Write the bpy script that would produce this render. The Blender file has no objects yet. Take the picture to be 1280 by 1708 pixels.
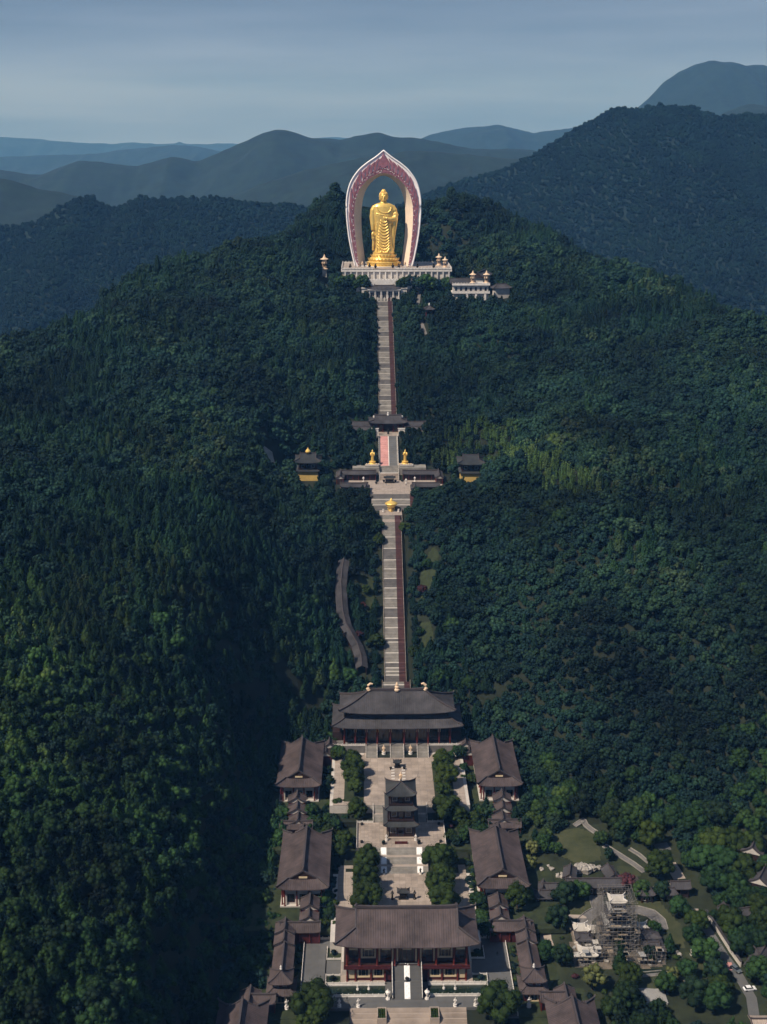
import bpy, math, random
import numpy as np
from mathutils import Vector, Matrix, noise as mnoise
random.seed(7); RNG = np.random.default_rng(11)
SC = bpy.context.scene
COL = SC.collection
R = math.radians

# ------------------------------------------------------------------ camera
F, CX, CY, PITCH = 2100.0, 640.0, 854.0, R(16.3)
YAW = math.atan(12.85 / 1050); CAM = (-12.85, 0.0, 284.0)
cd = bpy.data.cameras.new('camera'); cam = bpy.data.objects.new('camera', cd); COL.objects.link(cam)
cam.location = CAM; cam.rotation_euler = (math.pi / 2 - PITCH, 0, -YAW)
cd.sensor_fit = 'VERTICAL'; cd.sensor_height = 24.0; cd.lens = F / 1708 * 24.0
cd.clip_start = 1.0; cd.clip_end = 60000
SC.camera = cam

# ------------------------------------------------------------------ sky, sun, exposure
SUN_EL, SUN_AZ = R(50), R(36)          # sun from the left (-x), turned 36 degrees towards the camera
W = bpy.data.worlds.new("World"); SC.world = W; W.use_nodes = True
nt = W.node_tree; nt.nodes.clear()
def nn(t, ty, **kw):
    n = t.nodes.new(ty)
    for k, v in kw.items(): setattr(n, k, v)
    return n
sky = nn(nt, 'ShaderNodeTexSky'); sky.sky_type = 'NISHITA'; sky.sun_disc = False
sky.sun_elevation = SUN_EL; sky.sun_rotation = math.atan2(-math.cos(SUN_AZ), -math.sin(SUN_AZ)); sky.altitude = 300
sky.air_density = 1.2; sky.dust_density = 2.5; sky.ozone_density = 2.0
geo = nn(nt, 'ShaderNodeTexCoord'); mp = nn(nt, 'ShaderNodeMapping'); mp.inputs['Scale'].default_value = (1.5, 1.5, 16.0)
nt.links.new(geo.outputs['Generated'], mp.inputs[0])
cn = nn(nt, 'ShaderNodeTexNoise'); cn.inputs['Scale'].default_value = 1.3; cn.inputs['Detail'].default_value = 5; cn.inputs['Roughness'].default_value = .55
nt.links.new(mp.outputs[0], cn.inputs[0])
cr = nn(nt, 'ShaderNodeValToRGB'); cr.color_ramp.elements[0].position = .34; cr.color_ramp.elements[1].position = .68
cr.color_ramp.elements[0].color = (1.35, 2.05, 3.7, 1); cr.color_ramp.elements[1].color = (2.9, 3.85, 6.1, 1)
nt.links.new(cn.outputs[0], cr.inputs[0])
# the overcast deck is a little darker higher up, lighter towards the horizon all the way round
sx = nn(nt, 'ShaderNodeSeparateXYZ'); nt.links.new(geo.outputs['Generated'], sx.inputs[0])
mr = nn(nt, 'ShaderNodeMapRange'); mr.inputs['From Min'].default_value = 0.0; mr.inputs['From Max'].default_value = .14
mr.inputs['To Min'].default_value = 1.0; mr.inputs['To Max'].default_value = .50
nt.links.new(sx.outputs[2], mr.inputs[0])
ml = nn(nt, 'ShaderNodeMix', data_type='RGBA', blend_type='MULTIPLY'); ml.inputs[0].default_value = 1
nt.links.new(cr.outputs[0], ml.inputs[6]); nt.links.new(mr.outputs[0], ml.inputs[7])
mx = nn(nt, 'ShaderNodeMix', data_type='RGBA'); mx.inputs[0].default_value = .88
nt.links.new(sky.outputs[0], mx.inputs[6]); nt.links.new(ml.outputs[2], mx.inputs[7])
bg = nn(nt, 'ShaderNodeBackground'); bg.inputs[1].default_value = .10
wo = nn(nt, 'ShaderNodeOutputWorld')
nt.links.new(mx.outputs[2], bg.inputs[0]); nt.links.new(bg.outputs[0], wo.inputs[0])
sd = bpy.data.lights.new('sun', 'SUN'); sd.energy = 4.6; sd.angle = R(.5); sd.color = (1.0, .91, .80)
so = bpy.data.objects.new('sun', sd); COL.objects.link(so)
to_sun = Vector((-math.cos(SUN_EL) * math.cos(SUN_AZ), -math.cos(SUN_EL) * math.sin(SUN_AZ), math.sin(SUN_EL)))
so.rotation_euler = to_sun.to_track_quat('Z', 'Y').to_euler(); so.location = (-400, 200, 900)
SC.view_settings.view_transform = 'Standard'; SC.view_settings.look = 'None'
SC.view_settings.exposure = 0.2; SC.view_settings.gamma = 1; SC.view_settings.use_curve_mapping = False
SC.cycles.use_denoising = True
SC.cycles.max_bounces = 5; SC.cycles.diffuse_bounces = 2; SC.cycles.glossy_bounces = 2; SC.cycles.transmission_bounces = 2
SC.cycles.volume_bounces = 0; SC.cycles.transparent_max_bounces = 4; SC.cycles.caustics_reflective = False; SC.cycles.caustics_refractive = False

# ------------------------------------------------------------------ pixel -> place helpers (1280x1708 photo pixels)
_f = np.array((math.sin(YAW) * math.cos(PITCH), math.cos(YAW) * math.cos(PITCH), -math.sin(PITCH)))
_r = np.array((math.cos(YAW), -math.sin(YAW), 0.0)); _u = np.cross(_r, _f); _c = np.array(CAM)
def ray(px, py): return _f + (px - CX) / F * _r - (py - CY) / F * _u
def atz(px, py, z):
    d = ray(px, py); t = (z - _c[2]) / d[2]; return _c + t * d
def aty(px, py, y):
    d = ray(px, py); t = (y - _c[1]) / d[1]; return _c + t * d
def project(X, Y, Z):
    vx, vy, vz = X - _c[0], Y - _c[1], Z - _c[2]
    d = vx * _f[0] + vy * _f[1] + vz * _f[2]
    return CX + F * (vx * _r[0] + vy * _r[1] + vz * _r[2]) / d, CY - F * (vx * _u[0] + vy * _u[1] + vz * _u[2]) / d, d

# ------------------------------------------------------------------ materials
MATS = {}
def mat(name, col, rough=.8, var=.25, scale=.5, col2=None, metal=0., bump=0., bscale=None, spec=.3, stretch=(1, 1, 1), island=0.):
    m = bpy.data.materials.new(name); m.use_nodes = True; t = m.node_tree
    b = t.nodes['Principled BSDF']; b.inputs['Roughness'].default_value = rough; b.inputs['Metallic'].default_value = metal
    b.inputs['Specular IOR Level'].default_value = spec
    tc = nn(t, 'ShaderNodeNewGeometry'); mpn = nn(t, 'ShaderNodeMapping'); mpn.inputs['Scale'].default_value = stretch
    t.links.new(tc.outputs['Position'], mpn.inputs[0])
    n1 = nn(t, 'ShaderNodeTexNoise'); n1.inputs['Scale'].default_value = scale; n1.inputs['Detail'].default_value = 6; n1.inputs['Roughness'].default_value = .65
    t.links.new(mpn.outputs[0], n1.inputs[0])
    c2 = col2 or tuple(c * (1 - var) for c in col); c1 = tuple(min(1, c * (1 + var * .6)) for c in col)
    rp = nn(t, 'ShaderNodeValToRGB'); rp.color_ramp.elements[0].position = .32; rp.color_ramp.elements[1].position = .68
    rp.color_ramp.elements[0].color = (*c2, 1); rp.color_ramp.elements[1].color = (*c1, 1)
    t.links.new(n1.outputs[0], rp.inputs[0])
    out = rp.outputs[0]
    if island:
        mi = nn(t, 'ShaderNodeMapRange'); mi.inputs['To Min'].default_value = 1 - island; mi.inputs['To Max'].default_value = 1 + island
        t.links.new(tc.outputs['Random Per Island'], mi.inputs[0])
        mm = nn(t, 'ShaderNodeMix', data_type='RGBA', blend_type='MULTIPLY'); mm.inputs[0].default_value = 1
        t.links.new(out, mm.inputs[6]); t.links.new(mi.outputs[0], mm.inputs[7]); out = mm.outputs[2]
    t.links.new(out, b.inputs['Base Color'])
    if bump:
        n2 = nn(t, 'ShaderNodeTexNoise'); n2.inputs['Scale'].default_value = bscale or scale * 6; n2.inputs['Detail'].default_value = 4
        t.links.new(tc.outputs['Position'], n2.inputs[0])
        bp = nn(t, 'ShaderNodeBump'); bp.inputs['Strength'].default_value = bump; bp.inputs['Distance'].default_value = .3
        t.links.new(n2.outputs[0], bp.inputs['Height']); t.links.new(bp.outputs[0], b.inputs['Normal'])
    MATS[name] = m; return m

def leafmat(name, ramp, patch=.012, tone=(.42, 1.55)):
    """foliage: hue differs from tree to tree and in broad patches of the wood, and a little from spray to spray"""
    m = bpy.data.materials.new(name); m.use_nodes = True; t = m.node_tree; b = t.nodes['Principled BSDF']
    b.inputs['Roughness'].default_value = .75; b.inputs['Specular IOR Level'].default_value = .12
    oi = nn(t, 'ShaderNodeObjectInfo'); ge = nn(t, 'ShaderNodeNewGeometry')
    n1 = nn(t, 'ShaderNodeTexNoise'); n1.inputs['Scale'].default_value = patch; n1.inputs['Detail'].default_value = 3
    t.links.new(oi.outputs['Location'], n1.inputs[0])
    a = nn(t, 'ShaderNodeMath', operation='MULTIPLY_ADD'); a.inputs[1].default_value = 1.5; a.inputs[2].default_value = -.5
    t.links.new(n1.outputs[0], a.inputs[0])
    a2 = nn(t, 'ShaderNodeMath', operation='MULTIPLY_ADD'); a2.inputs[1].default_value = .55
    t.links.new(oi.outputs['Random'], a2.inputs[0]); t.links.new(a.outputs[0], a2.inputs[2])
    rp = nn(t, 'ShaderNodeValToRGB'); cr_ = rp.color_ramp
    for i, (p, c) in enumerate(ramp):
        e = cr_.elements[i] if i < 2 else cr_.elements.new(p)
        e.position = p; e.color = (*c, 1)
    t.links.new(a2.outputs[0], rp.inputs[0])
    mi = nn(t, 'ShaderNodeMapRange'); mi.inputs['To Min'].default_value = .62; mi.inputs['To Max'].default_value = 1.42
    t.links.new(ge.outputs['Random Per Island'], mi.inputs[0])
    n3 = nn(t, 'ShaderNodeTexNoise'); n3.inputs['Scale'].default_value = .021; n3.inputs['Detail'].default_value = 4; t.links.new(oi.outputs['Location'], n3.inputs[0])
    m3 = nn(t, 'ShaderNodeMapRange'); m3.inputs['From Min'].default_value = .34; m3.inputs['From Max'].default_value = .66; m3.inputs['To Min'].default_value = tone[0]; m3.inputs['To Max'].default_value = tone[1]  # broad tone patches: mixed tree kinds, and shade of hollows put into the colour
    t.links.new(n3.outputs[0], m3.inputs[0])
    m4 = nn(t, 'ShaderNodeMix', data_type='RGBA', blend_type='MULTIPLY'); m4.inputs[0].default_value = 1; t.links.new(rp.outputs[0], m4.inputs[6]); t.links.new(m3.outputs[0], m4.inputs[7])
    mm = nn(t, 'ShaderNodeMix', data_type='RGBA', blend_type='MULTIPLY'); mm.inputs[0].default_value = 1
    t.links.new(m4.outputs[2], mm.inputs[6]); t.links.new(mi.outputs[0], mm.inputs[7])
    t.links.new(mm.outputs[2], b.inputs['Base Color'])
    MATS[name] = m; return m

mat('soil', (.014, .019, .010), .95, .4, .08, bump=.5)
mat('grass', (.030, .040, .015), .95, .35, .35, col2=(.014, .021, .010), bump=.4, bscale=3)
mat('garden_grass', (.024, .030, .013), .95, .4, .12, col2=(.010, .015, .008), bump=.4, bscale=2)
mat('site_ground', (.14, .115, .09), .9, .45, .5, bump=.4)
mat('dry_grass', (.050, .053, .024), .95, .3, .15, col2=(.024, .033, .014), bump=.4, bscale=3)
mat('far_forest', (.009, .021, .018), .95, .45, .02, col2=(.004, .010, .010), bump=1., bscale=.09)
mat('paving', (.315, .260, .220), .85, .30, .12, bump=.1, island=.13)
mat('pale_paving', (.33, .275, .235), .85, .2, .2, bump=.1, island=.06)
mat('grey_paving', (.105, .105, .105), .85, .22, .1, bump=.1, island=.05)
mat('asphalt', (.055, .055, .058), .9, .25, .15)
mat('stair_stone', (.24, .225, .205), .85, .3, .3, island=.12)
mat('stair_stone_dark', (.14, .132, .128), .85, .3, .3, island=.12)
mat('landing_stone', (.42, .39, .35), .8, .15, .5)
mat('red_stone', (.075, .034, .034), .85, .3, .3, island=.1)
mat('pink_stone', (.50, .245, .225), .8, .2, .25)
mat('tile_grey', (.050, .047, .052), .7, .5, .16, island=.16)
mat('tile_brown', (.070, .052, .052), .7, .5, .16, island=.16)
mat('tile_dark', (.030, .033, .036), .6, .3, .3, island=.08)
mat('ridge_tile', (.060, .050, .052), .7, .2, 1.)
mat('red_wood', (.060, .012, .012), .55, .3, .8)
mat('dark_wood', (.028, .014, .012), .6, .3, .8)
mat('column_red', (.12, .018, .014), .45, .2, .8)
mat('cream', (.56, .45, .29), .8, .15, .6)
mat('yellow_wall', (.55, .38, .12), .8, .15, .4)
mat('white_wall', (.50, .46, .42), .8, .2, .3)
mat('marble', (.66, .62, .58), .55, .18, .4)
mat('white_relief', (.80, .79, .78), .5, .1, 1.2)
mat('glass_dark', (.012, .014, .017), .15, .2, 2., spec=.6)
mat('bronze', (.022, .020, .018), .45, .3, 2., metal=.4)
mat('gold', (1.0, .63, .165), .33, .2, .35, metal=.42, spec=.6)
mat('pale_gold', (.70, .52, .36), .5, .2, .8)
mat('arch_white', (.92, .87, .85), .55, .08, .15)
mat('arch_purple', (.31, .125, .155), .6, .35, .35)
mat('arch_cream', (.86, .70, .54), .6, .1, .12)
mat('rock', (.36, .33, .30), .85, .5, .5, bump=.6)
mat('bark', (.06, .045, .035), .9, .3, 2.)
mat('water', (.010, .020, .014), .12, .3, .2, spec=.5)
mat('steel', (.15, .14, .13), .6, .25, 1.)
mat('plank', (.25, .20, .15), .85, .3, 1.)
mat('car_white', (.75, .76, .78), .3, .05, 1., spec=.5)
mat('car_grey', (.10, .12, .14), .3, .1, 1., spec=.5)
mat('tyre', (.02, .02, .02), .8, .1, 1.)
mat('cloth_dark', (.03, .03, .035), .9, .2, 3.)
mat('cloth_pale', (.27, .265, .26), .9, .2, 3.)
mat('skin', (.4, .25, .18), .6, .1, 3.)
mat('lamp_glass', (.6, .6, .55), .3, .1, 1.)
leafmat('leaf_broad', [(0, (0.0045, 0.0130, 0.0117)), (.35, (0.0080, 0.0249, 0.0190)), (.62, (0.0116, 0.0309, 0.0190)), (.85, (0.0195, 0.0438, 0.0220)), (1., (0.0334, 0.0523, 0.0264))])
leafmat('leaf_dark', [(0, (0.0034, 0.0102, 0.0118)), (.5, (0.0066, 0.0203, 0.0199)), (1., (0.0123, 0.0311, 0.0239))])
leafmat('leaf_conifer', [(0, (0.0035, 0.0127, 0.0091)), (.45, (0.0063, 0.0232, 0.0130)), (.8, (0.0125, 0.0337, 0.0130)), (1., (0.0268, 0.0447, 0.0161))])
leafmat('leaf_near', [(0, (.007, .019, .007)), (.4, (.014, .036, .011)), (.75, (.022, .050, .013)), (1., (.042, .070, .018))])
leafmat('leaf_near_dark', [(0, (.006, .015, .008)), (1., (.014, .032, .013))])
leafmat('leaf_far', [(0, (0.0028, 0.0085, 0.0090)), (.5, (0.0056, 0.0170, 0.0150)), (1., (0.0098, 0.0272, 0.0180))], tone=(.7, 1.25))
leafmat('leaf_bamboo', [(0, (0.0307, 0.0651, 0.0188)), (.6, (0.0530, 0.0956, 0.0270)), (1., (0.0781, 0.1186, 0.0413))])
leafmat('leaf_temple', [(0, (0.0125, 0.0247, 0.0053)), (.6, (0.0224, 0.0387, 0.0069)), (1., (0.0334, 0.0511, 0.0085))], tone=(.85, 1.15))
leafmat('leaf_red', [(0, (.030, .012, .014)), (.6, (.055, .020, .022)), (1., (.09, .03, .04))], tone=(.85, 1.15))
leafmat('leaf_willow', [(0, (.06, .075, .02)), (1., (.10, .11, .04))], tone=(.85, 1.15))

# ------------------------------------------------------------------ mesh helper
def tag(o, label=None, cat=None, group=None, kind=None):
    if label: o['label'] = label
    if cat: o['category'] = cat
    if group: o['group'] = group
    if kind: o['kind'] = kind
    return o
def link_obj(name, me, parent=None, loc=None, rz=None):
    o = bpy.data.objects.new(name, me); COL.objects.link(o)
    if parent: o.parent = parent
    if loc is not None: o.location = loc
    if rz: o.rotation_euler = (0, 0, rz)
    return o
def empty(name, loc, rz=0, label=None, cat=None, group=None, kind=None, sc=None):
    o = bpy.data.objects.new(name, None); COL.objects.link(o); o.location = loc; o.rotation_euler = (0, 0, rz); o.empty_display_size = 1
    if sc: o.scale = (sc, sc, sc) if not isinstance(sc, tuple) else sc
    return tag(o, label, cat, group, kind)
KIDS = {}
def copy_tree(o, parent=None, loc=None, rz=None, label=None, sc=None):
    c = o.copy(); COL.objects.link(c); c.parent = parent
    if loc is not None: c.location = loc
    if rz is not None: c.rotation_euler = (0, 0, rz)
    if sc is not None: c.scale = sc
    if label: c['label'] = label
    for ch in list(o.children): copy_tree(ch, c)
    return c
class MB:
    def __init__(s): s.v = []; s.f = []
    def add(s, vs, fs):
        k = len(s.v); s.v.extend(vs); s.f.extend([tuple(i + k for i in f) for f in fs]); return s
    def box(s, x0, y0, z0, x1, y1, z1):
        return s.add([(x0, y0, z0), (x1, y0, z0), (x1, y1, z0), (x0, y1, z0), (x0, y0, z1), (x1, y0, z1), (x1, y1, z1), (x0, y1, z1)],
                     [(0, 3, 2, 1), (4, 5, 6, 7), (0, 1, 5, 4), (1, 2, 6, 5), (2, 3, 7, 6), (3, 0, 4, 7)])
    def cb(s, x, y, z, w, d, h): return s.box(x - w / 2, y - d / 2, z, x + w / 2, y + d / 2, z + h)
    def bar(s, a, b, w, h):
        """box beam from a to b, w wide, h high (h measured up from the line)"""
        a, b = Vector(a), Vector(b); d = b - a; n = Vector((-d.y, d.x, 0)); n = n.normalized() * w / 2 if n.length > 1e-6 else Vector((w / 2, 0, 0))
        up = Vector((0, 0, h)) if abs(d.x) + abs(d.y) > 1e-6 else Vector((0, h, 0))
        vs = [a - n, a + n, a + n + up, a - n + up, b - n, b + n, b + n + up, b - n + up]
        return s.add([tuple(v) for v in vs], [(0, 1, 2, 3), (4, 7, 6, 5), (0, 4, 5, 1), (1, 5, 6, 2), (2, 6, 7, 3), (3, 7, 4, 0)])
    def lathe(s, prof, x=0, y=0, z=0, n=10, sx=1, sy=1, a0=0.):
        m = len(prof); vs = []; fs = []
        for i in range(n):
            a = a0 + 2 * math.pi * i / n
            vs += [(x + r * math.cos(a) * sx, y + r * math.sin(a) * sy, z + h) for r, h in prof]
        for i in range(n):
            j = (i + 1) % n
            for k in range(m - 1): fs.append((i * m + k, j * m + k, j * m + k + 1, i * m + k + 1))
        fs.append(tuple(i * m for i in range(n))[::-1]); fs.append(tuple(i * m + m - 1 for i in range(n)))
        return s.add(vs, fs)
    def cyl(s, x, y, z0, z1, r0, r1=None, n=8): return s.lathe([(r0, z0), (r0 if r1 is None else r1, z1)], x, y, 0, n)
    def tube(s, pts, rs, n=5):
        pts = [Vector(p) for p in pts]; vs = []; fs = []
        if not hasattr(rs, '__len__'): rs = [rs] * len(pts)
        for i, p in enumerate(pts):
            d = (pts[min(i + 1, len(pts) - 1)] - pts[max(i - 1, 0)]).normalized()
            q = d.to_track_quat('Z', 'Y')
            for k in range(n):
                a = 2 * math.pi * k / n; vs.append(tuple(p + q @ Vector((rs[i] * math.cos(a), rs[i] * math.sin(a), 0))))
        for i in range(len(pts) - 1):
            for k in range(n):
                l = (k + 1) % n; fs.append((i * n + k, i * n + l, (i + 1) * n + l, (i + 1) * n + k))
        fs.append(tuple(range(n))[::-1]); fs.append(tuple((len(pts) - 1) * n + k for k in range(n)))
        return s.add(vs, fs)
    def grid(s, P):
        """P: rows x cols of points"""
        m, n = len(P), len(P[0]); vs = [tuple(p) for r in P for p in r]
        return s.add(vs, [(i * n + j, i * n + j + 1, (i + 1) * n + j + 1, (i + 1) * n + j) for i in range(m - 1) for j in range(n - 1)])
    def prism(s, poly, z0, z1):
        n = len(poly); vs = [(x, y, z0) for x, y in poly] + [(x, y, z1) for x, y in poly]
        return s.add(vs, [tuple(range(n))[::-1], tuple(range(n, 2 * n))] + [(i, (i + 1) % n, n + (i + 1) % n, n + i) for i in range(n)])
    def ball(s, c, r, n=8, m=6, jit=0., sz=1.):
        prof = []; vs = []; fs = []
        for j in range(m + 1):
            th = math.pi * j / m
            for i in range(n):
                a = 2 * math.pi * i / n; k = 1 + random.uniform(-jit, jit)
                vs.append((c[0] + r * k * math.sin(th) * math.cos(a), c[1] + r * k * math.sin(th) * math.sin(a), c[2] - r * k * sz * math.cos(th)))
        for j in range(m):
            for i in range(n):
                l = (i + 1) % n; fs.append((j * n + i, j * n + l, (j + 1) * n + l, (j + 1) * n + i))
        return s.add(vs, fs)
    def mesh(s, name, m, smooth=False):
        me = bpy.data.meshes.new(name); me.from_pydata(s.v, [], s.f)
        me.materials.append(MATS[m] if isinstance(m, str) else m)
        if smooth: me.polygons.foreach_set('use_smooth', [True] * len(me.polygons))
        me.update(); return me
    def build(s, name, m, parent=None, kind=None, smooth=False, loc=None, label=None, cat=None, group=None):
        return tag(link_obj(name, s.mesh(name, m, smooth), parent, loc), label, cat, group, kind)
def np_mesh(name, V, Q, m, smooth=False):
    me = bpy.data.meshes.new(name); V = np.asarray(V, dtype=np.float32); Q = np.asarray(Q, dtype=np.int32); k = Q.shape[1]
    me.vertices.add(len(V)); me.vertices.foreach_set('co', V.ravel())
    me.loops.add(Q.size); me.loops.foreach_set('vertex_index', Q.ravel())
    me.polygons.add(len(Q)); me.polygons.foreach_set('loop_start', np.arange(0, Q.size, k, dtype=np.int32))
    me.polygons.foreach_set('loop_total', np.full(len(Q), k, dtype=np.int32))
    if m: me.materials.append(MATS[m])
    me.update(calc_edges=True)
    if smooth: me.polygons.foreach_set('use_smooth', [True] * len(Q))
    return me
def fbm(X, Y, scale, seed=0, octaves=4, rough=.5):
    """numpy value noise, about -1..1"""
    out = np.zeros_like(X, dtype=float); amp = 1.; tot = 0.
    for o in range(octaves):
        x = X / scale + 37.1 * (seed + o); y = Y / scale - 19.7 * (seed + o)
        xi = np.floor(x).astype(np.int64); yi = np.floor(y).astype(np.int64); fx = x - xi; fy = y - yi
        fx = fx * fx * (3 - 2 * fx); fy = fy * fy * (3 - 2 * fy)
        def h(a, b):
            n = (a * 374761393 + b * 668265263 + (seed + o) * 974634777) & 0xffffffff
            n = ((n ^ (n >> 13)) * 1274126177) & 0xffffffff
            return ((n ^ (n >> 16)) & 0xffff) / 32767.5 - 1
        v = (h(xi, yi) * (1 - fx) + h(xi + 1, yi) * fx) * (1 - fy) + (h(xi, yi + 1) * (1 - fx) + h(xi + 1, yi + 1) * fx) * fy
        out += v * amp; tot += amp; amp *= rough; scale = scale / 2
    return out / tot
# ------------------------------------------------------------------ terrain
def zax(Y):
    """ground along the temple axis (just under the paving and stairs)"""
    return np.interp(Y, [300, 345, 366, 372, 406, 440, 456, 481, 525, 556, 566, 572, 600, 630, 685, 700, 703, 720, 750, 757, 792, 800, 825, 1000, 1008, 1018, 1040, 1060, 1100, 1300],
                     [-6, -4, -3.6, -1.5, -1.2, 1.8, 3.2, 7, 9.5, 14, 20, 25, 39.2, 50.5, 77.5, 79.5, 79.5, 84, 84.5, 87.5, 102.5, 102.5, 104.5, 166, 170, 175, 180, 185, 190, 212])
CTRL = []
for px, rows in {
    -150: [(1800,62),(1500,80),(1300,92),(1150,102),(1000,115),(850,128),(700,136),(620,142)],
    100: [(1750,46),(1500,56),(1300,68),(1150,82),(1000,98),(850,115),(700,130),(600,145),(552,150)],
    240: [(1750,38),(1500,46),(1300,56),(1150,72),(1000,90),(850,108),(700,124),(600,142),(520,160),(470,172)],
    350: [(1750,22),(1500,30),(1300,40),(1150,60),(1000,82),(850,102),(700,119),(600,140),(500,166),(432,186)],
    430: [(1750,-1),(1500,4),(1300,12),(1180,30),(1120,48),(1000,69),(850,92),(700,115),(600,138),(500,167),(405,197)],
    540: [(1100,36),(1000,55),(850,83),(620,130),(500,163),(420,188),(352,222)],
    600: [(1050,44),(900,74),(760,92),(620,128),(540,152)],
    700: [(1050,44),(900,74),(760,92),(620,128),(520,158)],
    760: [(1150,26),(1050,46),(900,76),(800,92),(620,128),(500,165),(420,190),(345,225)],
    900: [(1750,0),(1500,4),(1350,10),(1200,28),(1050,54),(900,80),(800,98),(700,112),(600,135),(500,165),(430,188),(378,212)],
    1000: [(1750,0),(1500,4),(1300,16),(1180,36),(1050,62),(900,88),(820,100),(700,114),(600,137),(500,164),(430,186)],
    1100: [(1750,0),(1500,4),(1300,18),(1150,40),(1000,68),(880,90),(700,116),(600,136),(520,158),(474,172)],
    1270: [(1750,2),(1500,8),(1300,28),(1150,54),(1000,80),(850,100),(700,120),(600,140),(556,150)],
    1450: [(1750,12),(1500,24),(1300,44),(1000,92),(850,106),(700,122),(620,132)],
}.items():
    for py, z in rows:
        p = atz(px, py + 12 * (py < 800), z)
        if (px, py) in ((760, 345), (540, 352), (900, 378)): p = aty(px, {760: 357, 540: 362, 900: 392}[px], {760: 1290, 540: 1290, 900: 1230}[px])
        CTRL.append(tuple(p))
    if px != 600: k = np.array([p[0] + 12.85, p[1]]) / p[1]; CTRL += [(p[0] + k[0] * d, p[1] + d, p[2] - e) for d, e in ((60, 9), (150, 40), (300, 95))]
for Y in range(330, 1300, 40): CTRL.append((0., Y, float(zax(Y)) if Y < 1060 else float(zax(Y))))
CTRL += [(0, 1620, 110), (700, 1650, 30), (-700, 1650, 30), (0, 1750, 60), (700, 500, 110), (-600, 500, 120), (0, 200, -12), (300, 250, -6), (-200, 200, 50), (700, 200, 60)]
CP = np.array(CTRL)
def tps_fit(P, z, s=100., lam=.004):
    n = len(P); d = np.sqrt(((P[:, None] - P[None]) ** 2).sum(-1)) / s
    K = np.where(d > 0, d * d * np.log(d + 1e-9), 0) + lam * np.eye(n)
    A = np.zeros((n + 3, n + 3)); A[:n, :n] = K; A[:n, n] = 1; A[:n, n + 1:] = P / s; A[n, :n] = 1; A[n + 1:, :n] = P.T / s
    return np.linalg.solve(A, np.concatenate([z, [0, 0, 0]]))
TW = tps_fit(CP[:, :2], CP[:, 2], lam=.02)
def tps(X, Y, s=100.):
    out = np.zeros(X.shape)
    sh = X.shape; x = X.ravel(); y = Y.ravel(); o = out.ravel()
    for i in range(0, len(x), 20000):
        xx = x[i:i + 20000]; yy = y[i:i + 20000]
        d2 = ((xx[:, None] - CP[None, :, 0]) ** 2 + (yy[:, None] - CP[None, :, 1]) ** 2) / s / s
        K = np.where(d2 > 0, .5 * d2 * np.log(d2 + 1e-12), 0)
        o[i:i + 20000] = K @ TW[:len(CP)] + TW[-3] + (xx * TW[-2] + yy * TW[-1]) / s
    return o.reshape(sh)
# flat half-width of the built strip along the axis, and a garden on the right
def wax(Y): return np.interp(Y, [300, 340, 400, 530, 560, 585, 690, 700, 712, 752, 766, 794, 800, 820, 828, 985, 1000, 1068, 1085], [62, 62, 52, 52, 40, 9, 9, 14, 34, 34, 14, 12, 27, 27, 8, 8, 44, 44, 20])
def zbase(X, Y):
    z = tps(X, Y)
    ax = np.abs(X)
    far = np.clip((ax - wax(Y)) / 60, 0, 1)
    z = z + far * (9. * fbm(X, Y, 140, 3, 3) + 9. * (.5 - np.abs(fbm(X + .35 * Y, Y * .7, 95, 13, 3)) * 2.2) + 2.2 * fbm(X, Y, 35, 5, 2)) * np.clip((Y - 360) / 120, .25, 1)
    z = z + 13 * np.exp(-((X - 130) / 55) ** 2 - ((Y - 690) / 75) ** 2) - 9 * np.exp(-((X - 55) / 22) ** 2 - ((Y - 640) / 70) ** 2)
    z = z + 5 * np.exp(-((X + 120) / 30) ** 2 - ((Y - 470) / 140) ** 2)
    w = wax(Y); k = np.clip((ax - w) / np.where((Y > 560) & (Y < 1000), 14, 26), 0, 1); k = k * k * (3 - 2 * k)
    z = z * k + (zax(Y) - .35) * (1 - k)
    for tx_, ty_ in ((-52, 750), (52, 754)):
        q = np.clip((34 - np.hypot(X - tx_, (Y - ty_) * .8)) / 18, 0, 1); q = q * q * (3 - 2 * q); z = z * (1 - q) + 85.2 * q
    g = np.clip((X - 48) / 8, 0, 1) * np.clip((172 - X) / 40, 0, 1) * np.clip((475 - Y) / 30, 0, 1); g = g * g * (3 - 2 * g)
    gz = np.interp(Y, [340, 380, 430, 475], [-1, 0, 2.5, 7]) + np.clip((X - 120) / 60, 0, 1) * 2
    return z * (1 - g) + gz * g
NX = np.concatenate([np.arange(-760, -120, 8.), np.arange(-120, 120, 2.5), np.arange(120, 900, 8.)])
NY = np.concatenate([np.arange(180, 340, 10.), np.arange(340, 1080, 2.5), np.arange(1080, 1780, 9.)])
GX, GY = np.meshgrid(NX, NY); GZ = zbase(GX, GY)
edge = np.clip((GY - 1500) / 280, 0, 1); GZ = GZ * (1 - edge) + 20 * edge
def hz(x, y):
    """terrain height by bilinear lookup"""
    x = np.atleast_1d(np.asarray(x, float)); y = np.atleast_1d(np.asarray(y, float))
    i = np.clip(np.searchsorted(NX, x) - 1, 0, len(NX) - 2); j = np.clip(np.searchsorted(NY, y) - 1, 0, len(NY) - 2)
    u = np.clip((x - NX[i]) / (NX[i + 1] - NX[i]), 0, 1); v = np.clip((y - NY[j]) / (NY[j + 1] - NY[j]), 0, 1)
    return GZ[j, i] * (1 - u) * (1 - v) + GZ[j, i + 1] * u * (1 - v) + GZ[j + 1, i] * (1 - u) * v + GZ[j + 1, i + 1] * u * v
def hz1(x, y): return float(hz(x, y)[0])
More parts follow.
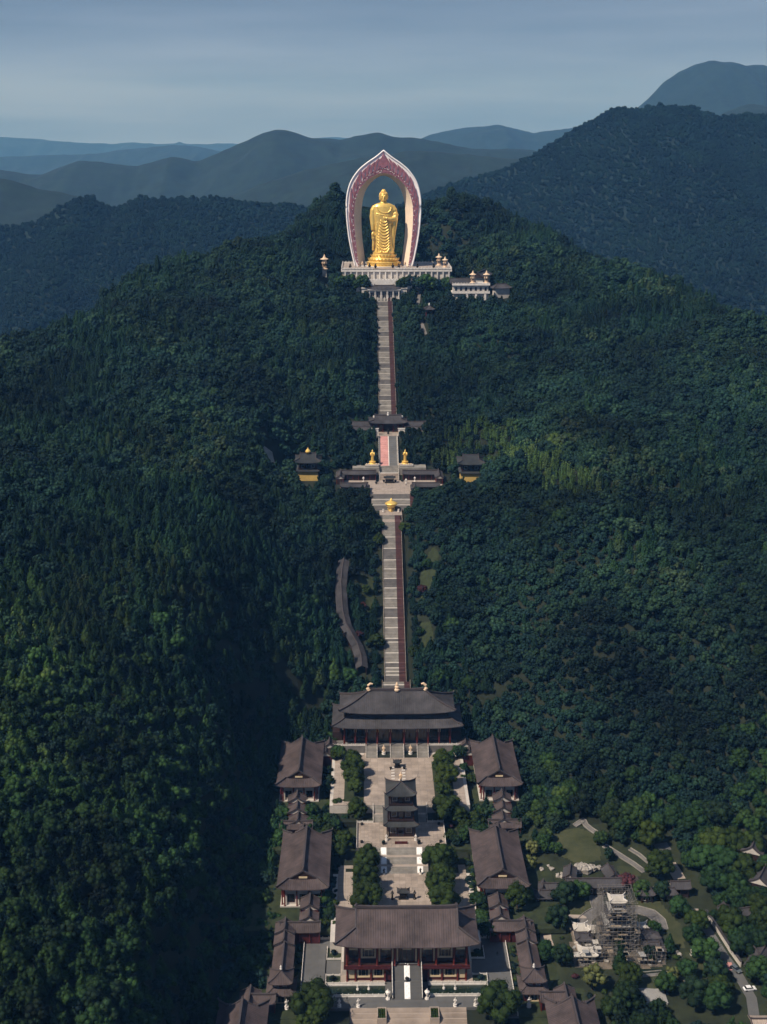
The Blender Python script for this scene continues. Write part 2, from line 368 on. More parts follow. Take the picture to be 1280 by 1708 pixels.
def hit(px, py, dz=0.):
    """where the view ray through a photo pixel meets the terrain raised by dz"""
    d = ray(px, py); t = np.arange(300, 1900, .5) / math.hypot(d[0], d[1]); P = _c[None] + t[:, None] * d[None]
    below = np.nonzero(P[:, 2] < hz(P[:, 0], P[:, 1]) + dz)[0]
    return P[below[0]] if len(below) else P[-1]
def grid_quads(ny, nx):
    i = np.arange(ny - 1)[:, None] * nx + np.arange(nx - 1)[None]; i = i.ravel()
    return np.stack([i, i + 1, i + nx + 1, i + nx], 1)
me = np_mesh('hillside', np.stack([GX.ravel(), GY.ravel(), GZ.ravel()], 1), grid_quads(*GX.shape), 'soil', True)
me.materials.append(MATS['garden_grass']); q_ = grid_quads(*GX.shape); cx_ = GX.ravel()[q_].mean(1); cy_ = GY.ravel()[q_].mean(1)
me.polygons.foreach_set('material_index', ((cx_ > 44) & (cx_ < 210) & (cy_ < 470)).astype(np.int32)); tag(link_obj('hillside', me), kind='structure')
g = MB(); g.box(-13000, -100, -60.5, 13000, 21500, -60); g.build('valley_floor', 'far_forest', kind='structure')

# ------------------------------------------------------------------ far ridges, one heightfield each
RIDGES = [
    ('hill_right', 2900, 760, 900, .33, [(560,420),(640,350),(700,322),(780,295),(830,280),(870,265),(900,247),(950,216),(1000,190),(1020,178),(1035,173),(1060,181),(1085,175),(1110,172),(1150,172),(1180,183),(1210,190),(1240,185),(1280,189),(1340,182),(1440,210),(1600,240)], 9),
    ('hill_left', 2500, 620, 650, .30, [(-250,385),(-80,375),(0,371),(40,372),(70,360),(100,340),(130,326),(150,322),(175,335),(195,345),(215,331),(235,325),(260,327),(330,323),(380,327),(430,335),(480,336),(540,345),(600,352),(700,365),(800,375)], 8),
    ('hill_far_left', 3500, 600, 600, .30, [(-200,300),(-60,300),(0,293),(30,300),(60,312),(95,318),(130,326),(200,350),(300,380)], 10),
    ('hill_centre', 4100, 680, 650, .26, [(250,380),(320,350),(380,328),(440,306),(500,285),(560,271),(620,262),(680,252),(720,250),(770,255),(830,262),(880,266),(960,280)], 12),
    ('hill_behind', 5400, 850, 800, .28, [(-300,290),(-60,288),(0,282),(40,290),(70,292),(100,278),(135,267),(180,271),(230,277),(260,268),(290,261),(330,267),(370,250),(400,238),(440,221),(465,215),(490,219),(520,229),(570,231),(600,224),(632,218),(660,227),(700,229),(740,238),(790,247),(850,246),(900,250),(1000,262)], 14),
    ('mountain_shoulder', 4900, 700, 700, .3, [(1120,240),(1180,200),(1215,184),(1250,172),(1290,178),(1400,190),(1600,230)], 14),
    ('mountain_right', 7400, 1300, 1000, .3, [(900,260),(1000,228),(1050,190),(1080,164),(1105,136),(1130,120),(1160,105),(1190,100),(1225,103),(1245,108),(1270,107),(1310,116),(1400,150),(1550,200)], 18),
    ('ridge_far_centre', 9500, 1100, 1000, .2, [(560,250),(660,246),(720,224),(760,214),(800,209),(832,206),(860,213),(890,222),(930,214),(965,211),(1000,212),(1100,222),(1300,235)], 20),
    ('ridge_far_left', 11000, 1200, 1000, .2, [(-300,268),(-80,262),(0,261),(100,258),(160,255),(220,249),(290,242),(330,246),(370,252),(430,246),(520,250),(600,256)], 20),
    ('ridge_horizon', 16500, 1700, 1400, .15, [(-500,226),(0,229),(60,232),(120,237),(240,238),(350,240),(450,238),(560,229),(640,233),(800,236),(1000,233),(1300,230),(1700,235)], 40),
]
RH = {}
def smooth_interp(x, xp, fp):
    return (np.interp(x, xp, fp) * 2 + np.interp(x - 12, xp, fp) + np.interp(x + 12, xp, fp)) / 4
for ri, (nm, Yc, front, back, slope, pts, amp) in enumerate(RIDGES):
    wp = np.array([aty(a, b + {'hill_left': 9, 'hill_right': 6}.get(nm, 0), Yc) for a, b in pts])
    x0, x1 = wp[0, 0], wp[-1, 0]; sx_ = max(9., (x1 - x0) / 260); sy_ = max(9., (front + back) / 70)
    xs = np.arange(x0, x1 + sx_, sx_); ys = np.arange(Yc - front * 1.7, Yc + back, sy_); X, Y = np.meshgrid(xs, ys)
    crest = smooth_interp(xs, wp[:, 0], wp[:, 2])[None] * np.ones_like(X) + Yc / 2100 * (2.2 * fbm(X, X * 0, Yc * .035, 60 + ri, 3) + 1.0 * fbm(X, X * 0, Yc * .008, 64 + ri, 2))
    dy = Y - Yc
    spur = 1 + .35 * fbm(X, np.zeros_like(X), front * .45, 20 + ri, 2)
    fall = np.where(dy < 0, slope * np.abs(dy) * spur + .00022 * np.abs(dy) * np.abs(dy) * .3, .45 * dy)
    near = np.clip(np.abs(dy) / 130, 0, 1)
    Z = crest - fall + amp * near * (fbm(X, Y, front * .35, 30 + ri, 4) * 1.6 + 2.2 * (.45 - np.abs(fbm(X * 1.3, Y * .45, front * .42, 90 + ri, 3)) * 2)) - near * amp * .5
    Z = np.maximum(Z, -55 - (X * 0)) + (.55 * amp * .2) * fbm(X, Y, 26, 50 + ri, 2)
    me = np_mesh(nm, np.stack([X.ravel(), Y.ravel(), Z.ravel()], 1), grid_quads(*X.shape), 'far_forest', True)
    tag(link_obj(nm, me), kind='structure'); RH[nm] = (xs, ys, Z)
def ridge_z(nm, x, y):
    xs, ys, Z = RH[nm]
    i = np.clip(np.searchsorted(xs, x) - 1, 0, len(xs) - 2); j = np.clip(np.searchsorted(ys, y) - 1, 0, len(ys) - 2)
    u = (x - xs[i]) / (xs[i + 1] - xs[i]); v = (y - ys[j]) / (ys[j + 1] - ys[j])
    return Z[j, i] * (1 - u) * (1 - v) + Z[j, i + 1] * u * (1 - v) + Z[j + 1, i] * (1 - u) * v + Z[j + 1, i + 1] * u * v

# ------------------------------------------------------------------ the air
g = MB(); g.box(-13500, -150, -62, 13500, 22000, 1250)
hm = bpy.data.materials.new('haze'); hm.use_nodes = True; t = hm.node_tree; t.nodes.clear()
pv = nn(t, 'ShaderNodeVolumePrincipled'); pv.inputs['Color'].default_value = (.16, .46, 1.0, 1); pv.inputs['Absorption Color'].default_value = (1, 1, 1, 1); pv.inputs['Density'].default_value = 6.2e-5; pv.inputs['Anisotropy'].default_value = 0
om = nn(t, 'ShaderNodeOutputMaterial'); t.links.new(pv.outputs[0], om.inputs['Volume']); MATS['haze'] = hm
hb = g.build('haze', 'haze', kind='stuff'); hb['label'] = 'thin blue haze filling the valley and fading the far ridges'

# ------------------------------------------------------------------ tree crowns
def leaf_cloud(spots, n_leaf, size, seed, flat=.5, droop=0.):
    """quads scattered over clumps; spots = (x,y,z,r,sz); faces turned mostly outward from their clump"""
    rg = np.random.default_rng(seed); V = []; Q = []
    allp = []; alln = []; alls = []
    for (x, y, z, r, sz) in spots:
        n = max(6, int(n_leaf * r * r))
        d = rg.normal(size=(n, 3)); d[:, 2] = np.abs(d[:, 2]) * 1.0 - .35 * rg.random(n); d /= np.linalg.norm(d, axis=1)[:, None]
        p = np.array((x, y, z)) + d * r * np.array((1, 1, sz)) * (.66 + .50 * rg.random((n, 1)) ** 1.3)
        nrm = d + rg.normal(size=(n, 3)) * .45; nrm /= np.linalg.norm(nrm, axis=1)[:, None]
        allp.append(p); alln.append(nrm); alls.append(size * (.6 + .8 * rg.random(n)))
    P = np.concatenate(allp); N = np.concatenate(alln); S = np.concatenate(alls)
    T = np.cross(N, rg.normal(size=N.shape)); T /= np.linalg.norm(T, axis=1)[:, None]; B = np.cross(N, T)
    k = len(P); c = N * (S * .22)[:, None]
    T = T * S[:, None]; B = B * (S * .75)[:, None]
    V = np.stack([P - T * .9 - c, P - B, P + T - c, P + B * .9], 1).reshape(-1, 3)
    return V, np.arange(4 * k).reshape(-1, 4)
def blob_core(spots, k=.8):
    V = []; Q = []; n, m = 6, 4
    for (x, y, z, r, sz) in spots:
        o = len(V)
        for j in range(m + 1):
            th = math.pi * (.04 + .92 * j / m)
            for i in range(n):
                a = 2 * math.pi * (i + .5 * j) / n; V.append((x + r * k * math.sin(th) * math.cos(a), y + r * k * math.sin(th) * math.sin(a), z - r * k * sz * math.cos(th)))
        for j in range(m):
            for i in range(n): Q.append((o + j * n + i, o + j * n + (i + 1) % n, o + (j + 1) * n + (i + 1) % n, o + (j + 1) * n + i))
    return np.array(V), np.array(Q)
def crown_mesh(name, spots, n_leaf, size, seed, m, core=.8):
    V1, Q1 = leaf_cloud(spots, n_leaf, size, seed); V2, Q2 = blob_core(spots, core)
    return np_mesh(name, np.concatenate([V1, V2]), np.concatenate([Q1, Q2 + len(V1)]), m)
def broad_spots(seed, R_=1., H=1., n=16, zc=1.05):
    """unit tree: crown radius about 1, centre at zc"""
    rg = random.Random(seed); out = [(0, 0, zc, .62, .9)]
    for i in range(n):
        a = i * 2.4 + rg.uniform(-.4, .4); u = (i + .5) / n; th = math.acos(1 - 1.45 * u)
        rr = .66 * rg.uniform(.66, 1.22); q = rg.uniform(.22, .46)
        out.append((rr * math.sin(th) * math.cos(a) * R_, rr * math.sin(th) * math.sin(a) * R_, zc + rr * math.cos(th) * H, q, rg.uniform(.75, 1)))
    return out
def conifer_spots(seed, tiers=7, w=.74):
    rg = random.Random(seed); out = []
    for k in range(tiers):
        u = k / (tiers - 1); z = .45 + 1.75 * u; rad = w * (1 - u) ** .8 * rg.uniform(.85, 1.1) + .06
        nb = max(1, int(6 * (1 - u) + 1))
        for j in range(nb):
            a = j * 2 * math.pi / nb + k * 1.1 + rg.uniform(-.3, .3)
            out.append((rad * .6 * math.cos(a), rad * .6 * math.sin(a), z, .19 + .26 * (1 - u) * rg.uniform(.8, 1.2), 1.1))
    out.append((0, 0, 2.25, .13, 1.5)); return out
def column_spots(seed):
    rg = random.Random(seed)
    return [(rg.uniform(-.16, .16) * (1.2 - u), rg.uniform(-.16, .16) * (1.2 - u), .5 + 2.0 * u, .40 * math.sin(math.pi * (.22 + .7 * u)) + .08, 1.2) for u in [i / 8 for i in range(9)] for _ in (0, 1)]
def bamboo_spots(seed):
    rg = random.Random(seed); out = []
    for j in range(5):
        a = rg.uniform(0, 6.3); r = rg.uniform(.1, .5)
        for i in range(5): out.append((r * math.cos(a) * (1 + .12 * i), r * math.sin(a) * (1 + .12 * i), .6 + i * .32 + rg.uniform(-.1, .1), .30 - .045 * i, 1.35))
    return out
CROWN = {}
def defcrown(key, spots, n_leaf, size, seed, m, core=.8): CROWN[key] = crown_mesh('crown', spots, n_leaf, size, seed, m, core)
for i in range(5): defcrown(f'b{i}', broad_spots(100 + i, zc=1.0 + .12 * i, n=13 + i), 260, .070, i, 'leaf_broad')
for i in range(2): defcrown(f'd{i}', broad_spots(140 + i, zc=1.05, n=15), 240, .075, 60 + i, 'leaf_dark')
for i in range(4): defcrown(f'c{i}', conifer_spots(200 + i, 7 + i % 2, .70 + .08 * (i % 3)), 330, .062, 10 + i, 'leaf_conifer', .7)
for i in range(2): defcrown(f'k{i}', column_spots(250 + i), 260, .065, 30 + i, 'leaf_conifer', .75)
for i in range(2): defcrown(f'm{i}', bamboo_spots(300 + i), 300, .070, 20 + i, 'leaf_bamboo', .5)
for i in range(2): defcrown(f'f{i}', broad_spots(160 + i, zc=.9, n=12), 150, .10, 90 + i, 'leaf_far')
# close crowns with finer leaves
for i in range(5): defcrown(f'B{i}', broad_spots(400 + i, n=24 + 2 * i, zc=1.02), 620, .038, 40 + i, 'leaf_near', .78)
for i in range(4): defcrown(f'T{i}', broad_spots(500 + i, n=30, zc=1.0, R_=1.02, H=.98), 800, .032, 50 + i, 'leaf_temple', .80)
for i in range(2): defcrown(f'D{i}', broad_spots(840 + i, zc=1.05, n=24), 560, .040, 160 + i, 'leaf_near_dark', .78)
for i in range(3): defcrown(f'C{i}', conifer_spots(600 + i, 9, .66), 620, .038, 55 + i, 'leaf_near', .72)
defcrown('R0', broad_spots(700, n=22), 620, .036, 71, 'leaf_red'); defcrown('W0', broad_spots(701, n=22, H=1.3, zc=1.2), 420, .045, 72, 'leaf_willow', .8)
defcrown('S0', [(0, 0, .45, .52, .85), (.3, .2, .4, .35, .8), (-.3, -.1, .42, .36, .8), (.05, -.35, .38, .34, .8)], 900, .034, 73, 'leaf_temple', .88)
defcrown('S1', [(0, 0, .42, .5, .8), (.28, .2, .4, .33, .8), (-.25, -.2, .42, .33, .8)], 900, .034, 74, 'leaf_dark', .88)
defcrown('F0', [(0, 0, .42, .5, .8), (.28, .2, .4, .33, .8), (-.25, -.2, .42, .33, .8)], 900, .034, 75, 'leaf_red', .88)
TRUNK = {}
def deftrunk(key, H, r, limbs, seed):
    rg = random.Random(seed); b = MB()
    b.tube([(0, 0, -.25), (.01, .01, H * .45), (rg.uniform(-.04, .04), rg.uniform(-.04, .04), H)], [r, r * .75, r * .25], 6)
    for i in range(limbs):
        a = i * 2.2 + rg.random(); z0 = H * rg.uniform(.4, .7); L = rg.uniform(.35, .6)
        b.tube([(0, 0, z0), (L * .5 * math.cos(a), L * .5 * math.sin(a), z0 + L * .35), (L * math.cos(a), L * math.sin(a), z0 + L * .8)], [r * .45, r * .3, r * .12], 4)
    TRUNK[key] = b.mesh('trunk', 'bark')
deftrunk('broad', 1.25, .07, 6, 1); deftrunk('conifer', 2.6, .045, 0, 2); deftrunk('shrub', .4, .04, 4, 3)
def tree(x, y, z, s, crown, label, cat='tree', group=None, name='broadleaf_tree', trunk='broad', rz=None, sz=1., tip=0.):
    o = empty(name, (x, y, z), random.uniform(0, 6.28) if rz is None else rz, label, cat, group)
    o.scale = (s, s, s * sz)
    link_obj('trunk', TRUNK[trunk], o); link_obj('crown', CROWN[crown], o)
    return o
# scatter over the slopes seen from the camera
EXC = []      # (x0, x1, y0, y1) rectangles kept clear
EXC += [(-49, 49, 340, 415), (-31, 31, 396, 560), (-55, -31.5, 485, 532), (31.5, 55, 485, 532), (-51, -25, 415, 462), (25, 51, 415, 462), (-48, -38, 460, 490), (38, 48, 460, 490), (-62, -49, 345, 374), (49, 62, 345, 374), (-8.8, 9.3, 555, 705), (-13.5, 13.5, 696, 722), (-36, 38, 722, 762), (-8.5, 8.5, 760, 800), (-26, 26, 797, 822), (-7.3, 7.6, 820, 1035),
        (-14, 14, 996, 1010), (-36, 57, 1010, 1075), (54, 84, 964, 1000), (-60, -50, 355, 378)]
BAMB = []     # bamboo grove patches (x, y, r)
# ------------------------------------------------------------------ curved tiled roofs
def roof(parent, w, d, h, e, kind='hip', rl=None, iw=None, idp=None, gx=None, ts=.45, lift=.9, th=.28, m='tile_brown', rib=.9, orn='ridge_tile', ridge=.55, end=1., name='roof', ornaments=True, y0=0., x0=0., gable_mat='dark_wood', curve=.34):
    """centre (x0,y0), eaves at height e, ridge along x. kinds: hip, xieshan (hip and gable), gable, skirt (a hip cut off at iw x idp)"""
    hw0, hd0 = w / 2, d / 2
    if rl is None: rl = max(0., hw0 - hd0)
    prof = lambda t: t * (1 - curve + curve * t)
    T = [0, .12, .28, .45, .62, .8, 1.]
    if kind == 'hip': HW = lambda t: hw0 + (rl - hw0) * t; HD = lambda t: hd0 * (1 - t)
    elif kind == 'skirt': HW = lambda t: hw0 + (iw / 2 - hw0) * t; HD = lambda t: hd0 + (idp / 2 - hd0) * t
    elif kind == 'gable': HW = lambda t: hw0; HD = lambda t: hd0 * (1 - t)
    else:
        gx = gx or hw0 - hd0 * .5
        HW = lambda t: hw0 + (gx - hw0) * min(1, t / ts); HD = lambda t: hd0 * (1 - t); T = [0, .1, .22, .34, ts, .6, .8, 1.]
    hipped = kind != 'gable'
    def z(t, u): return e + h * prof(t) + lift * abs(u) ** 5 * (1 - t) ** 1.5
    U = [-1, -.93, -.82, -.65, -.4, 0, .4, .65, .82, .93, 1]
    rt = MB()
    def slope(fn):                                  # fn(t,u)->(x,y)
        top = [[(*fn(t, u), z(t, u)) for u in U] for t in T]
        rt.grid(top); rt.grid([[(x, y, zz - th) for x, y, zz in r][::-1] for r in top])
        k = len(rt.v); a = top[0]; rt.add([p for p in a] + [(x, y, zz - th) for x, y, zz in a], [(len(U) + i, len(U) + i + 1, i + 1, i) for i in range(len(U) - 1)])
    slope(lambda t, u: (x0 + u * HW(t), y0 - HD(t))); slope(lambda t, u: (x0 - u * HW(t), y0 + HD(t)))
    Tall = T
    if hipped:
        if kind == 'xieshan': T = [q for q in T if q <= ts + 1e-6]
        slope(lambda t, u: (x0 + HW(t), y0 + u * HD(t))); slope(lambda t, u: (x0 - HW(t), y0 - u * HD(t)))
    T = Tall
    ro = rt.build(name, m, parent)
    if kind in ('xieshan', 'gable'):
        gxx = gx if kind == 'xieshan' else hw0; tb = ts if kind == 'xieshan' else 0.
        for s in (-1, 1):
            g = MB(); prof_pts = [(-HD(t), z(t, 0) - th * .5) for t in Tall if t >= tb - 1e-6]; pp = prof_pts + [(-y, zz) for y, zz in prof_pts[::-1][1:]]
            xo = x0 + s * (gxx - .35); n = len(pp)
            g.add([(xo, y0 + y, zz) for y, zz in pp] + [(xo - s * .2, y0 + y, zz) for y, zz in pp], [tuple(range(n)), tuple(range(n, 2 * n))[::-1]])
            g.build('gable', gable_mat, ro)
    # tile rows
    if rib:
        rb = MB(); rw, rh = rib * .22, .10
        def row(pts, ax):
            a = []; n = len(pts)
            for (x, y, zz) in pts:
                if ax == 'x': a += [(x - rw, y, zz), (x, y, zz + rh), (x + rw, y, zz)]
                else: a += [(x, y - rw, zz), (x, y, zz + rh), (x, y + rw, zz)]
            rb.add(a, [(3 * i + j, 3 * i + 3 + j, 3 * i + 4 + j, 3 * i + 1 + j) for i in range(n - 1) for j in (0, 1)])
        def clip(v, fn):                               # t where fn(t) falls to |v|
            ts_ = [t for t in Tall if fn(t) >= abs(v)]
            if len(ts_) == len(Tall): return ts_
            t0 = ts_[-1]; t1 = Tall[len(ts_)]; a, b = fn(t0), fn(t1); return ts_ + [t0 + (t1 - t0) * (a - abs(v)) / (a - b + 1e-9)]
        k = int((w - .6) / rib)
        for i in range(k + 1):
            v = -k * rib / 2 + i * rib; tt = clip(v, HW)
            for s in (-1, 1): row([(x0 + v, y0 + s * HD(t), z(t, v / HW(t) if HW(t) > .01 else 0) + .01) for t in tt], 'x')
        if hipped:
            k = int((d - .6) / rib)
            for i in range(k + 1):
                v = -k * rib / 2 + i * rib; tt = [t for t in clip(v, HD) if kind != 'xieshan' or t <= ts + 1e-6]
                if kind == 'xieshan' and HD(ts) < abs(v) and tt and tt[-1] < ts: pass
                for s in (-1, 1): row([(x0 + s * HW(t), y0 + v, z(t, v / HD(t) if HD(t) > .01 else 0) + .01) for t in tt], 'y')
        rb.build('tile_row', m, ro, kind='stuff')
    # ridges
    r = ridge
    def hipline(sx, sy, t0, t1):
        b = MB(); P = [t0 + (t1 - t0) * i / 6 for i in range(7)]
        for a, c in zip(P[:-1], P[1:]):
            b.bar((x0 + sx * HW(a), y0 + sy * HD(a), z(a, 1) - .05), (x0 + sx * HW(c), y0 + sy * HD(c), z(c, 1) - .05), r * .8, r * .85)
        if t0 == 0: x, y = x0 + sx * HW(0), y0 + sy * HD(0); b.bar((x, y, z(0, 1)), (x + sx * .5 * r, y + sy * .5 * r, z(0, 1) + r * 1.1), r * .6, r * .5)
        b.build('hip_ridge', orn, ro)
    if kind in ('hip', 'skirt'):
        for sx in (-1, 1):
            for sy in (-1, 1): hipline(sx, sy, 0, .995)
    if kind == 'xieshan':
        for sx in (-1, 1):
            for sy in (-1, 1): hipline(sx, sy, 0, ts)
    if kind in ('xieshan', 'gable'):
        gxx = (gx if kind == 'xieshan' else hw0); tb = ts * .72 if kind == 'xieshan' else 0.
        for sx in (-1, 1):
            for sy in (-1, 1):
                b = MB(); P = [tb + (1 - tb) * i / 5 for i in range(6)]
                for a, c in zip(P[:-1], P[1:]): b.bar((x0 + sx * (gxx - r * .35), y0 + sy * HD(a), z(a, 0 if kind == 'xieshan' else 1) - .03), (x0 + sx * (gxx - r * .35), y0 + sy * HD(c), z(c, 0 if kind == 'xieshan' else 1) - .03), r * .75, r * .8)
                b.build('gable_ridge', orn, ro)
    if kind == 'skirt':
        b = MB(); zz = e + h; a, c = iw / 2, idp / 2
        for p, q in (((-a, -c), (a, -c)), ((a, -c), (a, c)), ((a, c), (-a, c)), ((-a, c), (-a, -c))): b.bar((x0 + p[0], y0 + p[1], zz - .05), (x0 + q[0], y0 + q[1], zz - .05), r * .8, r * .7)
        b.build('ridge', orn, ro)
    else:
        L = {'hip': rl, 'xieshan': gx, 'gable': hw0}[kind] if kind != 'hip' else rl
        if L > .3:
            b = MB(); zt = e + h; up = r * .5
            P = [(-L, up), (-L * .75, up * .25), (-L * .4, 0), (L * .4, 0), (L * .75, up * .25), (L, up)]
            for (a, ua), (c, uc) in zip(P[:-1], P[1:]): b.bar((x0 + a, y0, zt - .1 + ua), (x0 + c, y0, zt - .1 + uc), r, r * 1.25)
            b.build('ridge', orn, ro)
            if ornaments:
                for s in (-1, 1):
                    b = MB(); x = x0 + s * (L - r * .3); k = end
                    b.tube([(x, y0, zt + .2), (x + s * .15 * k, y0, zt + .2 + .8 * k), (x - s * .25 * k, y0, zt + .2 + 1.35 * k), (x - s * .75 * k, y0, zt + .2 + 1.25 * k)], [.42 * k, .36 * k, .24 * k, .08 * k], 6)
                    b.build('ridge_ornament', orn, ro)
        else:
            b = MB(); zt = e + h
            b.lathe([(r * .9, -.1), (r * .7, r * .8), (r * .95, r * 1.3), (r * .5, r * 2.), (r * .15, r * 3.2)], x0, y0, zt, 8); b.build('finial', orn, ro)
    return ro

# small shared makers
def window(parent, x, y, z, w, h, face='-y', frame='cream', pane='glass_dark', cache={}):
    """lattice window: frame with its pane; stands 6 cm proud of the wall at (x,y) and faces -y, +y, -x or +x"""
    key = (round(w, 2), round(h, 2), frame, pane)
    if key not in cache:
        f = MB(); t = .16
        f.box(-w / 2, -.12, 0, -w / 2 + t, 0, h); f.box(w / 2 - t, -.12, 0, w / 2, 0, h); f.box(-w / 2 + t, -.12, 0, w / 2 - t, 0, t); f.box(-w / 2 + t, -.12, h - t, w / 2 - t, 0, h)
        if frame in ('cream', 'white_wall') and w > 2.6:
            for q in (-1, 1): f.box(min(q * w / 2, q * (w / 2 - .62)), -.14, t, max(q * w / 2, q * (w / 2 - .62)), -.02, h * .45); f.box(min(q * w / 2, q * (w / 2 - .62)), -.14, h * .5, max(q * w / 2, q * (w / 2 - .62)), -.02, h - t)
            f.box(-w / 2, -.2, -.5, w / 2, -.02, -.05)
        n = max(1, int(w / 1.3))
        for i in range(1, n): xx = -w / 2 + w * i / n; f.box(xx - .04, -.08, t, xx + .04, -.02, h - t)
        g = MB(); g.box(-w / 2 + t, -.05, t, w / 2 - t, -.03, h - t)
        cache[key] = (f.mesh('window', frame), g.mesh('pane', pane))
    a, b = cache[key]; rz = {'-y': 0, '+y': math.pi, '-x': -math.pi / 2, '+x': math.pi / 2}[face]
    o = link_obj('window', a, parent, (x, y, z)); o.rotation_euler = (0, 0, rz); p = link_obj('pane', b, o); return o
def column(parent, x, y, z0, z1, r=.3, m='column_red', cache={}):
    key = (round(z1 - z0, 2), r, m)
    if key not in cache:
        b = MB(); b.lathe([(r * 1.5, 0), (r * 1.5, .18), (r, .3), (r, z1 - z0)], n=8); cache[key] = b.mesh('column', m)
    return link_obj('column', cache[key], parent, (x, y, z0))
def brackets(parent, w, d, z, h=.9, step=1.6, m='cream', x0=0, y0=0):
    """row of bracket sets under the eaves"""
    b = MB()
    for s in (-1, 1):
        n = int(w / step)
        for i in range(n + 1):
            x = x0 - w / 2 + w * i / n; b.cb(x, y0 + s * (d / 2 + .25), z, .3, .5, h * .45); b.cb(x, y0 + s * (d / 2 + .45), z + h * .45, .9, .9, h * .3)
        n = max(1, int(d / step))
        for i in range(n + 1):
            y = y0 - d / 2 + d * i / n; b.cb(x0 + s * (w / 2 + .25), y, z, .5, .3, h * .45); b.cb(x0 + s * (w / 2 + .45), y, z + h * .45, .9, .9, h * .3)
    return b.build('eave_brackets', m, parent, kind='stuff')
def balustrade(path, label, h=1.05, m='marble', step=2.2, post=.26, group='marble balustrades', closed=False, parent=None, name='balustrade', cat='railing'):
    """posts and rails along a 3D path"""
    base = Vector(path[0]); o = parent or empty(name, base, 0, label, cat, group)
    off = base if parent is None else Vector((0, 0, 0))
    pm, rm = MB(), MB(); P = [Vector(p) - off for p in path] + ([Vector(path[0]) - off] if closed else [])
    for a, b in zip(P[:-1], P[1:]):
        L = (b - a).length; n = max(1, round(L / step))
        for i in range(n + (1 if b is P[-1] and not closed else 0)):
            p = a + (b - a) * i / n; pm.cb(p.x, p.y, p.z, post, post, h); pm.lathe([(post * .3, 0), (post * .55, .1), (post * .1, .32)], p.x, p.y, p.z + h, 5)
        rm.bar(a + Vector((0, 0, h * .72)), b + Vector((0, 0, h * .72)), .16, .16); rm.bar(a + Vector((0, 0, .04)), b + Vector((0, 0, .04)), .1, h * .5)
    pm.build('baluster_posts' if False else 'post_row', m, o, kind='stuff'); rm.build('rail', m, o)
    return o
def steps(name, x0, x1, y0, z0, y1, z1, m='stair_stone', parent=None, riser=.17, group=None, side=True):
    """one flight going up towards +y: treads as real steps"""
    n = max(2, round((z1 - z0) / riser)); b = MB()
    for i in range(n):
        ya = y0 + (y1 - y0) * i / n; za = z0 + (z1 - z0) * (i + 1) / n
        k = len(b.v); yb = y0 + (y1 - y0) * (i + 1) / n; zp = z0 + (z1 - z0) * i / n
        b.add([(x0, ya, zp), (x1, ya, zp), (x1, ya, za), (x0, ya, za), (x0, yb, za), (x1, yb, za)], [(0, 1, 2, 3), (3, 2, 5, 4)])
    b.add([(x0, y0, z0), (x0, y1, z1), (x0, y1, z0 - 1.5), (x0, y0, z0 - 1.5), (x1, y0, z0), (x1, y1, z1), (x1, y1, z0 - 1.5), (x1, y0, z0 - 1.5)], [(0, 1, 2, 3), (4, 7, 6, 5), (0, 3, 7, 4)])
    o = b.build(name, m, parent)
    if not parent: tag(o, kind='structure')
    return o
def slab(name, x0, x1, y0, y1, z, m, t=.5, parent=None):
    b = MB(); b.box(x0, y0, z - t, x1, y1, z); o = b.build(name, m, parent)
    if not parent: tag(o, kind='structure')
    return o
def paved(name, x0, x1, y0, y1, z, m, lab=None, s=3.0, t=.6, gap=.05):
    """paving: a bed with slabs laid on it (each slab its own island, joined as stuff past the first few hundred)"""
    o = slab(name, x0, x1, y0, y1, z - .04, 'grey_paving', t)
    b = MB(); ny = max(1, round((y1 - y0) / s)); nx = max(1, round((x1 - x0) / s)); dy = (y1 - y0) / ny; dx = (x1 - x0) / nx
    for i in range(nx):
        for j in range(ny):
            a, c = x0 + i * dx + gap / 2, y0 + j * dy + gap / 2; zz = z + random.uniform(-.006, .006)
            b.add([(a, c, zz), (a + dx - gap, c, zz), (a + dx - gap, c + dy - gap, zz), (a, c + dy - gap, zz)], [(0, 1, 2, 3)])
    b.build('paving_slabs' if False else 'paving_stone', m, o, kind='stuff'); return o
# ================================================================== lower temple: ground works
paved('forecourt', -37, -29.0, 361, 405, .02, 'grey_paving'); paved('forecourt_right', 28.6, 37.5, 361, 405, .02, 'grey_paving')
paved('road', -29.0, 28.6, 366.1, 371.9, .03, 'grey_paving'); paved('forecourt_back', -29.0, 28.6, 399.6, 405, .02, 'grey_paving')
paved('forecourt_ramp', -7.6, 7.4, 371.9, 380, .02, 'grey_paving')
slab('garden_ground', -62, 62, 330, 361, -3.0, 'grass', .4)
for s, nm in ((-1, 'side_ground_left'), (1, 'side_ground_right')):
    a, b = sorted((s * 37.5, s * 62)); slab(nm, a, b, 361, 412, -.1, 'grass', .6)
slab('terrace_band', -23.4, -7.6, 378.8, 381, .30, 'pale_paving'); slab('terrace_band_right', 7.4, 23.4, 378.8, 381, .30, 'pale_paving')
slab('terrace_side', -23.4, -21.4, 381, 398, .30, 'pale_paving'); slab('terrace_side_right', 21.4, 23.4, 381, 398, .30, 'pale_paving')
for s in (-1, 1):
    a, b = sorted((s * 23.4, s * 28.6)); slab('lawn', a, b, 378.8, 383.6, .12, 'grass', .3); slab('lawn', a, b, 392.5, 399.5, .12, 'grass', .3); slab('forecourt_link', a, b, 383.6, 392.5, .02, 'grey_paving', .3)
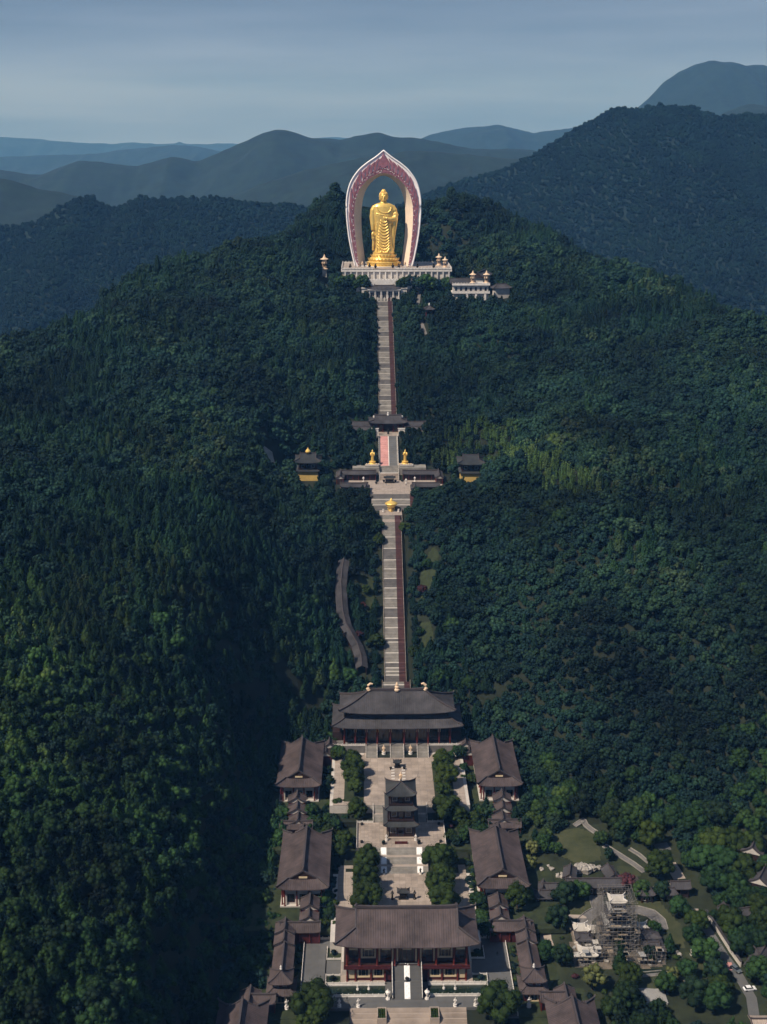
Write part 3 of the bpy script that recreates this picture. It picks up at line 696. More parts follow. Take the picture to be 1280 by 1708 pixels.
# ponds either side of the ramp
for s in (-1, 1):
    a, b = sorted((s * 28.2, s * 7.6)); slab('pond_bed', a, b, 372.4, 378.4, -.9, 'soil', .3); slab('pond_water', a, b, 372.4, 378.4, -.35, 'water', .3)
    slab('pond_kerb', a, b, 378.4, 378.8, .25, 'marble', 1.); slab('pond_kerb', a, b, 371.9, 372.4, .2, 'marble', 1.)
    side = 'left' if s < 0 else 'right'
    balustrade([(s * 7.9, 372.1, .2), (s * 26.6, 372.1, .2), (s * 28.3, 373.2, .2), (s * 28.3, 378.6, .2)], f'white stone railing round the front of the {side} pond before the gate hall', .9)
    balustrade([(s * 7.9, 378.6, .25), (s * 28.3, 378.6, .25)], f'white stone railing between the {side} pond and the gate hall terrace', .9)
    # outer court railings
    balustrade([(s * 37.2, 361.5, 0), (s * 37.2, 405, 0), (s * 26, 405, 0)], f'long white railing along the outer edge of the {side} grey forecourt', 1.1)
    balustrade([(s * 28.6, 399.4, .1), (s * 28.6, 392.7, .1), (s * 23.6, 392.7, .1)], f'low white railing round the rear lawn bed on the {side} of the gate hall', .8)
    balustrade([(s * 28.6, 378.8, .1), (s * 28.6, 383.4, .1), (s * 23.6, 383.4, .1)], f'low white railing round the front lawn bed on the {side} of the gate hall', .8)
# front stairs down to the lower garden
fs = empty('front_stairs', (0, 361, -3.2)); fs['kind'] = 'structure'
for i, (xa, xb) in enumerate(((-20, -10.5), (-7.5, 7.5), (10.5, 20))):
    for j in range(3):
        o = steps('stair_flight', xa, xb, 361.5 + j * 1.6 - 361, -3 + j * 1.0 + 3.2, 361.5 + j * 1.6 + 1.3 - 361, -3 + (j + 1) * 1.0 + 3.2, 'paving', fs)
        b = MB(); b.box(xa, 361.5 + j * 1.6 + 1.3 - 361, (j + 1) * 1.0 + .1, xb, 361.5 + j * 1.6 + 1.62 - 361, (j + 1) * 1.0 + .2); b.build('landing', 'pale_paving', fs)
paved('lower_court', -20, 20, 345, 361.5, -2.98, 'paving')
for s in (-1, 1):
    o = empty('planter_box', (s * 9, 361.4, -3.0), 0, f'rectangular stone planter with clipped green hedge, {"left" if s < 0 else "right"} of the front stairs', 'planter', 'planters on the front stairs')
    b = MB(); b.box(-1.6, 0, 0, 1.6, .3, 2.4); b.box(-1.6, 4.5, 0, 1.6, 4.8, 3.3); b.box(-1.6, .3, 0, -1.3, 4.5, 3.1); b.box(1.3, .3, 0, 1.6, 4.5, 3.1); b.build('stone_kerb', 'pale_paving', o)
    rg = np.random.default_rng(5); spots = [(x, y, 2.0 + y * .18, .55, .9) for x in (-.9, 0, .9) for y in (.8, 1.6, 2.4, 3.2, 4.0)]
    V, Q = leaf_cloud(spots, 420, .09, 3); V2, Q2 = blob_core(spots, .95)
    tag(link_obj('hedge', np_mesh('hedge', np.concatenate([V, V2]), np.concatenate([Q, Q2 + len(V)]), 'leaf_temple'), o))
    a, b_ = sorted((s * 20, s * 29)); slab('lower_bed', a, b_, 352, 366.05, -.8, 'soil', 2.4); b = MB(); b.box(a, 365.7, -1.2, b_, 366.1, .3)
    tag(b.build('bed_kerb', 'grey_paving'), kind='structure')

# central ramp rising to the upper gallery
rp = empty('ramp_stair', (0, 370.2, 0)); rp['kind'] = 'structure'
steps('stair_flight', -4.9, -1.25, 0, .02, 5.6, 3.4, 'grey_paving', rp); steps('stair_flight', 1.25, 4.9, 0, .02, 5.6, 3.4, 'grey_paving', rp)
steps('stair_flight', -4.9, -1.25, 6.0, 3.4, 11.2, 6.8, 'grey_paving', rp); steps('stair_flight', 1.25, 4.9, 6.0, 3.4, 11.2, 6.8, 'grey_paving', rp)
b = MB(); b.box(-4.9, 5.6, 2.2, 4.9, 6.0, 3.4); b.build('landing', 'grey_paving', rp)
b = MB(); b.add([(-1.25, 0, 0), (1.25, 0, 0), (1.25, 5.6, 3.4), (-1.25, 5.6, 3.4), (-1.25, 5.6, 0), (1.25, 5.6, 0)], [(0, 1, 2, 3), (0, 3, 4), (1, 5, 2)])
b.add([(-1.25, 6, 3.4), (1.25, 6, 3.4), (1.25, 11.2, 6.8), (-1.25, 11.2, 6.8), (-1.25, 11.2, 3), (1.25, 11.2, 3)], [(0, 1, 2, 3), (0, 3, 4), (1, 5, 2)]); b.build('ramp_core', 'grey_paving', rp)
for k, (ya, za) in enumerate(((.25, .35), (6.2, 3.72))):       # two white relief slabs
    b = MB(); w_ = .98; yb, zb = ya + 4.9, za + 3.0
    b.add([(-w_, ya, za), (w_, ya, za), (w_, yb, zb), (-w_, yb, zb), (-w_, ya, za - .25), (w_, ya, za - .25), (w_, yb, zb - .25), (-w_, yb, zb - .25)], [(0, 1, 2, 3), (4, 5, 1, 0), (0, 3, 7, 4), (1, 5, 6, 2), (3, 2, 6, 7)])
    o = b.build('relief_slab', 'white_relief', rp)
    b = MB()
    for q in range(7):
        u = (q + .5) / 7; cy, cz = ya + u * 4.9, za + u * 3.0 + .02
        b.ball(((-1) ** q * .35, cy, cz), .34, 7, 4, .2, .35); b.ball(((-1) ** (q + 1) * .45, cy + .25, cz + .14), .2, 6, 4, .2, .4)
    b.build('carving', 'white_relief', o, kind='stuff')
b = MB(); b.lathe([(.45, 0), (.5, .3), (.3, .5), (.75, .9), (.8, 1.1), (.35, 1.2)], 0, 376.0, 3.4, 10); b.build('bronze_urn', 'bronze', label='dark bronze urn on the landing between the two white relief slabs of the ramp', cat='urn')
for s in (-1, 1):
    b = MB(); x = s * 5.15
    b.add([(x - .25, 370.2, 0), (x + .25, 370.2, 0), (x + .25, 370.2, .9), (x - .25, 370.2, .9), (x - .25, 381.4, 0), (x + .25, 381.4, 0), (x + .25, 381.4, 7.6), (x - .25, 381.4, 7.6)], [(0, 1, 2, 3), (0, 3, 7, 4), (1, 5, 6, 2), (3, 2, 6, 7)])
    tag(b.build('ramp_wall', 'grey_paving'), kind='structure')
    balustrade([(x, 370.3, .8), (x, 375.8, 4.2), (x, 381.4, 7.6)], f'sloping white stone railing on the {"left" if s < 0 else "right"} side of the gate hall ramp', .7, step=1.4)

def lantern_statue(x, y, z, s, label, group, lit='marble', cat='stone lantern', nm='stone_lantern'):
    o = empty(nm, (x, y, z), 0, label, cat, group); o.scale = (s, s, s)
    b = MB(); b.lathe([(.62, 0), (.62, .25), (.45, .35), (.5, .5)], n=8); b.build('base', lit, o)
    b = MB(); b.lathe([(.3, .5), (.2, .7), (.24, 1.5), (.5, 1.75)], n=8); b.build('shaft', lit, o)
    b = MB(); b.lathe([(.5, 1.75), (.42, 1.85), (.42, 2.3), (.36, 2.35)], n=6); b.build('lamp_box', lit, o)
    b = MB(); b.lathe([(.75, 2.3), (.55, 2.5), (.2, 2.75), (.2, 2.85), (.12, 3.1), (.02, 3.3)], n=8); b.build('cap', lit, o); return o
def figure(x, y, z, s, label, group, m='marble', pm='marble', cat='statue', rz=0, nm='stone_statue', var=0):
    """small standing robed figure on a round lotus pedestal"""
    o = empty(nm, (x, y, z), rz, label, cat, group); o.scale = (s, s, s)
    b = MB(); b.lathe([(.6, 0), (.62, .2), (.42, .3), (.40, .5), (.62, .75), (.58, .85)], n=10); b.build('pedestal', pm, o)
    b = MB(); b.lathe([(.36, .85), (.34, 1.1), (.27, 1.6), (.30, 1.95), (.34, 2.25), (.30, 2.42), (.10, 2.5), (.10, 2.56), (.17, 2.66), (.17, 2.8), (.1, 2.93), (.06, 3.02), (.01, 3.08)], n=12, sy=.72)
    if var == 0:
        for s_ in (-1, 1): b.tube([(s_ * .3, 0, 2.32), (s_ * .42, -.05, 1.95), (s_ * .18, -.28, 1.85)], [.12, .13, .07], 6)
    else:
        b.tube([(-.3, 0, 2.32), (-.44, -.02, 1.95), (-.40, -.12, 1.6)], [.12, .12, .06], 6); b.tube([(.3, 0, 2.32), (.52, -.08, 2.3), (.5, -.2, 2.75)], [.12, .1, .06], 6)
    b.build('body', m, o, smooth=True)
    return o
for k, (x, y, wd) in enumerate(((-23.5, 366.7, 'leftmost'), (-17.0, 366.7, 'second from the left'), (16.2, 366.7, 'third from the left'), (23.2, 366.7, 'rightmost'))):
    figure(x, y, 0.06, 1.15, f'white stone guardian statue at the road edge, {wd} of the four', 'guardian statues along the road edge', rz=(.3 if k % 2 else -.2), var=k % 2)
for s in (-1, 1): lantern_statue(s * 6.75, 370.6, .06, 1.3, f'white stone lantern at the {"left" if s < 0 else "right"} foot of the gate hall ramp', 'lanterns at the ramp foot')
for k, (x, y, sc, wd) in enumerate(((-17.3, 376.3, .75, 'outer lotus figure in the left pond'), (-13.4, 376.5, .75, 'inner lotus figure in the left pond'), (12.9, 376.5, .75, 'inner lotus figure in the right pond'), (16.9, 376.3, .75, 'outer lotus figure in the right pond'))):
    figure(x, y, -.35, sc, 'small white ' + wd, 'lotus figures in the ponds', var=1)
b = MB()
for s in (-1, 1):
    for k in range(26):
        x = s * random.uniform(9, 27); y = random.uniform(373, 378); r = random.uniform(.15, .4); b.lathe([(r, -.34), (r * .8, -.33)], x, y, 0, 7)
b.build('lotus_pads', 'grass', kind='stuff')

# ================================================================== front gate hall
GH_ = empty('gate_hall', (0, 388, 0), 0, 'wide two-storey red gate hall with brown hip-and-gable roof at the bottom of the picture', 'temple hall')
def bays(parent, xs, y, z0, z1, m='red_wood', kinds=None, d=.3, face='-y'):
    for (a, b_), kd in zip(zip(xs[:-1], xs[1:]), kinds):
        c = (a + b_) / 2; w_ = b_ - a - .9
        if kd == 'w': window(parent, c, y, z0 + (z1 - z0) * .28, w_, (z1 - z0) * .52, face, frame='cream')
        elif kd == 'd': window(parent, c, y, z0 + .1, w_, (z1 - z0) * .78, face, frame='red_wood')
        elif kd == 'c': q = MB(); q.box(c - w_ / 2, y - .14, z0 + (z1 - z0) * .12, c + w_ / 2, y - .02, z0 + (z1 - z0) * .78); q.build('wall_panel', 'cream', parent)
        elif kd == 'p':   # door flanked by tall cream posts
            window(parent, c, y, z0 + .1, w_ * .74, (z1 - z0) * .78, face, frame='column_red')
            for s in (-1, 1): q = MB(); q.cb(c + s * w_ * .44, y - .1, z0 + .2, .55, .2, (z1 - z0) * .72); q.build('door_post', 'cream', parent)
X1 = [-21, -18, -12.5, -7.6]; X2 = [7.6, 12.5, 18, 21]
b = MB(); b.box(-21, -7.4, .3, 21, 7, 6.0); b.build('lower_wall', 'red_wood', GH_)
for xs, kd in ((X1, 'cww'), (X2, 'wwc')): bays(GH_, xs, -7.4, .6, 6.0, kinds=kd)
b = MB(); b.box(-22.2, -9.2, 6.0, -5.6, -7.4, 6.6); b.build('gallery_floor', 'red_wood', GH_); b = MB(); b.box(5.6, -9.2, 6.0, 22.2, -7.4, 6.6); b.build('gallery_floor', 'red_wood', GH_)
b = MB(); b.box(-22.2, -7.4, 6.0, 22.2, 8, 6.6); b.build('upper_floor', 'dark_wood', GH_)
b = MB(); b.box(-21, -5.9, 6.6, 21, 7, 15.0); b.build('upper_wall', 'dark_wood', GH_)
XU = [-21, -16.6, -10.4, -4.2, 4.2, 10.4, 16.6, 21]
bays(GH_, XU, -5.9, 6.8, 14.4, kinds='dwppp' + 'wd')
for x in XU: column(GH_, x, -7.6, 6.6, 14.6, .34)
for x in X1 + X2: column(GH_, x, -7.7, .3, 6.0, .3)
b = MB(); b.box(-21.6, -7.9, 14.0, 21.6, -7.3, 14.9); b.build('lintel', 'red_wood', GH_)
for xa, xb in ((-22, -5.6), (5.6, 22)): balustrade([(xa, -9.0, 6.6), (xb, -9.0, 6.6)], '', .9, 'red_wood', 1.5, .16, parent=GH_)
brackets(GH_, 43, 15.2, 14.6, 1.3, 2.0)
for x in (-18.8, -13.5, -7.3, 0, 7.3, 13.5, 18.8):
    b = MB(); b.box(x - 1.5, -8.35, 13.4, x + 1.5, -8.1, 14.1); b.build('name_board', 'cream', GH_)
roof(GH_, 50.5, 22.5, 8.4, 16.2, 'xieshan', gx=18.2, ts=.5, lift=1.5, m='tile_brown', rib=.85, ridge=.8, end=1.2)
for s in (-1, 1):
    b = MB(); b.box(s * 22 - 1.2, -5, 0.3, s * 22 + 1.2, 5, 6.0) if False else b.cb(s * 22.2, 0, .3, 1.8, 9, 5.6); b.build('side_wing', 'white_wall', GH_)
# ================================================================== lower court, steps, pagoda, upper plaza
b = MB(); b.box(-27.5, 396.5, -1, 27.5, 441, 4.9); tag(b.build('lower_court_base', 'white_wall'), kind='structure')
paved('lower_court_paving', -10.6, 10.6, 397, 440.8, 5.0, 'paving', s=2.4, t=.1)
for s in (-1, 1):
    a, b_ = sorted((s * 10.6, s * 19.6)); slab('tree_bed', a, b_, 397, 452, 5.02, 'grass', .2)
    a, b_ = sorted((s * 19.6, s * 25.5)); paved('side_path', a, b_, 397, 447, 5.0, 'pale_paving', s=2.4, t=.1)
    a, b_ = sorted((s * 25.5, s * 60)); slab('side_garden', a, b_, 405, 456, 3.9 + (s > 0) * .0, 'grass', 2.)
    b = MB(); a, b_ = sorted((s * 10.6, s * 27.5)); b.box(a, 441, 3, b_, 456, 5.0); tag(b.build('court_bank', 'soil'), kind='structure')
ls = empty('court_stairs', (0, 441, 5)); ls['kind'] = 'structure'
Yf = [(0, 3.0, 0, 1.2), (4.6, 7.6, 1.2, 2.6), (9.2, 12.6, 2.6, 4.0)]
for k, (ya, yb, za, zb) in enumerate(Yf):
    for xa, xb in ((-10.5, -8.6), (-5.9, 5.9), (8.6, 10.5)): steps('stair_flight', xa, xb, ya, za, yb, zb, 'stair_stone', ls)
    if k < 2: b = MB(); b.box(-10.5, yb, za, 10.5, Yf[k + 1][0], zb); b.build('landing', 'pale_paving', ls)
    for s in (-1, 1):
        b = MB(); x = s * 7.25; b.add([(x - 1.3, ya, za), (x + 1.3, ya, za), (x + 1.3, yb, zb), (x - 1.3, yb, zb), (x - 1.3, yb, za - 1), (x + 1.3, yb, za - 1)], [(0, 1, 2, 3), (0, 3, 4), (1, 5, 2)]); b.build('ramp_bed', 'white_wall', ls)
        b = MB(); n = 1.05; b.add([(x - n, ya + .2, za + .22), (x + n, ya + .2, za + .22), (x + n, yb - .1, zb + .16), (x - n, yb - .1, zb + .16), (x - n, ya + .2, za), (x + n, ya + .2, za), (x + n, yb - .1, zb - .1), (x - n, yb - .1, zb - .1)], [(0, 1, 2, 3), (4, 5, 1, 0), (0, 3, 7, 4), (1, 5, 6, 2)])
        o = b.build('relief_slab', 'white_relief', ls)
        b = MB()
        for q in range(5): b.ball((x + (-1) ** q * .3, ya + .5 + q * (yb - ya - 1) / 4, za + .25 + q * (zb - za) / 4 * .85), .3, 6, 4, .25, .35)
        b.build('carving', 'white_relief', o, kind='stuff')
for s in (-1, 1):
    figure(s * 7.25, 440.3, 5.02, .95, f'slender bronze crane statue at the foot of the {"left" if s < 0 else "right"} relief slabs below the pagoda', 'crane statues below the pagoda', 'bronze', 'marble', var=1)
paved('pagoda_terrace', -18.3, 18.3, 453.6, 473.4, 9.0, 'paving', s=1.6, t=4.5)
for s in (-1, 1):
    sd_ = 'left' if s < 0 else 'right'
    balustrade([(s * 18.2, 453.8, 9), (s * 18.2, 473.2, 9), (s * 11.4, 473.2, 9), (s * 11.4, 480.6, 13)], f'white railing along the {sd_} edge of the pagoda terrace and up the steps behind it', 1.0)
    a, b_ = sorted((s * 6.2, s * 11.0)); st = empty('plaza_stairs', (0, 473.4, 9)); st['kind'] = 'structure'
    steps('stair_flight', a, b_, 0, 0, 3.0, 2.0, 'stair_stone', st); b = MB(); b.box(a, 3.0, 1.0, b_, 4.4, 2.0); b.build('landing', 'pale_paving', st); steps('stair_flight', a, b_, 4.4, 2.0, 7.4, 4.0, 'stair_stone', st)
    a, b_ = sorted((s * 11.0, s * 30)); b = MB(); b.box(a, 473.6, 6, b_, 481, 9.2); tag(b.build('bank', 'soil'), kind='structure')
b = MB(); b.box(-6.2, 473.4, 7, 6.2, 481, 12.9); tag(b.build('stair_core', 'white_wall'), kind='structure')
b = MB(); b.box(-30, 480.8, 6, 30, 556, 12.9); tag(b.build('upper_plaza_base', 'white_wall'), kind='structure')
paved('upper_plaza', -15.4, 15.4, 480.8, 529, 13.0, 'paving', s=3.0, t=.1)
for s in (-1, 1):
    a, b_ = sorted((s * 15.4, s * 23.9)); slab('tree_bed_upper', a, b_, 484, 520, 13.02, 'grass', .15)
    for ya, yb in ((480.8, 484), (520, 527)): paved('plaza_corner', a, b_, ya, yb, 13.0, 'paving', s=2.6, t=.1)
    a, b_ = sorted((s * 23.9, s * 28.6)); paved('plaza_side_path', a, b_, 480.8, 524, 13.0, 'pale_paving', s=2.4, t=.1)
    a, b_ = sorted((s * 28.6, s * 60)); slab('side_garden_upper', a, b_, 481, 560, 9.5, 'grass', 3)
    a, b_ = sorted((s * 18.5, s * 60)); slab('side_garden_mid', a, b_, 456, 481, 6.5, 'grass', 3)
# rows of low stone seats down the middle of the upper plaza
for s in (-1, 1):
    for k in range(7):
        b = MB(); b.cb(s * 2.4, 498.5 + k * 2.6, 13.01, 1.5, .55, .4); b.build('stone_bench', 'marble', label=f'low white stone bench number {k + 1} from the front in the {"left" if s < 0 else "right"} row on the upper plaza' if False else f'low white stone bench in the {"left" if s < 0 else "right"} row down the middle of the upper plaza', cat='bench', group=f'stone benches in the {"left" if s < 0 else "right"} plaza row')

# pagoda
PG = empty('pagoda', (0, 466.3, 9.0), 0, 'dark three-storey square pagoda standing in the middle of the temple axis', 'pagoda')
b = MB(); b.box(-6.6, -6.4, 0, 6.6, 6.4, .5); b.build('podium', 'paving', PG)
for (hw, z0, z1) in ((5.2, .5, 6.4), (4.6, 8.0, 13.2), (4.2, 15.0, 19.6)):
    b = MB(); b.box(-hw, -hw, z0, hw, hw, z1); b.build('wall', 'dark_wood', PG)
    h_ = z1 - z0
    for fx in ('-y', '-x', '+x'):
        for u in (-.62, 0, .62):
            kx = u * hw; ww = hw * .48
            px_, py_ = (kx, -hw) if fx == '-y' else ((-hw, kx) if fx == '-x' else (hw, kx))
            if u == 0: window(PG, px_, py_, z0 + .1, ww, h_ * .7, fx, frame='red_wood')
            else: window(PG, px_, py_, z0 + h_ * .3, ww, h_ * .42, fx, frame='white_wall' if fx == '-y' else 'red_wood')
    for sx in (-1, 1):
        for sy in (-1, 1): column(PG, sx * (hw + .5), sy * (hw + .5), z0, z1, .25, 'dark_wood')
    brackets(PG, hw * 2 + .6, hw * 2 + .6, z1 - .7, .8, 1.3, 'dark_wood')
for z, hw in ((7.7, 5.5), (14.6, 5.0)):
    b = MB(); b.box(-hw, -hw, z, hw, hw, z + .25); b.build('balcony', 'dark_wood', PG)
    balustrade([(-hw, -hw, z + .25), (hw, -hw, z + .25), (hw, hw, z + .25), (-hw, hw, z + .25)], '', .8, 'dark_wood', 1.3, .14, parent=PG, closed=True)
roof(PG, 14.6, 14.6, 1.9, 6.1, 'skirt', iw=9.6, idp=9.6, lift=.9, m='tile_dark', rib=.6, ridge=.4)
roof(PG, 13.4, 13.4, 1.9, 13.1, 'skirt', iw=8.8, idp=8.8, lift=.9, m='tile_dark', rib=.6, ridge=.4)
roof(PG, 12.6, 12.6, 3.6, 19.5, 'hip', rl=0, lift=1.3, m='tile_dark', rib=.6, ridge=.45)
for s in (-1, 1):
    figure(s * 6.0, 458.9, 9.02, 1.0, f'small white guardian statue at the {"left" if s < 0 else "right"} front corner of the pagoda', 'guardians at the pagoda corners')
    for k, (x, y) in enumerate(((16.2, 471.5), (16.2, 457.5))):
        b = MB(); b.lathe([(.55, 0), (.6, .9), (.45, 1.0)], s * x, y, 9.02, 8)
        o = b.build('bronze_urn', 'bronze', label=f'dark urn at the {"left" if s < 0 else "right"} {"back" if k == 0 else "front"} corner of the pagoda terrace', cat='urn', group='urns on the pagoda terrace')
    o = empty('potted_tree', (s * 7.25, 456.2, 9.02), 0, f'dark potted tree above the {"left" if s < 0 else "right"} stack of relief slabs', 'potted plant', 'potted trees before the pagoda')
    b = MB(); b.lathe([(.5, 0), (.75, .7), (.8, .8)], n=8); b.build('pot', 'bronze', o)
    q = link_obj('crown', CROWN['S1'], o, (0, 0, .6)); q.scale = (1.3, 1.3, 1.6)
b = MB(); b.cb(0, 456.6, 9.0, 5.2, .8, .8); b.build('offering_table', 'red_wood', label='long dark red offering table in front of the pagoda door', cat='table')

# incense burners
def censer(x, y, z, s, label, w=3.0):
    o = empty('incense_burner', (x, y, z), 0, label, 'incense burner'); o.scale = (s, s, s)
    b = MB(); b.cb(0, 0, 0, w + 1, 2.4, .35); b.build('plinth', 'bronze', o)
    b = MB(); b.cb(0, 0, .9, w, 1.6, 1.1); b.cb(0, 0, 2.0, w + .3, 1.9, .15); b.build('trough', 'bronze', o)
    for sx in (-1, 1):
        for sy in (-1, 1): b = MB(); b.tube([(sx * w * .38, sy * .55, .35), (sx * w * .44, sy * .65, .6), (sx * w * .4, sy * .55, .9)], [.14, .18, .2], 6); b.build('leg', 'bronze', o)
        for sy in (-1, 1): b = MB(); b.cb(sx * w * .42, sy * .7, 2.1, .14, .14, 1.2); b.build('post', 'bronze', o)
    roof(o, w + 2.2, 3.4, 1.0, 3.3, 'hip', rl=w * .35, lift=.4, m='tile_dark', rib=.35, ridge=.25, end=.35); return o
censer(0, 423.8, 5.03, .95, 'large dark roofed incense burner in the middle of the lower court')
for s in (-1, 1):
    o = empty('incense_pillar', (s * 4.3, 423.2, 5.03), 0, f'dark bronze pagoda-shaped pillar {"left" if s < 0 else "right"} of the lower court incense burner', 'bronze pillar', 'bronze pillars in the lower court')
    b = MB(); b.lathe([(.6, 0), (.6, .3), (.35, .5), (.3, 2.6)], n=8); b.build('shaft', 'bronze', o)
    b = MB(); b.lathe([(.7, 2.6), (.3, 2.9), (.45, 3.1), (.2, 3.5), (.05, 4.0)], n=8); b.build('cap', 'bronze', o)
censer(-.3, 514.8, 13.03, .85, 'dark incense burner below the middle stairs of the great hall', 2.4)
for s in (-1, 1):
    b = MB(); b.lathe([(.4, 0), (.3, .3), (.6, .9), (.65, 1.1)], s * 3.0 - .3, 512.6, 13.02, 8); b.build('bronze_urn', 'bronze', label=f'small dark urn {"left" if s < 0 else "right"} of the upper incense burner', cat='urn', group='small urns beside the upper incense burner')
figure(.9, 500.6, 13.02, 1.7, 'tall bronze statue on a pedestal in the middle of the upper plaza', None, 'pale_gold', 'marble')

# ================================================================== great hall
GR = empty('great_hall', (0, 538.3, 12.9), 0, 'great hall with double-eaved hip roof and golden ridge ornaments behind the upper plaza', 'temple hall')
b = MB(); b.box(-30, -9.3, 0, 30, 13.5, 3.6); b.build('podium', 'stair_stone_dark', GR)
b = MB(); b.box(-25, -5.2, 3.6, 25, 9.0, 13.6); b.build('wall', 'dark_wood', GR)
XG = [-24.5, -19.6, -14.7, -9.6, -4.6, 0, 4.6, 9.6, 14.7, 19.6, 24.5]; XG = [-24.5, -19.4, -14.3, -9.2, -3.2, 3.2, 9.2, 14.3, 19.4, 24.5]
for a, c in zip(XG[:-1], XG[1:]):
    window(GR, (a + c) / 2, -5.2, 3.8, (c - a) * .8, 6.6, frame='red_wood')
for x in XG: column(GR, x, -8.6, 3.6, 13.2, .36, 'column_red')
for x in XG[1:-1]: b = MB(); b.cb(x, -8.55, 10.2, 1.1, .2, 2.2); b.build('hanging_board', 'cream', GR)
b = MB(); b.box(-25.5, -8.85, 12.3, 25.5, -8.3, 13.2); b.build('lintel', 'red_wood', GR)
brackets(GR, 51, 16.5, 13.1, 1.0, 2.2, y0=1)
b = MB(); b.box(-22, -5.0, 13.6, 22, 6.0, 20.2); b.build('upper_wall', 'dark_wood', GR)
brackets(GR, 44, 12.6, 18.7, 1.3, 2.2, y0=.2)
roof(GR, 60.5, 23.5, 4.0, 13.3, 'skirt', iw=46, idp=11.5, lift=1.3, m='tile_grey', rib=.9, ridge=.7, y0=.3)
roof(GR, 53.6, 19., 7.4, 19.6, 'hip', rl=13., lift=1.5, m='tile_grey', rib=.9, ridge=.9, y0=.6, ornaments=False, curve=.35)
for s in (-1, 1):
    b = MB(); x = s * 13; b.tube([(x, .6, 27.2), (x + s * .5, .6, 28.2), (x + s * .3, .6, 29.6), (x - s * .7, .6, 30.5), (x - s * 1.6, .6, 30.3), (x - s * 1.5, .6, 29.7)], [1.0, .9, .7, .6, .4, .1], 8); b.build('golden_ridge_dragon', 'pale_gold', GR)
b = MB(); b.lathe([(1.3, 27), (1.4, 27.6), (.9, 28.2), (1.1, 28.9), (.6, 29.6), (.75, 30.1), (.15, 31.2)], 0, .6, 0, 10); b.build('golden_finial', 'pale_gold', GR)
for s in (-1, 1):
    q = MB(); q.cb(s * 27.8, 1, 3.6, 4.5, 9, 4.2); q.build('side_room', 'dark_wood', GR)
hs = empty('great_hall_stairs', (0, 523.8, 13)); hs['kind'] = 'structure'
for xa, xb in ((-14.3, -9.5), (-3.1, 2.8), (9.3, 14.1)):
    steps('stair_flight', xa, xb, 0, 0, 5.3, 3.5, 'stair_stone', hs)
for x in (-14.45, -9.35, -3.25, 2.95, 9.15, 14.25):
    balustrade([(x, 523.9, 13), (x, 529, 16.5)], f'short sloping white railing on the great hall stairs, {"far left" if x < -12 else "left" if x < -5 else "left of centre" if x < 0 else "right of centre" if x < 5 else "right" if x < 12 else "far right"}', .8, step=1.6)
for xa, xb, wd in ((-9.3, -3.3, 'left'), (3.0, 9.1, 'right')):
    slab('stair_bed', xa, xb, 524, 529, 13.5, 'soil', .6)
    figure((xa + xb) / 2, 526.6, 13.5, 1.55, f'pale statue standing in the planted bed between the {wd} and middle great hall stairs', 'statues between the great hall stairs', 'pale_gold', 'marble')
for s in (-1, 1):
    balustrade([(s * 15, 529.2, 16.5), (s * 29.6, 529.2, 16.5)], f'white railing along the front of the great hall podium on the {"left" if s < 0 else "right"}', 1.0)

# ================================================================== side halls (roof ridge running away from the viewer)
def side_hall(x, yc, z, L, D, eave, label, rise=5.4, m='tile_brown', wall='white_wall', ang=90, gxf=.86):
    o = empty('side_hall', (x, yc, z), R(ang), label, 'temple hall')
    b = MB(); b.box(-L / 2 + 1.6, -D / 2 + 1.2, 0, L / 2 - 1.6, D / 2 - 1.2, .6); b.build('podium', 'white_wall', o)
    wl, wd = L / 2 - 2.8, D / 2 - 3.0
    b = MB(); b.box(-wl, -wd, .6, wl, wd, eave - .2); b.build('wall', wall, o)
    n = 7
    for i in range(n + 1):
        xx = -wl + 2 * wl * i / n
        for s in (-1, 1): column(o, xx, s * (wd + 1.0), .6, eave - .2, .28)
        if i < n:
            for s, fc in ((-1, '-y'), (1, '+y')): window(o, xx + wl / n, s * wd, 1.6 if i != 3 else .7, 2 * wl / n * .66, eave * (.45 if i != 3 else .6), fc, frame='red_wood')
    for i in range(4):
        yy = -wd + 2 * wd * i / 3
        for s in (-1, 1): column(o, s * (wl + .9), yy, .6, eave - .2, .28)
        if i < 3: window(o, -wl, yy + wd / 3, 1.6, 2 * wd / 3 * .6, eave * .4, '-x', frame='red_wood')
    brackets(o, 2 * wl + 1.4, 2 * wd + 1.4, eave - .9, 1.0, 2.0, 'red_wood')
    roof(o, L, D, rise, eave, 'xieshan', gx=L / 2 - 4.2, ts=.42, lift=1.2, m=m, rib=.8, ridge=.7, end=.9)
    for sg in (-1, 1): b = MB(); b.box(sg * (L / 2 - 4.35) - .1, -1.6, eave + rise * .42, sg * (L / 2 - 4.35) + .1, 1.6, eave + rise * .55); b.build('gable_board', 'cream', o)
    return o
side_hall(43.5, 508.6, 9.6, 41, 19.6, 8.0, 'brown-roofed side hall right of the upper plaza')
side_hall(-43.6, 508.9, 9.6, 41, 19.6, 8.0, 'brown-roofed side hall left of the upper plaza')
side_hall(37.9, 438.6, 4.0, 41, 20, 8.6, 'brown-roofed side hall right of the lower court')
side_hall(-38.4, 438.6, 4.0, 41, 20, 8.6, 'brown-roofed side hall left of the lower court')
side_hall(54.5, 346, -2.5, 33, 17, 7.5, 'brown-roofed hall at the bottom edge right of the forecourt, cut off by the picture', rise=5)
side_hall(-55.5, 346, -2.5, 33, 17, 7.5, 'brown-roofed hall at the bottom edge left of the forecourt, cut off by the picture', rise=5)

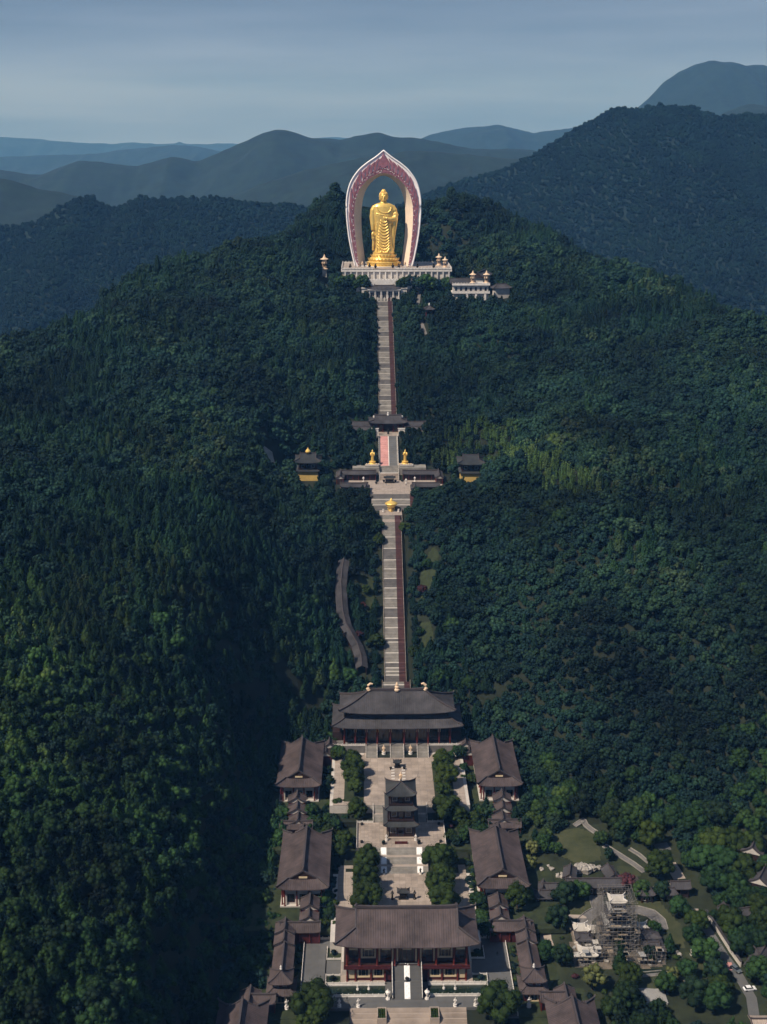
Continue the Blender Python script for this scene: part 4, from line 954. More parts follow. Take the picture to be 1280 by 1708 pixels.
def gallery(segs, label, name='gallery', ends='white_wall', m='tile_brown', group='covered galleries of the temple', wallm='red_wood'):
    """covered walk: segs = list of (x, y, z, length, width, eave, angle, rise)"""
    x, y, z = segs[0][:3]; o = empty(name, (x, y, z), 0, label, 'covered gallery', group)
    for (sx_, sy_, sz_, L, D, e, ang, rise) in segs:
        g_ = MB(); a = R(ang); ca, sa = math.cos(a), math.sin(a)
        tmp = empty('tmp', (0, 0, 0))
        w_ = MB(); w_.box(-L / 2 + .3, -D / 2 + 1.1, -1.2, L / 2 - .3, D / 2 - 1.1, e - .1)
        q = w_.build('gallery_wall', wallm, tmp)
        ro = roof(tmp, L, D, rise, e, 'gable', lift=.35, m=m, rib=.7, ridge=.5, end=.5, ornaments=False, gable_mat=ends)
        n = max(1, int(L / 3.4))
        for i in range(n + 1):
            for s in (-1, 1): column(tmp, -L / 2 + .5 + (L - 1) * i / n, s * (D / 2 - .7), 0, e, .17)
        for ch in list(tmp.children):
            ch.parent = o; ch.location = Vector((sx_ - x, sy_ - y, sz_ - z)) + Matrix.Rotation(a, 3, 'Z') @ ch.location; ch.rotation_euler = (0, 0, a)
        bpy.data.objects.remove(tmp)
    return o
for s in (-1, 1):
    sd_ = 'left' if s < 0 else 'right'
    gallery([(s * 44.0, 484.0, 8.6, 5.6, 8.0, 5.4, 90, 2.6), (s * 43.6, 478.2, 7.2, 6.2, 8.6, 5.0, 90, 2.6), (s * 43.0, 471.6, 5.6, 7.0, 8.6, 5.0, 90, 2.6), (s * 43.6, 469.2, 5.6, 14.0, 6.4, 4.6, 0, 2.0), (s * 40.5, 463.5, 4.6, 8.0, 7.0, 4.6, 90, 2.4)],
            f'stepped gallery linking the two {sd_} side halls')
    gallery([(s * 35.6, 415.5, 3.2, 7.5, 7.4, 4.8, 90, 2.3), (s * 35.6, 409.5, 2.0, 6.5, 7.4, 4.6, 90, 2.3), (s * 38.8, 404.6, 1.2, 15.4, 6.4, 4.2, 0, 2.2)], f'L-shaped gallery in front of the lower {sd_} side hall')
    gallery([(s * 44.2, 403.0, 1.6, 7.0, 7.6, 4.4, 90, 2.3), (s * 44.2, 397.0, 1.0, 6.6, 7.6, 4.2, 90, 2.3), (s * 43.9, 384.5, 0.2, 21.5, 7.6, 4.2, 90, 2.3)], f'long brown-roofed gallery running down the {sd_} side of the forecourt')
    gallery([(s * 49.5, 366.4, -1.0, 9., 6.4, 4.6, 0, 1.9), (s * 54.0, 366.2, -1.2, 9., 7.6, 4.6, 90, 2.4), (s * 54.2, 361, -2.2, 8., 7.6, 4.4, 90, 2.4)], f'short crossing roofs between the {sd_} corner tower and the bottom hall')
    gallery([(s * 31.5, 529.5, 11.5, 6.0, 6.6, 5.2, 90, 2.2), (s * 33.0, 524.6, 10.5, 5, 6.6, 4.4, 90, 2.0)], f'small stepped gallery beside the {sd_} end of the great hall')
    # corner tower
    o = empty('corner_tower', (s * 43.6, 372.4, -.5), 0, f'small two-tier corner tower with white finial at the {sd_} end of the forecourt gallery', 'tower', 'corner towers')
    b = MB(); b.box(-3.4, -3.2, 0, 3.4, 3.2, 4.6); b.build('lower_wall', 'red_wood', o)
    window(o, 0, -3.2, .6, 3.4, 3.2, frame='cream')
    roof(o, 10.4, 9.6, 1.7, 4.3, 'skirt', iw=5.6, idp=5.2, lift=.7, m='tile_brown', rib=.6, ridge=.4)
    b = MB(); b.box(-2.6, -2.4, 5.9, 2.6, 2.4, 8.4); b.build('upper_wall', 'column_red', o)
    for x in (-1.4, 1.4): window(o, x, -2.4, 6.4, 1.5, 1.4, frame='white_wall')
    window(o, -2.6, 0, 6.4, 1.6, 1.4, '-x', frame='white_wall')
    roof(o, 8.4, 8.0, 3.0, 8.3, 'hip', rl=0, lift=.8, m='tile_brown', rib=.6, ridge=.35, ornaments=False)
    b = MB(); b.lathe([(.35, 11.6), (.5, 11.9), (.3, 12.2), (.42, 12.6), (.1, 13.3)], n=8); b.build('white_finial', 'marble', o)
    figure(s * 41.5, 366.2, -.1, 1.3, f'pale pink stone guardian in front of the {sd_} corner tower', 'guardians in front of the corner towers', var=1)
    slab('corner_ground', *sorted((s * 37.5, s * 60)), 355, 412, -.05 - .3, 'grass', 1.)
# ================================================================== trees of the temple courts
def court_tree(px, py, zc, r, crown, label, group, ground, sz=1.0):
    p = atz(px, py, zc); return tree(p[0], p[1], ground, r / .98, crown, label, 'tree', group, 'round_tree', 'broad', sz=sz * (zc - ground) / (r / .98) / 1.0 if False else sz)
CT = 'round camphor trees of the lower court'
for k, (px_, py_, r, wd) in enumerate(((612, 1432, 6.1, 'back tree of the left row in the lower court'), (611, 1464, 6.0, 'middle tree of the left row in the lower court'), (613, 1494, 6.3, 'front tree of the left row in the lower court'),
                               (729, 1434, 6.6, 'back tree of the right row in the lower court'), (748, 1424, 4.6, 'smaller tree behind the back of the right row in the lower court'), (737, 1466, 6.0, 'middle tree of the right row in the lower court'), (740, 1498, 6.4, 'front tree of the right row in the lower court'))):
    court_tree(px_, py_, 11.2, r, f'T{k % 4}', 'round dark green ' + wd, CT, 5.0)
for k, (px_, py_, r, wd) in enumerate(((590, 1262, 4.2, 'back tree of the left row on the upper plaza'), (587, 1279, 5.2, 'second tree of the left row on the upper plaza'), (589, 1296, 5.0, 'third tree of the left row on the upper plaza'), (592, 1309, 3.8, 'front tree of the left row on the upper plaza'),
                               (736, 1257, 3.8, 'back tree of the right row on the upper plaza'), (741, 1275, 5.0, 'second tree of the right row on the upper plaza'), (745, 1294, 5.6, 'third tree of the right row on the upper plaza'), (740, 1312, 3.6, 'front tree of the right row on the upper plaza'))):
    court_tree(px_, py_, 18, r, f'T{k % 4}', 'round dark green ' + wd, 'round trees of the upper plaza', 13.0)
for k, (px_, py_, r, zc, g0, wd) in enumerate(((597, 1348, 5.0, 13.5, 8, 'tree left of the pagoda'), (566, 1343, 3.3, 11, 8, 'dome shaped clipped tree at the left edge beyond the pagoda'), (745, 1348, 7.0, 14, 7, 'wide tree right of the pagoda'), (765, 1358, 4.4, 12, 7, 'tree squeezed between the wide tree and the right gallery'), (577, 1400, 4.2, 10, 6, 'tree left of the pagoda terrace'), (566, 1420, 3.6, 8, 5, 'low tree beside the lower left side hall'),
                                         (523, 1672, 8.0, 5, -3, 'large tree at the bottom left of the forecourt'), (833, 1678, 8.2, 5, -3, 'large tree at the bottom right of the forecourt'), (864, 1488, 5.6, 11, 4, 'bright tree standing before the lower right side hall'), (520, 1700, 5.0, 2, -3.2, 'bright small tree under the large one at the bottom left'),
                                         (540, 1500, 4.6, 6, 1.2, 'dark tree left behind the gate hall roof'), (552, 1528, 4.0, 4, 0, 'dark tree between the left gallery and the gate hall'), (800, 1502, 4.6, 6, 1.2, 'dark tree right behind the gate hall roof'), (806, 1532, 4.0, 4, 0, 'dark tree between the right gallery and the gate hall'), (797, 1365, 3.4, 11, 8, 'round tree in front of the right stepped gallery'))):
    court_tree(px_, py_, zc, r, f'T{k % 4}' if 'dark' not in wd else 'B1', 'round green ' + wd, 'single trees of the temple grounds', g0)
rs = random.Random(4)
for k in range(170):            # shrubs along the side beds
    side = rs.choice((-1, 1)); zone = rs.random()
    if zone < .3: x, y, z = side * rs.uniform(25.8, 28.6), rs.uniform(407, 452), 3.9; wd = 'beside the lower side halls'
    elif zone < .55: x, y, z = side * rs.uniform(29, 33.2), rs.uniform(484, 520), 9.5; wd = 'along the upper side halls'
    elif zone < .8: x, y, z = side * rs.uniform(20, 37), rs.uniform(457, 480), 6.5; wd = 'around the pagoda terrace'
    else: x, y, z = side * rs.uniform(38.2, 39.6), rs.uniform(376, 402), -.1; wd = 'between the forecourt railing and the gallery'
    if .25 < zone < .8 and rs.random() < .35: side, x, y, z = side, side * rs.uniform(17, 29), rs.uniform(523.5, 527), 12.9; wd = 'at the foot of the great hall podium'
    sc = rs.uniform(1.4, 3.3) * (.6 if zone > .8 or z > 12 else 1); kk = rs.choice(['S0', 'S0', 'S1', 'S1', 'F0' if side > 0 and .55 < zone < .8 else 'S1'])
    tree(x, y, z, sc, kk, f'{"dark red" if kk == "F0" else "dark" if kk == "S1" else "green"} clipped shrub {wd} on the {"left" if side < 0 else "right"}', 'shrub', f'clipped shrubs {wd}', 'clipped_shrub', 'shrub')
for k in range(10):
    side = -1 if k % 2 else 1; x = side * rs.uniform(21.5, 28); y = rs.uniform(353, 362)
    tree(x, y, -3.0, rs.uniform(1.8, 2.8), 'S1', f'dark shrub in the sunken bed {"left" if side < 0 else "right"} of the front stairs', 'shrub', 'dark shrubs beside the front stairs', 'clipped_shrub', 'shrub')
for s in (-1, 1):
    for y, wd in ((381, 'front'), (396, 'rear')): tree(s * 26.2, y, .12, 2.4, 'S1', f'round dark shrub on the {wd} lawn bed {"left" if s < 0 else "right"} of the gate hall', 'shrub', 'shrubs on the lawn beds beside the gate hall', 'clipped_shrub', 'shrub')

for k in range(46):            # small trees filling the beds between the halls and the courts
    side = rs.choice((-1, 1)); zone = rs.random()
    if zone < .4: x, y, z = side * rs.uniform(20, 36), rs.uniform(457, 479), 6.5; wd = 'in the bed beside the pagoda terrace'
    elif zone < .6: x, y, z = side * rs.uniform(29.5, 32.5), rs.uniform(486, 518), 9.5; wd = 'between the upper plaza and the side hall'
    elif zone < .8: x, y, z = side * rs.uniform(18, 32), rs.uniform(530, 556) if False else rs.uniform(522, 526.5), 12.9; wd = 'in front of the great hall podium'
    else: x, y, z = side * rs.uniform(27, 36), rs.uniform(403, 414), 1.5; wd = 'behind the grey forecourt'
    if zone >= .6 and zone < .8 and abs(x) < 24: x = side * rs.uniform(24.5, 30)
    tree(x, y, z, rs.uniform(1.9, 3.4), rs.choice(['T0', 'T1', 'B0', 'B2', 'D0', 'D1']), f'small green tree {wd} on the {"left" if side < 0 else "right"}', 'tree', f'small trees {wd}', 'broadleaf_tree')
# ================================================================== stairway up the hill
def py_to_Y(py, ya, za, yb, zb):
    best = None
    for i in range(801):
        u = i / 800; Y = ya + (yb - ya) * u; Z = za + (zb - za) * u; q = project(0., Y, Z)[1]
        if best is None or abs(q - py) < best[0]: best = (abs(q - py), Y, Z)
    return best[1:]
def long_stair(nm, pys, ya, za, yb, zb, x0, xr, x1, label):
    """grey flights on the left lane, dark red on the right lane, pale landings between; pys = photo rows of the landings"""
    root = empty(nm, (0, ya, za)); root['kind'] = 'structure'
    P = [(ya, za)] + [py_to_Y(p, ya, za, yb, zb) for p in pys] + [(yb, zb)]
    for k, ((a, za_), (c, zc_)) in enumerate(zip(P[:-1], P[1:])):
        L = 1.5 if k < len(P) - 2 else 0
        c2 = c - L
        mm = 'stair_stone' if k % 3 else 'stair_stone_dark'
        steps('stair_flight', x0, xr, a - ya, za_ - za, c2 - ya, zc_ - za, mm, root)
        if x1 > xr: steps('red_stair_flight', xr, x1, a - ya, za_ - za, c2 - ya, zc_ - za, 'red_stone', root)
        if L:
            b = MB(); b.box(x0, c2 - ya, zc_ - za - .6, xr, c - ya + .25, zc_ - za + .03); b.build('landing', 'landing_stone', root)
            if x1 > xr: b = MB(); b.box(xr, c2 - ya, zc_ - za - .6, x1, c - ya, zc_ - za + .02); b.build('red_landing', 'red_stone', root)
    for s, x, wd in ((-1, x0 - .25, 'left'), (1, x1 + .25, 'right')):
        path = []
        for k, ((a, za_), (c, zc_)) in enumerate(zip(P[:-1], P[1:])):
            path += [(x, a, za_), (x, c - (1.5 if k < len(P) - 2 else 0), zc_)]
        balustrade(path, f'long pale railing on the {wd} edge of {label}', .9, 'pale_paving', 3.0, .22, 'railings of the long stairs')
    return root
long_stair('stairway_foot', [1141, 1146], 566, 22.5, 575.5, 28, -6.2, 4.4, 7.1, 'the wide foot of the lower stairs')
long_stair('lower_stairway', [1125, 1119, 1113, 1104, 1088, 1070, 1064, 1046, 1029.5, 1013, 997, 980, 964, 948, 933, 914, 895], 575.5, 28, 684, 78, -5.0, 2.0, 5.2, 'the lower stairs')
paved('stair_landing', -5.0, 2.0, 684, 689.5, 78.05, 'pale_paving', s=1.8); slab('red_lane', 2.0, 5.2, 684, 689.5, 78.05, 'red_stone')
st = empty('short_stairs', (0, 689.5, 78)); st['kind'] = 'structure'; steps('stair_flight', -5, 2.0, 0, 0, 3.0, 1.5, 'stair_stone', st); steps('red_stair_flight', 2, 5.2, 0, 0, 3, 1.5, 'red_stone', st)
paved('burner_platform', -6.6, 6.4, 692.5, 702.5, 79.6, 'pale_paving', s=1.8, t=1.5)
balustrade([(6.2, 686, 78), (6.2, 702, 79.6)], 'short pale railing right of the golden burner platform', .9, 'pale_paving')
ws = empty('wide_stairs', (0, 702.5, 79.6)); ws['kind'] = 'structure'
for k in range(3):
    a = k * 5.8; steps('stair_flight', -11.2, 11.4, a, k * 1.8, a + 4.4, (k + 1) * 1.8, 'stair_stone_dark' if k != 1 else 'stair_stone', ws)
    if k < 2: b = MB(); b.box(-11.2, a + 4.4, k * 1.8 + .8, 11.4, a + 5.8, (k + 1) * 1.8); b.build('landing', 'landing_stone', ws)
    steps('red_stair_flight', 11.4, 13.6, a, k * 1.8, a + 4.4, (k + 1) * 1.8, 'red_stone', ws)
paved('middle_plaza', -13.4, 13.6, 718.5, 750, 85.0, 'pale_paving', s=2.4, t=2.); paved('middle_plaza_wing', -30, -13.4, 731, 750, 85.0, 'pale_paving', s=2.4, t=2.); paved('middle_plaza_wing', 13.6, 32, 731, 750, 85.0, 'pale_paving', s=2.4, t=2.)
o = empty('golden_burner', (0.2, 701.0, 79.6), 0, 'round golden incense burner with domed roof at the foot of the wide stairs', 'incense burner')
b = MB(); b.lathe([(1.2, 0), (1.1, .8), (.8, 1.2), (1.6, 2.0), (2.6, 3.0), (2.9, 4.0), (2.7, 4.3)], n=16); b.build('bowl', 'gold', o, smooth=False)
for k in range(3): a = k * 2.1 + .5; b = MB(); b.tube([(1.6 * math.cos(a), 1.6 * math.sin(a), 0), (2.1 * math.cos(a), 2.1 * math.sin(a), 1.2), (1.8 * math.cos(a), 1.8 * math.sin(a), 2.6)], [.3, .35, .4], 6); b.build('leg', 'gold', o)
b = MB(); b.lathe([(3.6, 4.6), (3.3, 5.0), (2.2, 5.6), (1.0, 6.2), (.5, 6.6), (.7, 7.0), (.1, 7.8)], n=16); b.build('domed_lid', 'gold', o)
for s in (-1, 1): b = MB(); b.tube([(s * 2.6, 0, 3.6), (s * 3.5, 0, 4.2), (s * 3.4, 0, 5.0)], .22, 6); b.build('handle', 'gold', o)
for s in (-1, 1):
    b = MB(); b.lathe([(.5, 0), (.7, .6), (.4, 1.0), (.6, 1.8)], s * 4.4, 698.5, 79.6, 8); b.build('stone_urn', 'marble', label=f'small urn {"left" if s < 0 else "right"} of the golden burner', cat='urn', group='urns by the golden burner')
# things on the middle plaza
for k, (x, y, wd) in enumerate(((-7.5, 746.5, 'left'), (7.8, 746.5, 'right'))):
    tree(x, y, 85.02, 1.7, 'S1', f'dark clipped shrub at the {wd} foot of the ramp on the middle plaza', 'shrub', 'shrubs on the middle plaza', 'clipped_shrub', 'shrub')
censer(0, 744.2, 85.02, 1.0, 'wide dark incense burner at the foot of the pink ramp', 5)
for x, y, wd in ((-8.2, 741.5, 'dark urn left on the middle plaza'), (-3.5, 745.6, 'dark urn left of the wide burner at the ramp foot'), (3.6, 745.6, 'dark urn right of the wide burner at the ramp foot')):
    b = MB(); b.lathe([(.5, 0), (.35, .3), (.8, 1.0), (.85, 1.4)], x, y, 85.02, 8); b.build('bronze_urn', 'bronze', label=wd, cat='urn')
for x, y, wd in ((-16, 747, 'left'), (15.5, 747, 'right'), (10, 742.5, 'front right')): lantern_statue(x, y, 85.02, 1.0, f'stone lantern on the {wd} of the middle plaza', 'lanterns on the middle plaza')
# galleries round the middle plaza
GM = 'tile_grey'
for s in (-1, 1):
    sd_ = 'left' if s < 0 else 'right'
    gallery([(s * 19, 753, 85, 22, 5.4, 3.6, 0, 1.8), (s * 30.3, 748, 85, 15, 5.4, 3.6, 90, 1.8), (s * 21.5, 728.5, 83.5, 17, 5.4, 3.8, 0, 1.7), (s * 14.6, 725.5, 83.0, 9, 5.0, 3.8, 90, 1.7)], f'grey-roofed gallery round the {sd_} half of the middle plaza', m=GM, wallm='dark_wood')
    b = MB(); b.box(s * 14.5 - 8.3, 756, 80, s * 14.5 + 8.3, 764, 91.5); o = b.build('retaining_wall', 'stair_stone'); tag(o, kind='structure')
    b = MB(); b.box(min(s * 6.6, s * 15), 757.5, 91.5, max(s * 6.6, s * 15), 764, 92.4); tag(b.build('statue_terrace', 'stair_stone'), kind='structure')
    balustrade([(s * 6.8, 757.6, 92.4), (s * 14.8, 757.6, 92.4)], f'short pale railing in front of the {sd_} golden statue', .8, 'marble', 1.4)
# ramp with a pink lane and a grey lane
rs_ = empty('pink_ramp', (0, 750, 85)); rs_['kind'] = 'structure'
steps('stair_flight', -6.0, 5.6, 0, 0, 5.2, 3.2, 'paving', rs_); b = MB(); b.box(-6, 5.2, 2.4, 5.6, 6.4, 3.2); b.build('landing', 'marble', rs_); steps('stair_flight', -6, 5.6, 6.4, 3.2, 12.2, 6.2, 'stair_stone', rs_)
def sloped(nm, x0, x1, ya, za, yb, zb, m, par, t=.8):
    b = MB(); b.add([(x0, ya, za), (x1, ya, za), (x1, yb, zb), (x0, yb, zb), (x0, ya, za - t), (x1, ya, za - t), (x1, yb, zb - t), (x0, yb, zb - t)], [(0, 1, 2, 3), (4, 5, 1, 0), (0, 3, 7, 4), (1, 5, 6, 2), (3, 2, 6, 7)]); return b.build(nm, m, par)
n = 14
for k in range(n):
    ya, yb = 12.2 + 31.0 * k / n, 12.2 + 31.0 * (k + 1) / n - .12; f_ = lambda y: 6.2 + (y - 12.2) / 31.0 * 11.8
    sloped('pink_slab', -5.4, -.3, ya, f_(ya), yb, f_(yb), 'pink_stone', rs_); sloped('grey_slab', .15, 5.0, ya, f_(ya), yb, f_(yb), 'grey_paving', rs_)
sloped('white_strip', -.3, .15, 12.2, 6.24, 43.2, 18.04, 'marble', rs_)
sloped('ramp_kerb', -6.1, -5.4, 12.2, 6.5, 43.2, 18.3, 'stair_stone', rs_, 1.4); sloped('ramp_kerb', 5.0, 5.7, 12.2, 6.5, 43.2, 18.3, 'stair_stone', rs_, 1.4)
for s, x in ((-1, -6.2), (1, 5.8)): balustrade([(x, 750.2, 85.2), (x, 762, 91.5), (x, 793, 103.2)], f'sloping white railing on the {"left" if s < 0 else "right"} edge of the pink ramp', .9, 'marble', 2.4)

def robed_figure(b, H, sway=0.):
    """standing robed Buddha-like figure of height H facing -y"""
    k = H / 8.0
    b.lathe([(1.05 * k, 0), (1.1 * k, .3 * k), (.95 * k, 1.5 * k), (.92 * k, 3 * k), (1.05 * k, 4.3 * k), (1.12 * k, 5.2 * k), (1.05 * k, 6.0 * k), (.75 * k, 6.35 * k), (.3 * k, 6.5 * k), (.28 * k, 6.7 * k)], n=14, sy=.7)
    b.ball((0, -.03 * k, 7.12 * k), .5 * k, 12, 8, 0, 1.2); b.ball((0, 0, 7.72 * k), .26 * k, 10, 6)
def gold_statue(x, y, z, label, var):
    o = empty('golden_statue', (x, y, z), 0, label, 'statue', 'golden statues beside the pink ramp')
    b = MB(); b.lathe([(2.6, 0), (2.7, .5), (2.2, .7), (1.7, 1.2), (2.1, 1.9), (1.7, 2.2)], n=16); b.build('lotus_base', 'gold', o)
    b = MB(); robed_figure(b, 7.4)
    for s in (-1, 1): b.tube([(s * .85, 0, 5.6), (s * 1.15, -.2, 4.2), (s * (.5 if (var == s) else .95), -.8, 3.6 if var != s else 4.6)], [.36, .38, .2], 7)
    if var: b.tube([(var * .5, -.8, 4.6), (var * 1.1, -.9, 5.5)], [.2, .12], 6)
    q = b.build('body', 'gold', o, smooth=True, loc=(0, 0, 2.1))
    for k in range(10): a = k * .628; b = MB(); b.lathe([(.2, 0), (.42, .25), (.38, .6), (.1, .8)], 2.5 * math.cos(a), 2.0 * math.sin(a) - .2, -.02, 6); b.build('lotus_petal', 'pale_gold', o)
    for k, xx in enumerate((-3.6, -2.4, 2.4, 3.6)):
        b = MB(); b.lathe([(.4, 0), (.3, .3), (.5, .8), (.2, 1.1)], xx, -1.9, 0, 7); b.build('lotus_lamp', 'pale_gold', o)
gold_statue(-10.4, 760.9, 92.4, 'golden standing statue on a lotus base left of the pink ramp', 0); gold_statue(9.9, 760.9, 92.4, 'golden standing statue with a raised hand right of the pink ramp', -1)

# gate above the ramp
paved('gate_terrace', -26, 26, 793.2, 822, 103.05, 'paving', s=2.4, t=3)
o = empty('hill_gate', (0, 806.5, 103.1), 0, 'grey-roofed gate building across the axis at the top of the pink ramp', 'temple gate')
b = MB(); b.box(-10, -1, 0, -3.5, 7, 6); b.build('wall', 'dark_wood', o); b = MB(); b.box(3.5, -1, 0, 10, 7, 6); b.build('wall', 'dark_wood', o); b = MB(); b.box(-3.5, 3, 0, 3.5, 7, 6); b.build('back_wall', 'dark_wood', o)
for x in (-10, -6.6, -3.3, 3.3, 6.6, 10): column(o, x, -1.6, 0, 6, .26)
for x in (-8.4, -5, 5, 8.4): window(o, x, -1, .4, 2.4, 4.2, frame='red_wood')
brackets(o, 21, 10, 5.2, .8, 1.8, 'dark_wood', y0=3)
roof(o, 25.5, 13.5, 4.0, 6.1, 'xieshan', gx=8.8, ts=.45, lift=1.1, m='tile_grey', rib=.7, ridge=.6, end=.8, y0=3, gable_mat='white_wall')
b = MB(); b.lathe([(.7, 10), (.8, 10.6), (.5, 11.2), (.6, 11.8), (.1, 12.6)], 0, 3, 0, 8); b.build('pale_finial', 'marble', o)
for s in (-1, 1):
    b = MB(); b.lathe([(.5, 8.6), (.6, 9.4), (.2, 10.2)], s * 9.3, 3, 0, 7); b.build('pale_finial', 'marble', o)
    q = empty('gate_wing', (s * 17.3, 808, 103.1), 0, f'low grey-roofed wing {"left" if s < 0 else "right"} of the hill gate', 'temple wing', 'wings of the hill gate')
    b = MB(); b.box(-6.5, -2, 0, 6.5, 4, 3.8); b.build('wall', 'white_wall', q)
    for x in (-4.6, -1.5, 1.6, 4.7): window(q, x, -2, .8, 2.1, 2.0, frame='dark_wood')
    roof(q, 15, 8.4, 2.2, 3.8, 'gable', lift=.3, m='tile_grey', rib=.7, ridge=.45, y0=1, end=.5)
    b = MB(); b.box(-4.6, -9.4, 0, 4.4, -6.2, 2.8); b.build('front_room', 'white_wall', q)
    for x in (-3, 0, 3): window(q, x, -9.4, .6, 1.9, 1.6, frame='dark_wood')
    roof(q, 10.4, 5.4, 1.6, 2.9, 'gable', lift=.2, m='tile_grey', rib=.7, ridge=.4, y0=-7.8, end=.4)
    q2 = empty('relief_wall', (s * 8.6, 796.8, 103.1), 0, f'white carved screen wall {"left" if s < 0 else "right"} of the pink ramp top', 'screen wall', 'screen walls of the hill gate')
    b = MB(); b.cb(0, 0, 0, 4.4, .8, 4.0); b.cb(0, 0, 4, 5, 1.3, .3); b.build('wall', 'marble', q2); b = MB(); b.lathe([(1.3, 0), (1.2, .15), (.8, .2), (.75, .05)], n=16); r_ = b.build('round_relief', 'white_wall', q2, loc=(0, -.42, 2)); r_.rotation_euler = (math.pi / 2, 0, 0)
figure(0, 799.5, 103.1, 1.3, 'dark bronze statue standing in the doorway of the hill gate', None, 'bronze', 'bronze')
long_stair('upper_stairway', [685, 676.5, 668, 659, 650, 641, 632, 623, 614, 605, 596, 587, 578, 570, 561, 552.5, 544, 535.5, 527, 519, 511, 503, 495], 822, 104.5, 1003, 167.5, -5.4, 2.7, 5.8, 'the upper stairs')

# bell and drum towers
def hill_tower(x, y, z, label):
    o = empty('bell_tower', (x, y, z), 0, label, 'tower')
    b = MB(); b.box(-6.2, -6, -3, 6.2, 6, 5.2); b.build('yellow_base', 'yellow_wall', o)
    roof(o, 14.6, 14.2, 1.2, 5.3, 'skirt', iw=10, idp=9.6, lift=.4, m='tile_dark', rib=.7, ridge=.3)
    b = MB(); b.box(-4.9, -4.6, 6.4, 4.9, 4.6, 10.9); b.build('wall', 'dark_wood', o)
    window(o, 0, -4.6, 6.6, 2.6, 3.3, frame='red_wood')
    for x_ in (-3.2, 3.2): window(o, x_, -4.6, 7.1, 1.9, 2.2, frame='white_wall')
    for fx, xx in (('-x', -4.9), ('+x', 4.9)): window(o, xx, 0, 7.1, 2.4, 2.2, fx, frame='white_wall')
    for sx in (-1, 1):
        for sy in (-1, 1): column(o, sx * 5.3, sy * 5.0, 6.4, 10.9, .2)
    balustrade([(-5.8, -5.6, 6.5), (5.8, -5.6, 6.5), (5.8, 5.6, 6.5), (-5.8, 5.6, 6.5)], '', .7, 'dark_wood', 1.6, .14, parent=o, closed=True)
    brackets(o, 10.6, 10, 10.2, .8, 1.6, 'cream')
    roof(o, 16.4, 15.4, 4.2, 10.9, 'xieshan', gx=5.0, ts=.5, lift=1.2, m='tile_dark', rib=.7, ridge=.5, end=.7, gable_mat='dark_wood'); return o
pl_, pr_ = atz(514, 800, 86), atz(786, 803, 86)
o = hill_tower(pl_[0], pl_[1] + 6, 86, 'two-storey tower with yellow base among the trees left of the middle plaza')
b = MB(); b.lathe([(.5, 15.2), (1.5, 15.8), (1.7, 16.6), (1.0, 17.4), (.4, 18.2), (.1, 19)], 0, 0, 0, 10); b.build('golden_finial', 'gold', o)
hill_tower(pr_[0], pr_[1] + 6, 86, 'two-storey tower with yellow base among the bamboo right of the middle plaza')
EXC += [(pl_[0] - 9, pl_[0] + 9, pl_[1] - 38, pl_[1] + 15), (pr_[0] - 9, pr_[0] + 9, pr_[1] - 38, pr_[1] + 15)]
# pale clearing left of the left tower, with a small path
p = hit(456, 780); EXC.append((p[0] - 7, p[0] + 7, p[1] - 22, p[1] + 12)); 
def path_strip(nm, pix, width, m, dz=.35, kerb=None, label=None):
    """ribbon laid on the ground through photo pixels"""
    P = [Vector(hit(a, b_)) for a, b_ in pix]; Q = []
    for i in range(len(P) - 1):
        for k in range(6): Q.append(P[i].lerp(P[i + 1], k / 6))
    Q.append(P[-1]); L_, R_ = [], []
    for i, q in enumerate(Q):
        d = (Q[min(i + 1, len(Q) - 1)] - Q[max(i - 1, 0)]); d.z = 0; d.normalize(); n_ = Vector((-d.y, d.x, 0)) * width / 2
        for S_, v in ((L_, q + n_), (R_, q - n_)): S_.append((v.x, v.y, max(hz1(v.x, v.y), hz1(q.x, q.y)) + dz))
    b = MB(); b.grid([L_, R_]); b.grid([[(x, y, z - .8) for x, y, z in L_], L_]); b.grid([R_, [(x, y, z - .8) for x, y, z in R_]]); o = b.build(nm, m); o['kind'] = 'structure'
    if kerb:
        for S_ in (L_, R_):
            b = MB()
            for a, c in zip(S_[:-1], S_[1:]): b.bar(a, c, .22, .35)
            b.build('kerb', kerb, o)
    for q in Q: EXC.append((q.x - width / 2 - 2.2, q.x + width / 2 + 2.2, q.y - 2.6 - width * .3, q.y + 2.6 + width * .3))
    return o
path_strip('hill_path', [(454, 788), (450, 770), (447, 757)], 6, 'stair_stone', .5)
def hand_rail_road():
    """covered walkway seen as a bent grey double ribbon left of the lower stairs"""
    o = None
path_strip('covered_walk_floor', [(602, 1122), (600, 1098), (584, 1062), (571, 1035), (569, 990), (570, 950)], 4, 'soil', .3)
wk = [Vector(hit(a_, b_)) + Vector((0, 0, 4.2)) for a_, b_ in ((604, 1128), (602, 1108), (596, 1090), (586, 1072), (577, 1056), (572, 1036), (570, 1012), (569, 988), (571, 966), (574, 948))]
cw = empty('covered_walk', tuple(wk[0]), 0, 'bent grey-roofed covered walk climbing left of the lower stairs', 'covered gallery')
